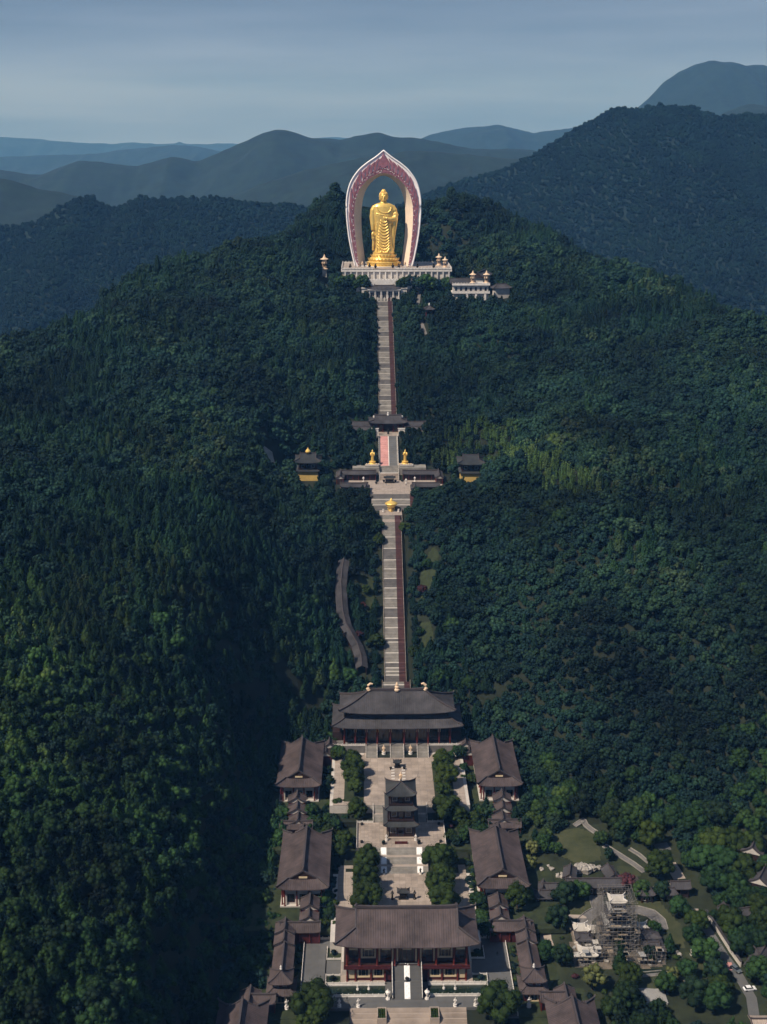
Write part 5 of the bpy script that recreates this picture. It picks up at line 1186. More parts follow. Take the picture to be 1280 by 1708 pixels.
for a, c in zip(wk[:-1], wk[1:]):
    a, c = Vector(a), Vector(c); d = (c - a); n_ = Vector((-d.y, d.x, 0)).normalized(); base = Vector(tuple(wk[0])); up = Vector((0, 0, 1))
    for s in (-1, 1):
        b = MB(); b.grid([[tuple(a - base + up * 1.5), tuple(c - base + up * 1.5)], [tuple(a - base + n_ * 3.1 * s), tuple(c - base + n_ * 3.1 * s)]]); b.grid([[tuple(a - base + n_ * 3.1 * s - up * .35), tuple(c - base + n_ * 3.1 * s - up * .35)], [tuple(a - base + n_ * 3.1 * s), tuple(c - base + n_ * 3.1 * s)]]); ro_ = b.build('roof', 'tile_grey', cw)
        b = MB(); n2 = int(d.length / .8)
        for k in range(n2): q0 = a - base + d * (k + .5) / n2; b.bar(q0 + up * 1.5, q0 + n_ * 3.1 * s + up * .02, .25, .12)
        b.build('tile_row', 'tile_grey', ro_, kind='stuff')
    b = MB(); b.bar(a - base + up * 1.4, c - base + up * 1.4, .5, .5); b.build('ridge', 'ridge_tile', cw)
    b = MB(); b.bar(a - base - n_ * 2.2 - up * 3.4, c - base - n_ * 2.2 - up * 3.4, .3, 3.2); b.bar(a - base + n_ * 2.2 - up * 3.4, c - base + n_ * 2.2 - up * 3.4, .3, 3.2); b.build('wall', 'dark_wood', cw)
    for q_ in range(5): m_ = a.lerp(c, q_ / 4); EXC.append((m_.x - 4.6, m_.x + 4.6, m_.y - 6, m_.y + 3))
# grassy clearings beside the lower stairs
def clearing(nm, pix, m='grass', dz=.25, excl=True):
    P = [hit(a, b_) for a, b_ in pix]; xs = [p[0] for p in P]; ys = [p[1] for p in P]
    X, Y = np.meshgrid(np.linspace(min(xs), max(xs), 24), np.linspace(min(ys), max(ys), 24)); ins = np.zeros(X.shape, bool); n = len(P)
    for i in range(n):
        x1, y1, x2, y2 = P[i][0], P[i][1], P[(i + 1) % n][0], P[(i + 1) % n][1]
        ins ^= ((y1 > Y) != (y2 > Y)) & (X < (x2 - x1) * (Y - y1) / (y2 - y1 + 1e-9) + x1)
    Z = hz(X.ravel(), Y.ravel()).reshape(X.shape) + dz; b = MB()
    for j in range(23):
        for i in range(23):
            if ins[j, i] or ins[j + 1, i + 1] or ins[j, i + 1] or ins[j + 1, i]:
                b.add([(X[j, i], Y[j, i], Z[j, i]), (X[j, i + 1], Y[j, i + 1], Z[j, i + 1]), (X[j + 1, i + 1], Y[j + 1, i + 1], Z[j + 1, i + 1]), (X[j + 1, i], Y[j + 1, i], Z[j + 1, i])], [(0, 1, 2, 3)])
                if excl: EXC.append((X[j, i] - .8, X[j, i + 1] + .8, Y[j, i] - .8, Y[j + 1, i] + .8))
    if b.v: tag(b.build(nm, m), kind='structure')
clearing('grass_bank', [(700, 1000), (704, 945), (724, 915), (732, 925), (724, 965), (712, 1000)])
clearing('grass_bank', [(702, 1088), (700, 1040), (718, 1040), (726, 1080)])
clearing('grass_bank', [(600, 1000), (602, 960), (624, 965), (624, 1022), (610, 1030)])
for k, (px_, py_, s_, kk) in enumerate(((628, 1076, 5.0, 'T1'), (583, 1135, 5.0, 'B0'), (735, 1138, 5.2, 'B2'), (690, 1090, 3.6, 'T2'), (632, 905, 4.6, 'T0'), (633, 880, 4.0, 'B1'), (676, 885, 4.4, 'T3'), (704, 985, 3.4, 'R0'), (612, 985, 3.2, 'T1'), (606, 1010, 2.6, 'R0'), (712, 945, 3.8, 'B3'), (622, 1035, 2.4, 'T2'), (700, 1055, 3.0, 'B4'), (598, 1060, 3.0, 'R0'))):
    p = hit(px_, py_ + 6, 0); tree(p[0], p[1], p[2] - .2, s_ * .9, kk, ('dark red leaved' if kk == 'R0' else 'round green') + f' tree beside the lower stairs, {"left" if px_ < 655 else "right"} side, {["just above the great hall roof", "halfway up", "near the top"][0 if py_ > 1070 else 1 if py_ > 930 else 2]}', 'tree', 'trees beside the lower stairs', 'round_tree')
for a, c, r in ((735, 752, 9), (765, 748, 11), (800, 748, 12), (835, 758, 12), (868, 772, 13), (900, 786, 12), (930, 800, 10), (958, 815, 8), (745, 785, 8), (985, 828, 6)): p = hit(a, c); BAMB.append((p[0], p[1], r))
# ================================================================== the great golden statue, its arch and terraces
TZ = 188.0; BY = 1046.0
b = MB(); b.box(-33, 1018, 168, 53, 1073, TZ - .4); tag(b.build('summit_terrace', 'white_wall'), kind='structure')
paved('summit_paving', -33.5, 53.5, 1017.5, 1073, TZ, 'pale_paving', s=3.5, t=.8)
b = MB(); b.box(-34.2, 1016.8, TZ - 1.8, 54.2, 1017.5, TZ - .5); b.box(53.5, 1017.5, TZ - 1.8, 54.2, 1073, TZ - .5); b.box(-34.2, 1017.5, TZ - 1.8, -33.5, 1073, TZ - .5); tag(b.build('terrace_cornice', 'marble'), kind='structure')
b = MB()
for k in range(19): b.cb(-31 + k * 4.6, 1017.3, 176, 1.0, 1.0, TZ - 178)
o = b.build('wall_pilasters', 'marble'); o['kind'] = 'structure'
# dark recesses between pilasters
for k in range(18):
    if abs(-28.7 + k * 4.6) > 10 and k % 6 == 1: window(None, -28.7 + k * 4.6, 1018, 178.5, 2.6, 5.2, frame='white_wall')['kind'] = 'structure'
for sgn, nm in ((-1, 'left'), (1, 'right')):
    a, c = (-33.8, -9) if sgn < 0 else (53.8, 9)
    balustrade([(a, 1072, TZ), (a, 1017.3, TZ), (c, 1017.3, TZ)], f'white marble railing round the {nm} part of the summit terrace', 1.5, 'marble', 2.6, .5)
balustrade([(-33.8, 1072.5, TZ), (53.8, 1072.5, TZ)], 'white marble railing along the back of the summit terrace', 1.5, 'marble', 2.6, .5)
# lower terrace with flanking stairs
b = MB(); b.box(-22, 1006, 165, 22, 1017, 180.5); tag(b.build('lower_terrace', 'marble'), kind='structure')
balustrade([(-22, 1006.3, 180.5), (22, 1006.3, 180.5)], 'white railing along the lower terrace under the great statue', 1.4, 'marble', 2.4, .45)
for s in (-1, 1):
    b = MB(); b.add([(s * 30, 1013, 172), (s * 12, 1013, 181), (s * 12, 1017, 181), (s * 30, 1017, 172), (s * 30, 1013, 168), (s * 12, 1013, 168)], [(0, 1, 2, 3), (0, 4, 5, 1)]); tag(b.build('terrace_stair', 'marble'), kind='structure')
    balustrade([(s * 31, 1012.8, 172.5), (s * 12, 1012.8, 181.5)], f'sloping white railing on the {"left" if s < 0 else "right"} stairs under the great statue', 1.4, 'marble', 2.2, .4)
o = empty('summit_gate', (0, 1001, 167), 0, 'white stone gatehouse with dark openings at the top of the upper stairs', 'temple gate')
b = MB(); b.box(-12, 0, -6, 12, 6, 6.5); b.build('wall', 'white_wall', o)
for x in (-9.4, -4.8, 0, 4.8, 9.4): window(o, x, 0, .2 if abs(x) < 6 else 1.6, 3.0, 5.2 if abs(x) < 6 else 3.2, frame='marble')
for x in (-11.6, -7.1, -2.4, 2.4, 7.1, 11.6): column(o, x, -1.2, 0, 6.3, .4, 'marble')
b = MB(); b.box(-13.2, -2.0, 6.5, 13.2, 7, 7.3); b.build('cornice', 'marble', o)
roof(o, 25.5, 9.5, 2.2, 7.4, 'hip', rl=8, lift=.8, m='tile_grey', rib=.8, ridge=.6, end=.8, y0=2.5)
for s in (-1, 1): b = MB(); b.cb(s * 15.5, 2.5, -6, 4.6, 6, 13.5); b.cb(s * 15.5, 2.5, 7.5, 5.4, 7, .7); b.build('side_pier', 'white_wall', o)
b = MB()
for k in range(5): b.cb(-5.2 + k * 2.6, -4.2, -1.8, .5, .5, 3.0)
b.build('white_bollards', 'marble', o, kind='stuff')

# ---- arch
def spline(P, n):
    """Catmull-Rom through P"""
    P = [Vector(p) for p in P]; P = [P[0] * 2 - P[1]] + P + [P[-1] * 2 - P[-2]]; out = []
    for i in range(1, len(P) - 2):
        for k in range(n):
            t = k / n; a, b_, c, d = P[i - 1:i + 3]
            out.append(.5 * ((2 * b_) + (c - a) * t + (2 * a - 5 * b_ + 4 * c - d) * t * t + (3 * b_ - a - 3 * c + d) * t ** 3))
    return out + [P[-2]]
OUT = spline([(23.4, 0), (25.6, 9), (28.6, 25), (30.2, 42), (29.9, 55), (26.9, 66.5), (20.9, 75.5), (14.0, 81.5), (6.0, 86.8), (0, 91.6)], 6)
INN = spline([(20.0, 0), (21.2, 9), (22.8, 24), (23.6, 38), (23.0, 50), (19.4, 60.5), (14.0, 67.3), (8.5, 71.0), (3.8, 73.0), (0, 73.6)], 6)
BAK = spline([(14.6, 0), (15.8, 9), (17.3, 22), (18.0, 35), (17.6, 46.5), (15.6, 56.5), (12.0, 63.5), (7.4, 68.0), (3.2, 70.6), (0, 71.4)], 6)
BO = spline([(20.0, 0), (22, 9), (24.6, 25), (26.0, 42), (25.6, 55), (23.2, 65.5), (18.0, 73.5), (12.0, 79), (5.2, 84.0), (0, 87.6)], 6)
N_ = len(OUT)
AR = empty('statue_arch', (0, BY, TZ), 0, 'tall white pointed arch with a purple flame band framing the golden statue', 'arch')
D0, D1 = -4.5, 9.0          # front and back faces
def full(L): return [(p.x, p.y) for p in L] + [(-p.x, p.y) for p in L[::-1][1:]]
o_, i_, k_, bo_ = full(OUT), full(INN), full(BAK), full(BO)
b = MB()
b.grid([[(x, D0, z) for x, z in o_], [(x, D0, z) for x, z in i_]])                      # front face
b.grid([[(x, D0 + 1.5, z + (0)) for x, z in o_], [(x, D0, z) for x, z in o_]]); b.grid([[(x, D1, z) for x, z in bo_], [(x, D0 + 1.5, z) for x, z in o_]])
b.grid([[(x, D1, z) for x, z in k_], [(x, D1, z) for x, z in bo_]]); b.build('white_shell', 'arch_white', AR)
b = MB(); b.grid([[(x, D0, z) for x, z in i_], [(x, D1, z) for x, z in k_]]); b.build('cream_lining', 'arch_cream', AR)
# a raised outer rim
b = MB()
for (p, q) in zip(o_[:-1], o_[1:]):
    pass
pts_ = [(x * .985, D0 - .1, z * .992) for x, z in o_]; b.tube(pts_, .75, 6); b.build('outer_rim', 'arch_white', AR, smooth=True)
# purple flame band: body plus curling flames, all standing proud of the white face
b = MB(); W_ = []
for (xi, zi), (xo, zo) in zip(i_, o_):
    W_.append(((xi, zi), (xi + (xo - xi) * .27, zi + (zo - zi) * .27)))
yf = D0 - .45
b.grid([[(a[0] * 1.004, yf, a[1] + .05) for a, c in W_], [(c[0], yf, c[1]) for a, c in W_]]); b.grid([[(c[0], yf, c[1]) for a, c in W_], [(c[0], D0, c[1]) for a, c in W_]]); b.grid([[(a[0] * 1.004, D0, a[1] + .05) for a, c in W_], [(a[0] * 1.004, yf, a[1] + .05) for a, c in W_]])
b.build('flame_band', 'arch_purple', AR)
def lerp2(L, u):
    f = u * (len(L) - 1); i = min(int(f), len(L) - 2); p = Vector(L[i]).lerp(Vector(L[i + 1]), f - i); return p
rg = random.Random(3)
NF = 17
for s in (-1, 1):
    for k in range(NF):
        u = .012 + .48 * (k / NF); du = .48 / NF
        A = [lerp2(i_, u + du * q) for q in (-.1, .5, 1.1)]; O_ = [lerp2(o_, u + du * q) for q in (0, .6, 1.3, 1.9, 2.3)]
        mix = lambda i, o, t: i.lerp(o, t)
        up_k = u / .5; reach = .60 + .16 * up_k + rg.uniform(-.05, .05)
        base0 = mix(lerp2(i_, u), lerp2(o_, u), .24); base1 = mix(lerp2(i_, u + du * .62), lerp2(o_, u + du * .62), .24)
        m0 = mix(lerp2(i_, u + du * .5), lerp2(o_, u + du * .5), .24 + (reach - .24) * .72); m1 = mix(lerp2(i_, u + du * 1.0), lerp2(o_, u + du * 1.0), .24 + (reach - .24) * .45)
        t1 = mix(lerp2(i_, min(1, u + du * 1.1)), lerp2(o_, min(1, u + du * 1.1)), reach); tip = mix(lerp2(i_, min(1, u + du * 1.9)), lerp2(o_, min(1, u + du * 1.9)), reach + .04)
        poly = [base0, m0, t1, tip, m1, base1]; y1 = D0 - .7 - .1 * (k % 2)
        vs = [(p.x * (1 if s > 0 else -1), y1, p.y) for p in poly] + [(p.x * (1 if s > 0 else -1), D0, p.y) for p in poly]; n = 6
        q = MB(); q.add(vs, [tuple(range(n)), tuple(range(n, 2 * n))[::-1]] + [(i, (i + 1) % n, n + (i + 1) % n, n + i) for i in range(n)]); q.build('flame', 'arch_purple', AR)
for s in (-1, 1):      # central flame
    q = MB(); P_ = [(0, 77), (s * 3.4, 79.5), (s * 3.0, 82.5), (s * 1.2, 85), (0, 90), (0, 84)]; q.add([(x, D0 - .9, z) for x, z in P_] + [(x, D0, z) for x, z in P_], [tuple(range(6)), tuple(range(6, 12))[::-1]] + [(i, (i + 1) % 6, 6 + (i + 1) % 6, 6 + i) for i in range(6)]); q.build('flame', 'arch_purple', AR)
# curling relief on the band
b = MB(); c2 = MB()
for k in range(190):
    u = (k + .5) / 190; t = rg.uniform(.05, .26); p = mix = Vector(lerp2(i_, u)).lerp(Vector(lerp2(o_, u)), t); a = rg.uniform(0, 6.28); r = rg.uniform(.4, .8)
    pts3 = [(p.x + r * math.cos(a + q) * (1 - q / 7), yf - .12, p.y + r * math.sin(a + q) * (1 - q / 7)) for q in (0, .8, 1.6, 2.4, 3.2, 4.2)]
    (b if k % 3 else c2).tube(pts3, [.22, .2, .17, .14, .1, .05], 4)
b.build('carved_scrolls', 'arch_purple', AR, kind='stuff'); c2.build('pale_scrolls', 'arch_white', AR, kind='stuff')

# ---- the statue
K = 1 / 12.2 / 2.05
def sx_(x): return (x - 496) * K
def sz_(y): return (1340 - y) * K
ST = empty('giant_buddha_statue', (0, BY, TZ), 0, 'colossal golden standing Buddha statue on a lotus base inside the arch', 'statue')
BZ = 11.3
b = MB()
def ring_stack(b, rows, n=40, fold=None):
    """rows of (z, half width, half depth, x centre, y centre)"""
    vs = []; fs = []
    for z, hw, hd, xc, yc in rows:
        for i in range(n):
            a = 2 * math.pi * i / n; c, s_ = math.cos(a), math.sin(a); e = .85
            x = xc + hw * math.copysign(abs(c) ** e, c); y = yc + hd * math.copysign(abs(s_) ** e, s_); k = 1 + (fold(a, z) if fold else 0)
            vs.append((xc + (x - xc) * k, yc + (y - yc) * k, z))
    m = len(rows)
    for j in range(m - 1):
        for i in range(n): l = (i + 1) % n; fs.append((j * n + i, j * n + l, (j + 1) * n + l, (j + 1) * n + i))
    fs.append(tuple(range(n))[::-1]); fs.append(tuple((m - 1) * n + i for i in range(n))); b.add(vs, fs)
fold = lambda a, z: .035 * math.sin(a * 15) * max(0, 1 - z / 20)
ring_stack(b, [(-.5, 8.4, 5.4, .6, 0), (1.5, 7.7, 5.2, .5, 0), (4, 7.2, 4.8, .5, 0), (9, 7.0, 4.6, .4, 0), (16, 7.0, 4.5, .2, 0), (21, 7.4, 4.5, 0, 0), (25, 7.6, 4.6, 0, 0), (29, 8.0, 4.8, -.1, 0), (33, 8.4, 4.6, -.1, .2), (36, 8.5, 4.2, -.1, .3), (37.6, 7.6, 3.6, -.1, .4), (38.6, 5.2, 2.8, 0, .4), (39.3, 2.6, 2.1, 0, .3), (41, 2.2, 2.0, 0, 0)], fold=fold)
# head, hair, face
b.ball((0, -.3, 43.6), 3.15, 20, 14, 0, 1.18); b.ball((0, .25, 45.0), 3.3, 18, 12, 0, .9); b.ball((0, .1, 47.7), 1.75, 14, 10, 0, 1.0)
b.tube([(0, -3.3, 44.2), (0, -3.75, 43.3), (0, -3.95, 42.8), (0, -3.4, 42.5)], [.3, .42, .62, .3], 7)
for s in (-1, 1):
    b.tube([(s * .45, -3.35, 44.3), (s * 1.15, -3.45, 44.65), (s * 2.1, -2.9, 44.3)], [.25, .34, .22], 6); b.ball((s * 1.15, -3.0, 43.5), .55, 8, 6, 0, .45)
    b.tube([(s * 3.0, .1, 45.0), (s * 3.5, .1, 44.0), (s * 3.35, 0, 42.3), (s * 3.1, 0, 40.9)], [.35, .5, .4, .28], 6)
b.tube([(-.9, -3.15, 41.75), (0, -3.5, 41.65), (.9, -3.15, 41.75)], [.18, .42, .18], 6); b.ball((0, -2.75, 40.8), .9, 8, 6)
# viewer's left: arm hanging, open hand turned forward
b.tube([(-7.0, .2, 36.2), (-8.4, 0, 33), (-9.0, -.2, 28), (-8.8, -.8, 22.5), (-8.6, -1.4, 17.5)], [2.2, 2.5, 2.4, 2.0, 1.3], 14)
ring_stack(b, [(16.2, 1.7, 1.0, -7.6, .2), (17.5, 2.6, 1.7, -7.6, 0), (22, 2.4, 2.2, -7.9, 0), (27, 2.2, 2.3, -8.0, 0)], 18)
ring_stack(b, [(1.2, .9, 1.1, -8.6, 0), (5, 1.1, 1.4, -8.3, 0), (10, 1.2, 1.5, -8.0, 0), (17, 1.7, 1.7, -7.6, 0)], 14)
b.ball((-8.6, -1.7, 14.4), 1.45, 12, 9, 0, 1.35)
for k in range(4): b.tube([(-9.5 + k * .62, -1.9, 13.2), (-9.5 + k * .62, -2.2, 11.4 - .25 * (k in (1, 2))), (-9.4 + k * .6, -1.9, 10.3 - .45 * (k in (1, 2)))], [.36, .34, .24], 6)
b.tube([(-7.5, -1.9, 15.2), (-6.9, -2.4, 13.8), (-7.1, -2.5, 12.8)], [.42, .4, .28], 6)
# viewer's right: forearm across the waist, long sleeve falling
b.tube([(6.8, .2, 36.2), (8.8, 0, 33), (9.9, -.8, 29.6), (9.0, -2.6, 26.6), (6.0, -4.6, 26.2), (3.4, -5.5, 26.8)], [2.2, 2.4, 2.3, 2.0, 1.6, 1.0], 14)
ring_stack(b, [(1.0, .8, .9, 7.8, -.4), (4, 1.2, 1.5, 7.7, -.6), (12, 1.5, 1.9, 7.9, -.8), (20, 2.1, 2.4, 8.6, -1.2), (26, 2.6, 2.6, 9.0, -1.0), (31, 2.3, 2.4, 9.2, -.4)], 18)
ring_stack(b, [(21.5, .6, .6, 5.6, -3.8), (24, 1.7, 1.5, 6.0, -3.5), (27.4, 2.3, 1.8, 6.0, -3.4)], 14)
b.ball((2.6, -5.6, 27.2), 1.15, 10, 8, 0, .8)
for k in range(4): b.tube([(1.9 - .1 * k, -5.6 - .1 * k, 26.7 + .42 * k), (.6, -5.9, 26.8 + .42 * k), (-.5, -5.5, 27 + .40 * k)], [.34, .32, .2], 6)
b.tube([(2.2, -5.6, 28.2), (1.4, -5.7, 29.2), (.7, -5.5, 29.5)], [.36, .32, .22], 6)
# drapery: chest fold, U folds between the legs, edge folds
def surf_y(x, z):
    hw = np.interp(z, [-.5, 9, 21, 29, 33, 36], [8.4, 7, 7.4, 8, 8.4, 8.5]); hd = np.interp(z, [-.5, 9, 21, 29, 33, 36], [5.4, 4.6, 4.5, 4.8, 4.5, 4.2]); u = min(.97, abs(x) / hw)
    return -hd * (1 - u ** 2.35) ** .425
for k in range(11):
    z0 = 25.6 - k * 2.1; wv = min(5.2, 2.8 + k * .42); dip = 2.0 + k * .3
    P_ = [((q / 6) * wv + .3, z0 - dip * (1 - (q / 6) ** 2)) for q in range(-6, 7)]
    b.tube([(x, surf_y(x, z) - .3, z) for x, z in P_], [.1] + [.5] * 11 + [.1], 6)
b.tube([(x, surf_y(x, z) - .1, z) for x, z in ((-5.5, 36), (-4.2, 33.5), (-2, 31.8), (1, 31.0), (3.5, 31.4), (5.4, 33), (6.2, 35.5))], .42, 6)
b.tube([(x, surf_y(x, z) - .1, z) for x, z in ((-5.9, 30.8), (-3, 30.0), (0, 29.5), (4, 29.2))], .3, 6)
for s, x0 in ((-1, -5.2), (1, 5.4)):
    for q in range(3): b.tube([(x0 + s * q * .62, surf_y(x0 + s * q * .62, z) - .1, z) for z in (24 - q * 2, 18, 12, 6, 1)], .24, 5)
for q in range(-3, 5): b.tube([(q * .95, surf_y(q * .95, z) - .05, z) for z in (5.2, 3, .4)], .24, 5)
b.tube([(-6.6, -2.2, .6), (-3, -5.0, .2), (1, -5.6, 0), (5, -4.6, .2), (7.6, -2.2, .6)], .5, 6)
body = b.build('body', 'gold', ST, loc=(0, 0, BZ))
md = body.modifiers.new('one_skin', 'REMESH'); md.mode = 'VOXEL'; md.voxel_size = .24; md.use_smooth_shade = True
sm = body.modifiers.new('smooth', 'SMOOTH'); sm.factor = .5; sm.iterations = 1
# hair cap with snail-shell curls
b = MB()
for k in range(150):
    z = 1 - (k + .5) / 150 * 1.15; r = math.sqrt(max(0, 1 - z * z)); a = k * 2.39996; p = Vector((3.35 * r * math.cos(a), .25 + 3.35 * r * math.sin(a), 45.0 + 3.1 * z))
    if p.y < -1.2 and p.z < 45.8: continue
    b.ball(tuple(p), .34, 5, 4)
for k in range(40):
    z = 1 - (k + .5) / 40 * 1.1; r = math.sqrt(max(0, 1 - z * z)); a = k * 2.39996; b.ball((1.75 * r * math.cos(a), .1 + 1.75 * r * math.sin(a), 47.7 + 1.75 * z), .32, 5, 4)
b.build('hair_curls', 'gold', ST, loc=(0, 0, BZ), kind='stuff')
# feet
for s in (-1, 1):
    b = MB(); b.tube([(s * 2.4 + .4, -3.6, .5), (s * 2.6 + .4, -5.6, .5), (s * 2.8 + .4, -6.8, .3)], [1.0, 1.1, .8], 8); b.build('foot', 'gold', ST, loc=(0, 0, BZ), smooth=True)
# stepped lotus base
b = MB(); b.lathe([(13.6, 0), (13.7, 1.0), (12.9, 1.4), (12.6, 2.6), (13.2, 3.2), (13.0, 3.8), (11.4, 4.6)], n=40, sy=.86); b.build('plinth', 'gold', ST)
b = MB(); b.lathe([(11.6, 4.5), (11.9, 5.5), (11.2, 6.6), (10.0, 7.4), (9.2, 8.4), (8.6, 10.2), (8.9, 11.3)], n=40, sy=.86); b.build('lotus_seat', 'gold', ST)
q = MB(); q.add([(-1.0, 0, 0), (1.0, 0, 0), (1.15, -.75, 1.1), (.0, -1.25, 2.3), (-1.15, -.75, 1.1), (0, -.9, .9)], [(0, 1, 5), (1, 2, 5), (2, 3, 5), (3, 4, 5), (4, 0, 5)]); pm_ = q.mesh('lotus_petal', 'gold')
for ring, (n_, rr, zz, sc, fl) in enumerate(((30, 13.0, 1.2, 1.15, 1), (28, 11.8, 4.4, 1.15, 1), (24, 9.6, 7.4, 1.1, 1))):
    for k in range(n_):
        a = 2 * math.pi * (k + .5 * (ring % 2)) / n_; o = link_obj('lotus_petal', pm_, ST, (rr * math.cos(a), rr * .86 * math.sin(a), zz)); o.rotation_euler = (0, 0, math.atan2(math.sin(a) * .86, math.cos(a)) + math.pi / 2); o.scale = (sc, sc, sc)
b = MB(); b.lathe([(15.2, 0), (15.2, .6), (14.4, .6)], 0, 0, 0, 40, 1, .88); b.build('stone_step', 'marble', ST)
for x, y, wd in ((-17.2, -6.5, 'left'), (17.4, -6.5, 'right')):
    o = empty('stone_lion', (x, BY + y, TZ), 0, f'pale stone lion statue {wd} of the great statue base', 'statue', 'stone lions beside the great statue')
    b = MB(); b.cb(0, 0, 0, 2.0, 2.6, 1.4); b.build('pedestal', 'marble', o)
    b = MB(); b.ball((0, .4, 2.4), .95, 10, 7, 0, 1.1); b.ball((0, -.5, 3.5), .75, 10, 7); b.tube([(-.4, -.4, 2.6), (-.5, -.9, 1.5)], [.3, .22], 6); b.tube([(.4, -.4, 2.6), (.5, -.9, 1.5)], [.3, .22], 6); b.tube([(0, -1.0, 3.4), (0, -1.5, 3.2)], [.4, .25], 6); b.build('body', 'pale_gold', o, smooth=True)
for k, x in enumerate((-27, -11.5, -6.8, 7.2, 12, 27, 40)):
    b = MB(); b.lathe([(.8, 0), (.55, .5), (1.1, 1.4), (1.2, 2.2), (.4, 2.8), (.7, 3.3), (.1, 4.2)], x, 1024 + (k % 2) * 3, TZ, 9)
    b.build('bronze_burner', 'bronze', label=f'dark bronze burner on the summit terrace, {["far left", "left of the base", "just left of centre", "just right of centre", "right of the base", "right of the arch", "far right"][k]}', cat='incense burner', group='bronze burners on the summit terrace')

def lamp_pavilion(x, y, z, s, label, m='pale_gold'):
    o = empty('pillar_pavilion', (x, y, z), 0, label, 'pavilion', 'pale pillar pavilions round the summit'); o.scale = (s, s, s)
    b = MB(); b.lathe([(2.6, 0), (2.6, .5), (1.6, .8), (1.4, 1.6), (1.9, 2.2)], n=8); b.build('pedestal', m, o)
    b = MB()
    for k in range(3): a = k * 2.1 + .6; b.tube([(1.2 * math.cos(a), 1.2 * math.sin(a), 2.2), (1.5 * math.cos(a), 1.5 * math.sin(a), 4.2), (1.1 * math.cos(a), 1.1 * math.sin(a), 6.0)], [.55, .7, .45], 7)
    b.ball((0, 0, 6.3), 1.5, 10, 7, 0, .8); b.build('figures', m, o, smooth=True)
    b = MB(); b.lathe([(3.0, 7.0), (2.8, 7.3), (1.4, 7.9), (.8, 8.5), (.8, 9.0), (.4, 9.6), (.1, 10.6)], n=8); b.build('roof', m, o); return o
lamp_pavilion(45.5, 1050, TZ, .95, 'larger pale golden pillar pavilion behind the right part of the summit terrace')
lamp_pavilion(49.5, 1032, TZ, .85, 'pale golden pillar pavilion standing at the right front of the summit terrace')
p = aty(541.5, 446, 1040); EXC.append((p[0] - 5, p[0] + 5, p[1] - 34, p[1] + 5)); lamp_pavilion(p[0], p[1], p[2] - 1.5, 1.15, 'pale pillar pavilion rising alone out of the trees left of the summit')
b = MB(); b.cb(p[0], p[1], p[2] - 22, 3.4, 3.4, 20.6); b.build('stone_pillar', 'white_wall', label='tall pale shaft carrying the lone pavilion left of the summit', cat='pillar')
# marble hall right of the terrace
MH = empty('marble_hall', (66.5, 983, 173), 0, 'white marble hall with grey roof below the right end of the summit terrace', 'hall')
b = MB(); b.box(-13.5, -4, -8, 13.5, 10, 6.4); b.build('wall', 'white_wall', MH)
for k in range(7): window(MH, -11.4 + k * 3.8, -4, 1.9, 2.2, 3.2, frame='marble')
for z, d in ((.2, -1.4), (6.4, -1.6)): b = MB(); b.box(-14.4, d - 4, z, 14.6, 11, z + .8); b.build('cornice', 'marble', MH)
for x in (-3, 4, 11): b = MB(); b.cb(x, -4.6, -8, 1.6, 1.2, 8.2); b.build('pier', 'marble', MH)
balustrade([(-14.2, -5.2, 7.2), (14.4, -5.2, 7.2)], '', 1.2, 'marble', 2.2, .35, parent=MH)
balustrade([(-14.2, -5.2, 1.0), (14.4, -5.2, 1.0)], '', 1.1, 'marble', 2.2, .35, parent=MH)
roof(MH, 20, 12, 3.4, 7.3, 'gable', lift=.5, m='tile_grey', rib=.8, ridge=.5, y0=4.4, x0=-6, end=.6)
for x, wd in ((68, 'left'), (78.5, 'right')): lamp_pavilion(x, 981, 180.9, .92, f'pale pillar pavilion on the {wd} of the marble hall roof')
q = empty('grey_roof_hall', (78, 1018, 179), R(72), 'dark hall with long slanting grey roof behind the marble hall', 'hall')
b = MB(); b.box(-12, -4, -8, 12, 4, 3.6); b.build('wall', 'white_wall', q); roof(q, 28, 11.5, 3.6, 3.7, 'gable', lift=.4, m='tile_grey', rib=.9, ridge=.6, end=.7)
q = empty('grey_roof_hall', (92, 1000, 172), R(15), 'small grey-roofed hall among the trees right of the marble hall', 'hall')
b = MB(); b.box(-6, -3, -6, 6, 3, 3.2); b.build('wall', 'white_wall', q); roof(q, 15, 9, 3.0, 3.2, 'hip', rl=4, lift=.5, m='tile_grey', rib=.9, ridge=.5, end=.5)
EXC += [(52, 88, 962, 1035), (60, 84, 1000, 1040), (86, 99, 985, 1008)]
pv_ = hit(716, 531); q = empty('small_pavilion', (pv_[0], pv_[1], pv_[2] + 1), 0, 'tiny dark pavilion with white finial half buried in the wood right of the upper stairs', 'pavilion')
for x in (-2.2, 2.2):
    for y in (-2.2, 2.2): column(q, x, y, -1.5, 4, .2)
roof(q, 8, 8, 2.6, 6.0, 'hip', rl=0, lift=.6, m='tile_grey', rib=.8, ridge=.4); b = MB(); b.lathe([(.5, 8.6), (.6, 9.4), (.15, 10.6)], n=7); b.build('white_finial', 'marble', q); b = MB(); b.box(-2.2, -2.2, 4, 2.2, 2.2, 6.1); b.build('eave_beam', 'dark_wood', q)
EXC.append((pv_[0] - 5, pv_[0] + 5, pv_[1] - 10, pv_[1] + 4))
path_strip('wood_road', [(712, 566), (705, 545), (697, 515), (700, 490)], 2.6, 'stair_stone_dark', .4)

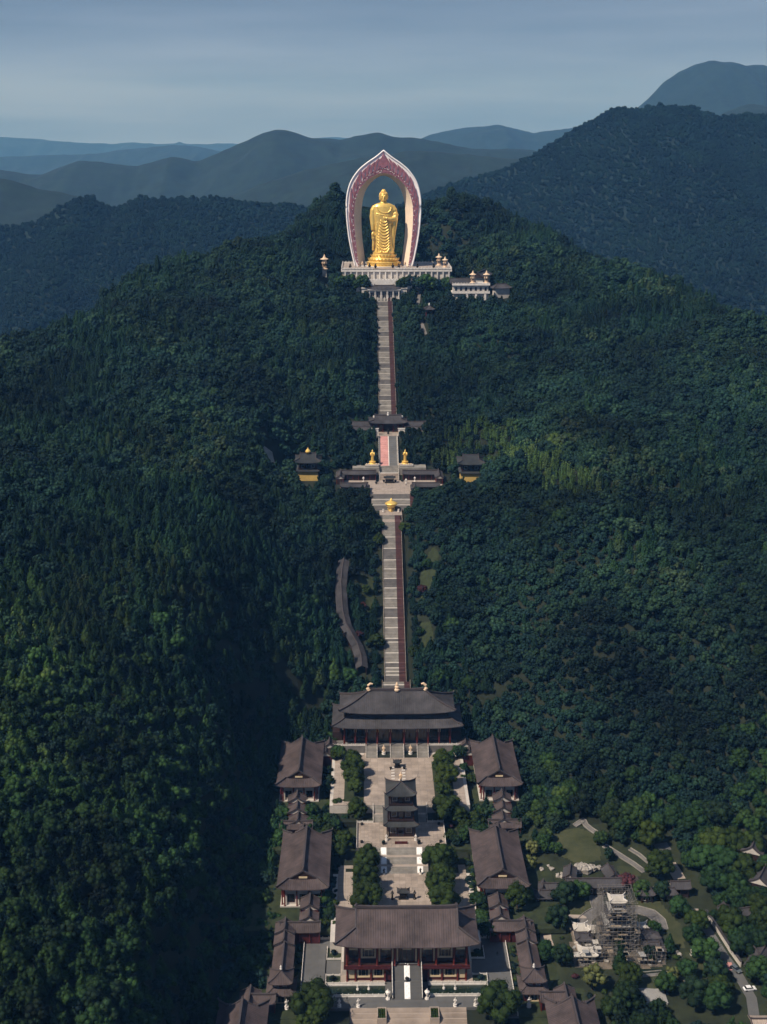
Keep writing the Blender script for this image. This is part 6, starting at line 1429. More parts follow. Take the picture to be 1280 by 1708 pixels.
st_ = random.Random(9)
for k, (x, y, r_, kk, wd) in enumerate(((13.5, 1004, 5.6, 'B2', 'tall dark tree right of the summit gate'), (20, 1009, 6.6, 'd0', 'broad dark tree right of the summit gate'), (27, 1006, 5.2, 'd1', 'dark tree under the right part of the terrace wall'), (34, 1008, 7.0, 'B1', 'highest tree standing up against the right part of the terrace wall'), (41, 1007, 5.4, 'd0', 'dark tree under the far right of the terrace wall'), (49, 1008, 4.6, 'B3', 'small tree at the right corner of the terrace wall'), (-14, 1003, 4.6, 'd1', 'dark tree left of the summit gate'), (-21, 1007, 5.0, 'B0', 'tree under the left part of the terrace wall'), (-28, 1010, 4.8, 'd0', 'dark tree under the left corner of the terrace wall'), (-35, 1014, 5.2, 'B4', 'tree beyond the left corner of the terrace wall'), (57, 1010, 4.8, 'B2', 'tree between the terrace and the marble hall'), (59, 968, 4.6, 'd1', 'dark tree in front of the marble hall'), (66, 962, 4.4, 'B1', 'low tree in front of the marble hall'), (76, 961, 4.0, 'd0', 'small dark tree below the marble hall'))):
    z = hz1(x, y); top = 176.5 + r_ * .8 if abs(x) < 55 else z + r_ * 2; tree(x, y, max(z, 172.5) - 1.0 if abs(x) < 55 else z, r_, kk, wd, 'tree', 'trees close under the summit terrace', 'broadleaf_tree', sz=1.05)

for k in range(15):
    x = (-34, -30, -26, -22, -18, 16, 20, 24, 28, 32, 36, 40, 44, 48, 52)[k]; y = 1009.5 + st_.uniform(-3, 2.5); r_ = st_.uniform(4.6, 6.6)
    tree(x + st_.uniform(-1, 1), y, 170.5 + st_.uniform(0, 2.5), r_, st_.choice(['B0', 'B1', 'B2', 'd0', 'd1', 'B4']), f'leafy tree hiding the foot of the summit terrace wall, {"left" if x < 0 else "right"} of the gatehouse', 'tree', f'trees at the foot of the summit wall, {"left" if x < 0 else "right"}', 'broadleaf_tree', sz=1.1)
# ================================================================== garden on the right
def gp(x, y): return (860 + x / 3.048, 1340 + y / 3.048)        # enlarged-view coordinates -> photo pixel
def G(x, y, dz=0.): return Vector(hit(*gp(x, y), dz))
def gpath(nm, pts, width, m='pale_paving', kerb=None, dz=.12): return path_strip(nm, [gp(*p) for p in pts], width, m, dz, kerb)
clearing('garden_lawn', [gp(*p) for p in ((185, 200), (230, 150), (310, 128), (400, 170), (430, 235), (425, 290), (330, 312), (240, 270))], 'dry_grass', .12)
clearing('garden_lawn', [gp(*p) for p in ((275, 500), (385, 495), (400, 545), (370, 575), (275, 570))], 'dry_grass', .12)
clearing('garden_lawn', [gp(*p) for p in ((600, 890), (740, 878), (830, 905), (830, 940), (640, 945))], 'dry_grass', .12)
clearing('garden_lawn', [gp(*p) for p in ((520, 320), (600, 330), (640, 370), (600, 380), (520, 360))], 'dry_grass', .12)
clearing('garden_lawn', [gp(*p) for p in ((560, 500), (720, 500), (850, 640), (850, 740), (790, 700), (740, 560), (640, 530))], 'dry_grass', .12)
clearing('garden_lawn', [gp(*p) for p in ((860, 760), (1000, 760), (1040, 840), (900, 860))], 'dry_grass', .12)
clearing('gravel_yard', [gp(*p) for p in ((85, 575), (165, 565), (175, 745), (115, 755))], 'grey_paving', .12)
clearing('gravel_patch', [gp(*p) for p in ((870, 540), (930, 540), (940, 610), (880, 605))], 'paving', .14)
clearing('gravel_patch', [gp(*p) for p in ((1040, 812), (1098, 812), (1100, 852), (1042, 850))], 'pink_stone', .14)
clearing('pond_garden', [gp(*p) for p in ((575, 845), (745, 845), (740, 872), (580, 876))], 'water', .14)
clearing('building_yard', [gp(*p) for p in ((290, 640), (430, 620), (600, 620), (740, 680), (745, 820), (600, 845), (420, 835), (300, 830))], 'site_ground', .10)
gpath('garden_path', [(300, 120), (345, 92), (358, 118), (385, 140), (428, 168)], 2.2, 'stair_stone_dark', 'stair_stone'); gpath('garden_path', [(450, 218), (520, 262), (600, 310), (655, 352)], 2.4, 'stair_stone_dark', 'stair_stone')
gpath('garden_path', [(580, 235), (630, 268), (678, 305)], 1.6, 'stair_stone_dark', 'stair_stone'); gpath('garden_path', [(55, 205), (75, 175), (125, 158)], 1.6)
gpath('garden_path', [(410, 462), (412, 505), (425, 545), (375, 575), (350, 600), (355, 632)], 5.0, 'stair_stone_dark', 'stair_stone'); gpath('garden_path', [(270, 578), (360, 580)], 2.2)
gpath('garden_path', [(560, 552), (625, 548), (690, 565), (730, 600), (742, 645)], 5.0, 'stair_stone_dark', 'stair_stone'); gpath('garden_path', [(150, 620), (155, 700), (175, 752)], 4, 'paving')
gpath('garden_path', [(590, 882), (740, 868), (800, 878), (880, 900), (940, 945)], 2.6, 'stair_stone_dark', 'stair_stone'); gpath('garden_path', [(785, 305), (810, 345), (835, 388)], 5)
gpath('garden_path', [(735, 205), (760, 245)], 6, 'grey_paving')
gpath('service_road', [(900, 540), (985, 660), (1060, 780), (1130, 870), (1200, 990), (1215, 1090)], 3.6, 'grey_paving')
P_ = [G(*p) for p in ((925, 570), (985, 660), (1045, 755), (1100, 835))]
o = empty('garden_wall', P_[0], 0, 'thin pale boundary wall running diagonally beside the service road', 'wall'); b = MB()
for a, c in zip(P_[:-1], P_[1:]): b.bar(a - P_[0] + Vector((3.2, 0, 0)), c - P_[0] + Vector((3.2, 0, 0)), .4, 2.4)
b.build('wall', 'white_wall', o); b = MB()
for a, c in zip(P_[:-1], P_[1:]): b.bar(a - P_[0] + Vector((3.2, 0, 2.4)), c - P_[0] + Vector((3.2, 0, 2.4)), .9, .25)
b.build('coping', 'tile_grey', o)
def ghall(x, y, L, D, e, rise, ang, label, kind='gable', wall='dark_wood', group=None, gx=None, m='tile_grey', front=True):
    """single-storey garden building with the middle of its roof over view point (x,y)"""
    g = Vector(atz(*gp(x, y), hz1(*G(x, y).xy) + e + rise * .4)); z = hz1(g.x, g.y)
    o = empty('garden_hall', (g.x, g.y, z), R(ang), label, 'garden hall', group)
    b = MB(); b.box(-L / 2 + .8, -D / 2 + 1.3, -1, L / 2 - .8, D / 2 - 1.3, e); b.build('wall', wall, o)
    n = max(2, int(L / 3.5))
    for i in range(n + 1):
        xx = -L / 2 + 1 + (L - 2) * i / n
        column(o, xx, -D / 2 + .8, 0, e, .16, 'dark_wood')
        if i < n and front: window(o, xx + (L - 2) / n / 2, -D / 2 + 1.3, .7, (L - 2) / n * .6, e * .5, frame='white_wall' if wall == 'dark_wood' else 'dark_wood')
    roof(o, L, D, rise, e, kind, gx=gx, lift=.4, m=m, rib=.6, ridge=.4, end=.4, gable_mat='white_wall' if kind == 'gable' else 'dark_wood', **({'rl': L * .25} if kind == 'hip' else {}))
    EXC.append((g.x - (L if abs(math.sin(R(ang))) < .5 else D) / 2 - 2, g.x + (L if abs(math.sin(R(ang))) < .5 else D) / 2 + 2, g.y - 7, g.y + 4)); return o
ghall(402, 388, 23, 6.2, 4.0, 2.2, 0, 'long grey-roofed garden hall in front of the white rockery')
ghall(277, 340, 8, 5.6, 3.8, 2.0, 78, 'short grey-roofed wing left of the white rockery'); ghall(484, 338, 8, 5.6, 3.8, 2.0, 100, 'short grey-roofed wing right of the white rockery')
ghall(200, 412, 10, 4.4, 3.4, 1.8, 0, 'narrow grey-roofed passage left of the long garden hall'); ghall(148, 448, 8, 6, 3.6, 1.8, 0, 'small open pavilion at the left end of the garden passage', 'hip')
ghall(140, 412, 6, 4, 3.6, 1.8, 80, 'tiny cross roof behind the left garden pavilion')
ghall(632, 410, 7, 5, 3.8, 2.0, 100, 'grey cross roof right of the dark red garden tree'); ghall(668, 438, 6, 5, 3.6, 1.9, 0, 'small grey-roofed pavilion right of the dark red garden tree', 'hip'); ghall(838, 402, 8, 5, 4.2, 2.0, 0, 'small grey-roofed gatehouse with plain wall at the end of the garden', wall='dark_wood', front=False)
ghall(790, 438, 5, 4.6, 3.2, 1.8, 0, 'tiny side roof left of the garden gatehouse', 'hip')
g = G(372, 345); o = empty('rockery', g, 0, 'white weathered rockery behind the long garden hall', 'rock'); rr = random.Random(8)
for k in range(9):
    b = MB(); b.ball((rr.uniform(-5, 5), rr.uniform(-1.5, 1.5), 1.2 + rr.random()), rr.uniform(1.2, 2.3), 9, 6, .28, .8); b.build('boulder', 'rock', o)
EXC.append((g.x - 9, g.x + 9, g.y - 9, g.y + 5))
for (x, y, n, wd) in ((860, 765, 7, 'pile of pale rocks beside the garden stream'), (235, 365, 4, 'few pale stones left of the long garden hall'), (140, 330, 3, 'grey stones at the edge of the garden lawn')):
    g = G(x, y); o = empty('rock_pile', g, 0, wd, 'rock')
    for k in range(n): b = MB(); b.ball((rr.uniform(-3.5, 3.5), rr.uniform(-1.6, 1.6), .4), rr.uniform(.5, 1.2), 7, 5, .3, .8); b.build('boulder', 'rock', o)
# right-edge houses
ghall(1225, 100, 15, 9, 4.5, 3.2, 65, 'blue-grey roofed house at the upper right edge of the garden', 'gable'); ghall(1262, 330, 14, 8, 4.5, 3.0, 60, 'dark roofed house cut by the right edge of the picture', 'gable'); ghall(1185, 130, 9, 6, 4, 2.4, 0, 'small dark roof beside the upper right house', 'gable')
ghall(1190, 535, 20, 5, 3.6, 1.7, 12, 'long curved grey gallery roof at the right edge', 'gable'); ghall(1076, 538, 7, 5, 4.0, 2.0, 100, 'grey gable end at the left of the right-edge gallery', 'gable'); ghall(1240, 785, 12, 8, 4.0, 2.6, 55, 'grey-roofed house at the lower right edge', 'gable'); ghall(1215, 745, 7, 5, 4.0, 2.2, 100, 'small grey roof behind the lower right house')
ghall(1262, 1102, 9, 6, 3.4, 1.0, 0, 'low flat pink roofed shed in the bottom right corner', 'gable', m='paving')
g = G(697, 990); b = MB()
Vt = [[(-4.6, -4 + 2 * j, .9 + .12 * math.sin(j * 2.1)) for j in range(5)], [(-1.5, -4 + 2 * j, 1.0 + .15 * math.cos(j * 1.7)) for j in range(5)], [(1.5, -4 + 2 * j, .85 + .1 * math.sin(j)) for j in range(5)], [(4.6, -4 + 2 * j, .95) for j in range(5)]]
b.grid(Vt); b.grid([[(x, y, z - .9) for x, y, z in r][::-1] for r in Vt]); b.box(-4.4, -3.9, 0, 4.4, 3.9, .8); o = b.build('tarpaulin', 'cloth_pale', loc=g, label='pale grey tarpaulin spread over stacked boards at the bottom of the garden', cat='tarpaulin'); EXC.append((g.x - 6, g.x + 6, g.y - 8, g.y + 5))

# ---- pagoda under scaffolding
g = Vector(atz(*gp(505, 700), 1.5)); bz = 0.
SP = empty('scaffolded_pagoda', (g.x, g.y, bz), 0, 'pale pagoda under construction wrapped in scaffolding in the right garden', 'pagoda')
Hs = 21.5
tiers = [(0, 5.6), (4.2, 5.0), (7.8, 4.3), (11.0, 3.7), (13.8, 3.1), (16.4, 2.5)]
for k, (z, hw) in enumerate(tiers):
    z2 = tiers[k + 1][0] if k < 5 else 19.0
    b = MB(); b.box(-hw * .72, -hw * .72, z, hw * .72, hw * .72, z2); b.build('storey_wall', 'white_wall' if k % 2 else 'plank', SP)
    for i in (-1, 0, 1):
        q = MB(); q.box(i * hw * .45 - .4, -hw * .72 - .06, z + .5, i * hw * .45 + .4, -hw * .72 - .02, z2 - .7); q.build('opening', 'glass_dark', SP)
    roof(SP, hw * 2.2, hw * 2.2, 1.0, z2 - .5, 'skirt', iw=hw * 1.35, idp=hw * 1.35, lift=.5, m='cloth_pale' if k in (2, 4) else 'tile_grey', rib=.6, ridge=.25)
roof(SP, 6.4, 5.2, 1.6, 19.2, 'xieshan', gx=2.2, ts=.5, lift=.8, m='landing_stone', rib=.5, ridge=.3, end=.3, orn='marble')
rs2 = random.Random(12); pole = MB(); rail = MB()
for ring, (hw, zt) in enumerate(((7.2, 14), (6.0, 21.5), (4.8, 21.5))):
    n = int(hw * 2 / 1.6)
    for i in range(n + 1):
        for j in range(n + 1):
            if 0 < i < n and 0 < j < n: continue
            x, y = -hw + 2 * hw * i / n, -hw + 2 * hw * j / n; pole.tube([(x, y, 0), (x + rs2.uniform(-.1, .1), y + rs2.uniform(-.1, .1), zt + rs2.uniform(-1.5, 1.2))], .07, 4)
    z = 1.6
    while z < zt:
        for s in (-1, 1):
            rail.tube([(-hw - .4, s * hw, z), (hw + .4, s * hw, z)], .06, 4); rail.tube([(s * hw, -hw - .4, z), (s * hw, hw + .4, z)], .06, 4)
            if rs2.random() < .5: rail.tube([(-hw, s * hw, z), (-hw + 3.2, s * hw, z + 1.8)], .05, 4); rail.tube([(hw - 3.2, s * hw, z), (hw, s * hw, z + 1.8)], .05, 4)
        z += 1.8
pole.build('scaffold_poles', 'steel', SP, kind='stuff'); rail.build('scaffold_rails', 'steel', SP, kind='stuff')
for k in range(26):
    z = 1.7 + 1.8 * rs2.randint(0, 9); hw = 5.4 if z > 14 else 6.6; x = rs2.uniform(-hw + 1.5, hw - 1.5); b = MB(); b.box(x - rs2.uniform(1, 2.2), -hw - .5, z, x + rs2.uniform(1, 2.2), -hw + .4, z + .06); b.build('plank', 'plank', SP)
# small shrines and scaffolded halls about it
for k, (x, y, w_, wd, m_) in enumerate(((330, 650, 5.2, 'back left', 'landing_stone'), (394, 662, 4.4, 'inner left', 'landing_stone'), (365, 775, 6.4, 'front left', 'landing_stone'), (635, 645, 5.0, 'back right', 'landing_stone'), (662, 680, 8.5, 'right', 'tile_grey'), (345, 700, 6.0, 'middle left', 'tile_grey'), (700, 745, 7.0, 'front right', 'tile_grey'))):
    q = G(x, y + 20); o = empty('shrine', q, rs2.uniform(-.08, .08), f'small pale shrine {wd} of the scaffolded pagoda', 'shrine', 'shrines round the scaffolded pagoda')
    b = MB(); b.box(-w_ / 2, -w_ / 2.4, -1, w_ / 2, w_ / 2.4, .6); b.build('podium', 'pale_paving', o); b = MB(); b.box(-w_ * .36, -w_ * .3, .6, w_ * .36, w_ * .3, 3.4); b.build('wall', 'white_wall', o)
    q2 = MB(); q2.box(-w_ * .16, -w_ * .31, .7, w_ * .16, -w_ * .305, 2.9); q2.build('door', 'glass_dark', o)
    roof(o, w_ * 1.1, w_ * .95, 1.4, 3.5, 'xieshan' if w_ < 8 else 'hip', gx=w_ * .3, ts=.5, lift=.6, m=m_, rib=.5, ridge=.3, end=.3, orn='marble' if m_ != 'tile_grey' else 'ridge_tile')
for k, (x, y, w_, h_) in enumerate(((320, 800, 9, 5), (440, 780, 10, 6), (620, 790, 12, 5.5), (715, 790, 6, 6), (430, 690, 6, 8), (590, 720, 6, 7), (385, 735, 6, 4.5), (660, 800, 7, 4))):
    q = G(x, y + 20); o = empty('scaffold', q, rs2.uniform(-.1, .1), f'low pipe scaffold with planks {["at the front left", "left of the tall tree", "right of the tall tree", "at the front right", "beside the left foot of the pagoda", "beside the right foot of the pagoda", "between the left shrines", "by the front pond"][k]} of the building site', 'scaffold', 'low scaffolds on the building site')
    pm2, rm2 = MB(), MB(); n = int(w_ / 1.3)
    for i in range(n + 1):
        for j in (-1.4, 0, 1.4): pm2.tube([(-w_ / 2 + w_ * i / n, j, -1), (-w_ / 2 + w_ * i / n, j, h_ + rs2.uniform(-.8, .8))], .07, 4)
    z = 1.2
    while z < h_:
        for j in (-1.4, 1.4): rm2.tube([(-w_ / 2 - .3, j, z), (w_ / 2 + .3, j, z)], .06, 4)
        z += 1.5
    pm2.build('poles', 'steel', o, kind='stuff'); rm2.build('rails', 'steel', o, kind='stuff')
    for t_ in range(4): b = MB(); x_ = rs2.uniform(-w_ / 2 + 1, w_ / 2 - 1); z_ = 1.3 + 1.5 * rs2.randint(0, int(h_ / 1.6)); b.box(x_ - 1.1, -1.4, z_, x_ + 1.1, rs2.uniform(-.3, 1.4), z_ + .07); b.build('plank', rs2.choice(['plank', 'cloth_pale', 'landing_stone']), o)
for k in range(44):
    x, y = rs2.uniform(300, 740), rs2.uniform(660, 830); q = G(x, y); s_ = rs2.uniform(.5, 1.4); b = MB()
    for t_ in range(3): b.box(-s_, -s_ * .6 + t_ * .12, t_ * .22, s_, s_ * .6 + t_ * .1, t_ * .22 + .2)
    o = b.build('material_stack', rs2.choice(['plank', 'landing_stone', 'cloth_pale', 'rock', 'steel']), loc=q + Vector((0, 0, .1)), label='small stack of building material lying about the scaffolded pagoda', cat='building material', group='stacks of building material on the site'); o.rotation_euler = (0, 0, rs2.uniform(0, 3))

# ---- parked cars
def car(q, rz, m, label):
    o = empty('parked_car', q, rz, label, 'car', 'cars parked on the service road')
    b = MB(); S_ = [(-2.2, .45), (-2.2, .85), (-1.9, .98), (-.6, 1.0), (.9, 1.0), (2.0, .92), (2.25, .75), (2.25, .45)]
    b.add([(x, -.88, z) for x, z in S_] + [(x, .88, z) for x, z in S_], [tuple(range(8)), tuple(range(8, 16))[::-1]] + [(i, (i + 1) % 8, 8 + (i + 1) % 8, 8 + i) for i in range(8)]); b.build('body', m, o)
    b = MB(); S_ = [(-1.75, .99), (-1.35, 1.45), (.35, 1.5), (1.15, 1.0)]
    b.add([(x, -.78, z) for x, z in S_] + [(x, .78, z) for x, z in S_], [tuple(range(4)), tuple(range(4, 8))[::-1]] + [(i, (i + 1) % 4, 4 + (i + 1) % 4, 4 + i) for i in range(4)]); b.build('windows', 'glass_dark', o)
    b = MB(); b.box(-1.35, -.72, 1.47, .35, .72, 1.54); b.build('roof', m, o)
    for x in (-1.4, 1.4):
        for s in (-1, 1):
            w = MB(); w.lathe([(.34, -.11), (.34, .11)], n=12); t_ = w.build('wheel', 'tyre', o, loc=(x, s * .84, .34)); t_.rotation_euler = (math.pi / 2, 0, 0)
    for s in (-1, 1): w = MB(); w.box(2.2, s * .7 - .2, .62, 2.28, s * .7 + .2, .78); w.build('headlight', 'lamp_glass', o)
q = G(1120, 852); car(q + Vector((0, 0, .25)), R(-62), 'car_grey', 'silver grey car parked on the service road, the farther of the two'); q = G(1190, 952); car(q + Vector((0, 0, .25)), R(8), 'car_white', 'white car parked across the service road, the nearer of the two')
# ---- garden trees seen one by one
GT = [(900, 700, 4.6, 'B2', 'tree in the lawn left of the diagonal wall'), (760, 950, 5.0, 'B4', 'tree right of the grey tarpaulin'), (900, 1010, 6.4, 'D0', 'dark tree at the bottom edge of the garden'), (1010, 1040, 6.2, 'B0', 'tree at the bottom edge left of the service road'), (560, 1030, 6.0, 'B3', 'tree at the bottom edge below the tarpaulin'), (1010, 900, 5.4, 'D1', 'dark tree in the lawn above the bottom edge'), (700, 660, 3.6, 'B1', 'tree inside the curved path right of the scaffolded pagoda'), (480, 640 - 60, 3.0, 'D1', 'small dark tree in front of the curved path left of the pagoda top'), (640, 470, 4.6, 'B3', 'tree below the small garden pavilion'), (740, 470, 4.4, 'D0', 'dark tree below the garden gatehouse'), (330, 470, 4.4, 'B0', 'tree before the left end of the long garden hall'), (60, 500, 4.2, 'B4', 'tree between the gallery and the gravel yard'), (1150, 760, 6.0, 'B1', 'tree between the service road and the lower right house'), (725, 355, 7.0, 'T0', 'large round bright tree in the middle of the right garden'), (690, 195, 6.4, 'T1', 'round bright tree behind the garden paths'), (800, 110, 6, 'B1', 'tree above the garden path at the back'), (560, 430, 4.8, 'R0', 'dark red leaved tree right of the long garden hall'), (220, 60, 6.0, 'B3', 'tree behind the garden lawn, left'), (150, 190, 4.2, 'B4', 'tree at the left edge of the garden lawn'), (85, 260, 3.6, 'W0', 'yellow-green willow beside the lower right side hall'), (70, 340, 3.8, 'W0', 'lower yellow-green willow beside the lower right side hall'), (205, 250, 3.4, 'B2', 'small dark tree on the garden lawn'),
      (430, 200, 3.8, 'B0', 'tree at the right end of the garden lawn'), (250, 500, 6.0, 'D0', 'dark tree in front of the garden passage'), (215, 620, 5.6, 'D1', 'dark tree beside the gravel yard'), (530, 745, 4.0, 'C1', 'tall narrow tree standing in front of the scaffolded pagoda'), (530, 830, 4.2, 'C0', 'second tall tree at the front of the building site'), (575, 915, 5.6, 'T2', 'round bright tree below the garden pond'), (780, 740, 3.6, 'C2', 'slim tree right of the building site'), (830, 560, 5.2, 'B1', 'tree at the bend of the garden wall'), (920, 640, 5.6, 'T3', 'round tree left of the garden wall'), (960, 800, 6.2, 'B2', 'tree left of the lower garden wall'), (1035, 965, 5.0, 'T1', 'tree left of the parked white car'), (1100, 650, 7.0, 'T0', 'large tree right of the garden wall'), (1240, 560, 6.0, 'T2', 'tree in front of the right-edge gallery'), (1000, 250, 7.6, 'T3', 'first crown of the big tree group at the right'), (1090, 230, 7.2, 'T0', 'second crown of the big tree group at the right'), (1180, 250, 7.0, 'T1', 'third crown of the big tree group at the right'), (960, 330, 7.0, 'B0', 'left front crown of the big tree group'), (1060, 340, 7.6, 'B2', 'middle crown of the big tree group'), (1170, 380, 7.4, 'T2', 'right crown of the big tree group'), (1000, 430, 6.4, 'B4', 'lowest left crown of the big tree group'), (1110, 450, 6.0, 'B1', 'lowest right crown of the big tree group'),
      (150, 790, 4.8, 'B0', 'tree beside the long right gallery'), (240, 810, 4.6, 'D0', 'dark tree left of the building site'), (390, 930, 5.0, 'W0', 'yellowish tree at the bottom of the garden'), (800, 900, 3.2, 'W0', 'pale feathery tree at the curved lower path'), (1230, 900, 6.0, 'B3', 'tree right of the parked cars'), (1260, 640, 6.0, 'T1', 'tree above the lower right house'), (680, 790, 3.6, 'D1', 'dark tree on the right of the building site'), (870, 880, 4.8, 'B1', 'dark tree above the end of the curved path'), (480, 100, 6.6, 'B1', 'tree behind the bend of the garden path'), (590, 110, 6.8, 'B3', 'dark tree at the back of the garden'), (330, 40, 6.4, 'D0', 'dark tree at the very back of the garden'), (900, 130, 7, 'B0', 'tall tree at the back right of the garden'), (1030, 110, 7, 'D1', 'dark tree at the back right of the garden')]
for x, y, r, kk, wd in GT:
    q = G(x, y + r * 3.2 * 1.1, 0); tree(q.x, q.y, q.z - .2, r * .92, kk, wd, 'tree', None, 'broadleaf_tree' if kk[0] != 'C' else 'conifer_tree', 'broad' if kk[0] != 'C' else 'conifer')
    EXC.append((q.x - r * .5, q.x + r * .5, q.y - r * .5, q.y + r * .5))
for k in range(90):
    x, y = rs2.uniform(40, 900), rs2.uniform(120, 1060); q = G(x, y)
    if any(a < q.x < b_ and c < q.y < d for a, b_, c, d in EXC): continue
    kk = rs2.choice(['S0', 'S1', 'S0', 'F0']); tree(q.x, q.y, q.z, rs2.uniform(1.3, 2.8), kk, f'{"dark red" if kk == "F0" else "dark" if kk == "S1" else "green"} clipped bush in the right garden', 'shrub', f'{"dark red" if kk == "F0" else "dark" if kk == "S1" else "green"} bushes of the right garden', 'clipped_shrub', 'shrub')

# ---- a few visitors
def person(x, y, z, rz, label, top='cloth_dark', walk=.28):
    o = empty('person', (x, y, z), rz, label, 'person')
    V = {'pelvis': (0, 0, .95, .13), 'waist': (0, 0, 1.12, .12), 'chest': (0, 0, 1.35, .15), 'neck': (0, 0, 1.5, .06), 'head': (0, -.02, 1.62, .09), 'crown': (0, -.01, 1.72, .075),
         'hl': (.1, 0, .9, .1), 'kl': (.1, -walk * .6, .5, .06), 'al': (.1, -walk * .7, .09, .045), 'tl': (.1, -walk * .7 - .14, .04, .035), 'hr': (-.1, 0, .9, .1), 'kr': (-.1, walk * .35, .5, .06), 'ar': (-.1, walk, .1, .045), 'tr': (-.1, walk - .13, .04, .035),
         'sl': (.2, 0, 1.4, .065), 'el': (.26, .08, 1.12, .045), 'wl': (.25, -.05, .88, .032), 'fl': (.25, -.09, .78, .03), 'sr': (-.2, 0, 1.4, .065), 'er': (-.26, -.02, 1.12, .045), 'wr': (-.25, -.16, .9, .032), 'fr': (-.25, -.2, .81, .03)}
    E_ = ['pelvis-waist', 'waist-chest', 'chest-neck', 'neck-head', 'head-crown', 'pelvis-hl', 'hl-kl', 'kl-al', 'al-tl', 'pelvis-hr', 'hr-kr', 'kr-ar', 'ar-tr', 'chest-sl', 'sl-el', 'el-wl', 'wl-fl', 'chest-sr', 'sr-er', 'er-wr', 'wr-fr']
    ks = list(V); me = bpy.data.meshes.new('body'); me.from_pydata([V[k][:3] for k in ks], [(ks.index(e.split('-')[0]), ks.index(e.split('-')[1])) for e in E_], [])
    me.materials.append(MATS[top]); bo = link_obj('body', me, o); bo.modifiers.new('skin', 'SKIN'); 
    for i, k in enumerate(ks): me.skin_vertices[0].data[i].radius = (V[k][3], V[k][3])
    me.skin_vertices[0].data[0].use_root = True; bo.modifiers.new('sub', 'SUBSURF').levels = 1
    b = MB(); b.ball((0, .01, 1.69), .105, 8, 6); b.build('hair', 'cloth_dark', o)
    return o
person(-20.9, 370.0, .05, .6, 'person in dark clothes walking on the road before the left pond')
person(33.4, 394.5, .05, 0, 'person in black standing on the right grey forecourt', walk=.05)
person(-2.2, 745.0 - 8, 85.02, .4, 'person in pale clothes crossing the middle plaza', 'cloth_pale'); person(9.8, 736, 85.02, 2.4, 'person in dark clothes on the right of the middle plaza'); person(8.6, 505, 13.02, 1.2, 'person in pale clothes on the right of the upper plaza', 'cloth_pale')
# ------------------------------------------------------------------ the wood
def blocked(X, Y):
    b = np.zeros(X.shape, bool)
    for x0, x1, y0, y1 in EXC: b |= (X > x0) & (X < x1) & (Y > y0) & (Y < y1)
    return b
def jitter_grid(x0, x1, y0, y1, s, j=.42):
    xs = np.arange(x0, x1, s); ys = np.arange(y0, y1, s * .9); X, Y = np.meshgrid(xs, ys)
    X = X + (np.arange(len(ys)) % 2)[:, None] * s * .5
    return (X + RNG.uniform(-j, j, X.shape) * s).ravel(), (Y + RNG.uniform(-j, j, X.shape) * s).ravel()
def inview(X, Y, Z, mpx=110):
    px, py, d = project(X, Y, Z); return (px > -mpx) & (px < 1280 + mpx) & (py > -50) & (py < 1708 + 190)
pts = []
def garden(X, Y):
    px, py, _ = project(X, Y, hz(X, Y)); open_ = (fbm(X, Y, 26, 91, 2) > -.12 + np.clip((px - 1090) / 260, -.3, .55))
    return (X > 48) & (Y < 452 - np.clip((X - 60) * .1, 0, 10)) & open_
for (y0, y1, s) in ((270, 470, 4.1), (470, 700, 4.2), (700, 1000, 4.5), (1000, 1420, 5.0)):
    X, Y = jitter_grid(-620, 720, y0, y1, s); Z = hz(X, Y)
    k = inview(X, Y, Z) & ~blocked(X, Y) & ~garden(X, Y); X, Y, Z = X[k], Y[k], Z[k]
    pts.append(np.stack([X, Y, Z, np.full(len(X), s)], 1))
Pn = np.concatenate(pts)
# drop what the crest hides: march the line of sight
def visible(P, h=15.):
    vis = np.ones(len(P), bool)
    for f in np.linspace(.3, .985, 60):
        x = _c[0] + (P[:, 0] - _c[0]) * f; y = _c[1] + (P[:, 1] - _c[1]) * f; z = _c[2] + (P[:, 2] + h - _c[2]) * f
        vis &= ~((hz(x, y) - 1.0 > z) & (y > 300))
    return vis
Pn = Pn[visible(Pn)]
n = len(Pn); X, Y, Z = Pn[:, 0], Pn[:, 1], Pn[:, 2]
con = fbm(X, Y, 90, 71, 3) + .35 * RNG.normal(size=n) + np.where((X < -50) & (Y < 620), .28, -.12)      # conifers on the near left spur
dark = RNG.random(n) < .22
big = fbm(X, Y, 60, 77, 2)
KEYS = ['b0', 'b1', 'b2', 'b3', 'b4', 'd0', 'd1', 'c0', 'c1', 'c2', 'c3', 'k0', 'k1', 'm0', 'm1', 'f0', 'f1', 'B0', 'B2', 'B4', 'C0', 'C1']
var = RNG.integers(0, 5, n); var = np.where(dark, RNG.integers(5, 7, n), var)
iscon = con > .12; var = np.where(iscon, RNG.integers(7, 13, n), var)
nearw = (Y < 480) & (RNG.random(n) < np.clip((520 - Y) / 120, 0, .9)); var = np.where(nearw & ~iscon & ~dark, RNG.integers(17, 20, n), var); var = np.where(nearw & iscon, RNG.integers(20, 22, n), var)
bam = np.zeros(n, bool)
for bx, by, br in BAMB: bam |= ((X - bx) ** 2 + (Y - by) ** 2 < (br * (.75 + .4 * RNG.random(n))) ** 2)
var = np.where(bam, RNG.integers(13, 15, n), var)
S = (2.35 + 2.1 * RNG.random(n) ** 2.2 + .8 * big) * np.where(iscon, .95, 1) * np.where(bam, 1.0, 1) * (Pn[:, 3] / 4.3) * np.interp(Y, [300, 450, 700, 1300], [1.0, 1.0, 1.15, 1.2])
px, py, dd = project(X, Y, Z + S)
# a tree must not reach over the temple strip
w = wax(Y) + 0.
S = np.where((np.abs(X) < w + 7) & (Y > 560), np.minimum(S, 2.8), S)
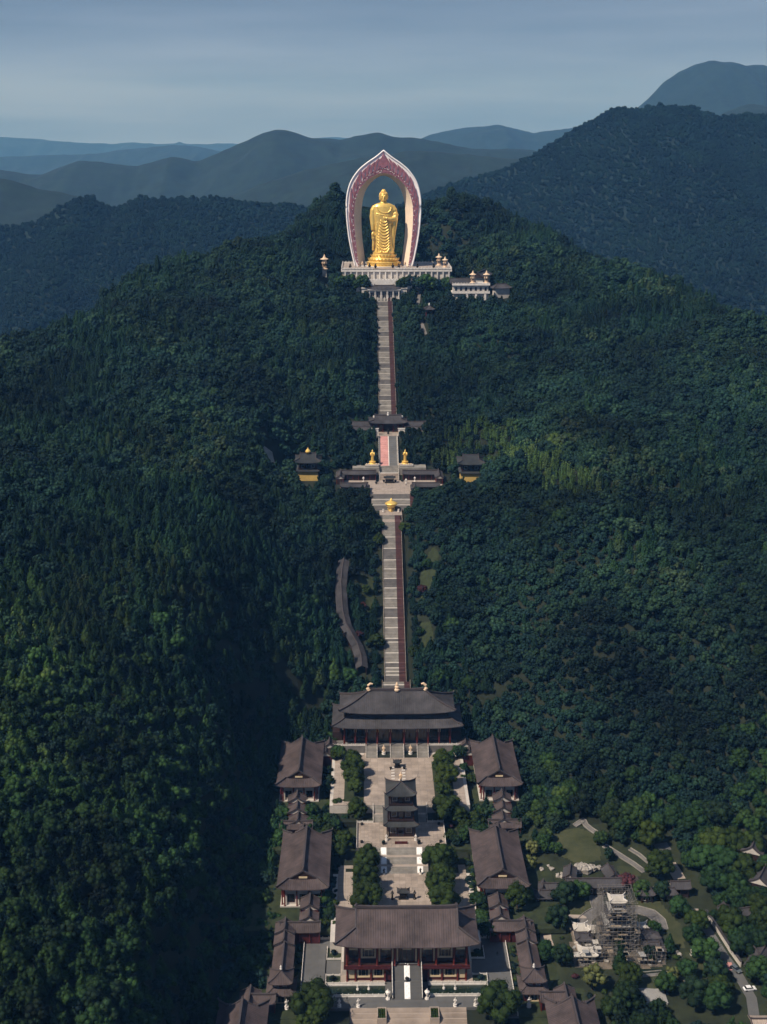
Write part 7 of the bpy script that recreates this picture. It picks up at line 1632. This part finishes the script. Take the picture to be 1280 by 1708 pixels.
# the 300 that show largest become trees of their own
show = (px > -10) & (px < 1290) & (py > 0) & (py < 1720)
score = np.where(show, S / dd, 0); order = np.argsort(-score)[:300]
single = np.zeros(n, bool); single[order] = True
KIND = {'b': ('broadleaf_tree', 'broad', 'broadleaf'), 'd': ('broadleaf_tree', 'broad', 'dark broadleaf'), 'c': ('conifer_tree', 'conifer', 'spreading conifer'), 'k': ('conifer_tree', 'conifer', 'narrow conifer'), 'm': ('bamboo_clump', 'conifer', 'bamboo')}
for i in order:
    k = KEYS[var[i]].lower(); nm, tr, wd = KIND[k[0]]
    col_ = ['at the left edge', 'left of centre', 'just left of the temple', 'just right of the temple', 'behind the right garden', 'at the right edge'][int(np.clip(np.searchsorted([110, 290, 640, 880, 1120], px[i]), 0, 5))]
    row_ = ['high on the slope', 'halfway up the slope', 'low on the slope', 'near the bottom', 'at the very bottom'][int(np.clip(np.searchsorted([1000, 1250, 1450, 1600], py[i]), 0, 4))]
    where = f'in the wood {col_}, {row_}'
    nearkey = k[0].upper() + str(i % 3) if k[0] in 'c' else ('B' + str(i % 5) if k[0] == 'b' else 'D' + str(i % 2) if k[0] == 'd' else k)
    tree(X[i], Y[i], Z[i] - .2, S[i], nearkey, f'{wd} tree {where}', 'tree', f'forest trees {where}', nm, tr, sz=random.uniform(.9, 1.15))
print('near trees', n, 'single', len(order))
F_P, F_S, F_V = [np.stack([X, Y, Z - .2], 1)[~single]], [S[~single]], [var[~single]]
# undergrowth filling the gaps
for (y0, y1, s) in ((280, 700, 4.2), (700, 1400, 5.4)):
    X, Y = jitter_grid(-600, 700, y0, y1, s); Z = hz(X, Y); k = inview(X, Y, Z, 60) & ~blocked(X, Y) & ~((X > 48) & (Y < 462)); P = np.stack([X, Y, Z - .9], 1)[k]; P = P[visible(P)]
    F_P.append(P); F_S.append((1.5 + .9 * RNG.random(len(P))) * (s / 4.2)); F_V.append(RNG.integers(3, 7, len(P)))
# woods on the nearer of the far ridges
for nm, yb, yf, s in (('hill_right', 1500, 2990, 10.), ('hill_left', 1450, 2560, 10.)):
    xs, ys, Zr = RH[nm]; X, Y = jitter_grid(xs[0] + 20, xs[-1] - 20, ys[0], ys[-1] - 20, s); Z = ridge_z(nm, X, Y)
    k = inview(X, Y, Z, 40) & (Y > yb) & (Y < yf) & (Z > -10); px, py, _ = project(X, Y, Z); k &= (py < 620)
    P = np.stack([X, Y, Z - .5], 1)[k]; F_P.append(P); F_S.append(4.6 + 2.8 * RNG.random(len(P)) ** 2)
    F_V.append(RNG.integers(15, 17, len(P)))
P = np.concatenate(F_P).astype(np.float32); S_ = np.concatenate(F_S).astype(np.float32); V_ = np.concatenate(F_V).astype(np.int32)
print('forest instances', len(P))
fm = bpy.data.meshes.new('forest'); fm.vertices.add(len(P)); fm.vertices.foreach_set('co', P.ravel())
a = fm.attributes.new('size', 'FLOAT', 'POINT'); a.data.foreach_set('value', S_)
a = fm.attributes.new('tall', 'FLOAT', 'POINT'); a.data.foreach_set('value', (RNG.uniform(.85, 1.2, len(P))).astype(np.float32))
a = fm.attributes.new('turn', 'FLOAT', 'POINT'); a.data.foreach_set('value', RNG.uniform(0, 6.28, len(P)).astype(np.float32))
a = fm.attributes.new('pick', 'INT', 'POINT'); a.data.foreach_set('value', V_)
fo = link_obj('forest', fm); tag(fo, 'dense dark green subtropical wood covering the hillsides around the temple axis', 'forest', kind='stuff')
pc = bpy.data.collections.new('crown_kinds')
for i, k in enumerate(KEYS):
    o = bpy.data.objects.new(f'crown_{i:02d}', CROWN[k]); pc.objects.link(o)
ng = bpy.data.node_groups.new('scatter', 'GeometryNodeTree')
ng.interface.new_socket('Geometry', in_out='INPUT', socket_type='NodeSocketGeometry'); ng.interface.new_socket('Geometry', in_out='OUTPUT', socket_type='NodeSocketGeometry')
gi = nn(ng, 'NodeGroupInput'); go = nn(ng, 'NodeGroupOutput'); ip = nn(ng, 'GeometryNodeInstanceOnPoints'); ci = nn(ng, 'GeometryNodeCollectionInfo')
ci.inputs['Collection'].default_value = pc; ci.inputs['Separate Children'].default_value = True; ci.inputs['Reset Children'].default_value = True
ip.inputs['Pick Instance'].default_value = True
def na(name, ty):
    q = nn(ng, 'GeometryNodeInputNamedAttribute', data_type=ty); q.inputs['Name'].default_value = name; return q
sz_, tl, tn, pk = na('size', 'FLOAT'), na('tall', 'FLOAT'), na('turn', 'FLOAT'), na('pick', 'INT')
cx = nn(ng, 'ShaderNodeCombineXYZ'); mu = nn(ng, 'ShaderNodeMath', operation='MULTIPLY'); cr2 = nn(ng, 'ShaderNodeCombineXYZ')
L = ng.links.new
L(sz_.outputs[0], cx.inputs[0]); L(sz_.outputs[0], cx.inputs[1]); L(sz_.outputs[0], mu.inputs[0]); L(tl.outputs[0], mu.inputs[1]); L(mu.outputs[0], cx.inputs[2])
L(tn.outputs[0], cr2.inputs[2])
L(gi.outputs[0], ip.inputs['Points']); L(ci.outputs[0], ip.inputs['Instance']); L(pk.outputs[0], ip.inputs['Instance Index'])
L(cx.outputs[0], ip.inputs['Scale']); L(cr2.outputs[0], ip.inputs['Rotation']); L(ip.outputs[0], go.inputs[0])
md = fo.modifiers.new('scatter', 'NODES'); md.node_group = ng
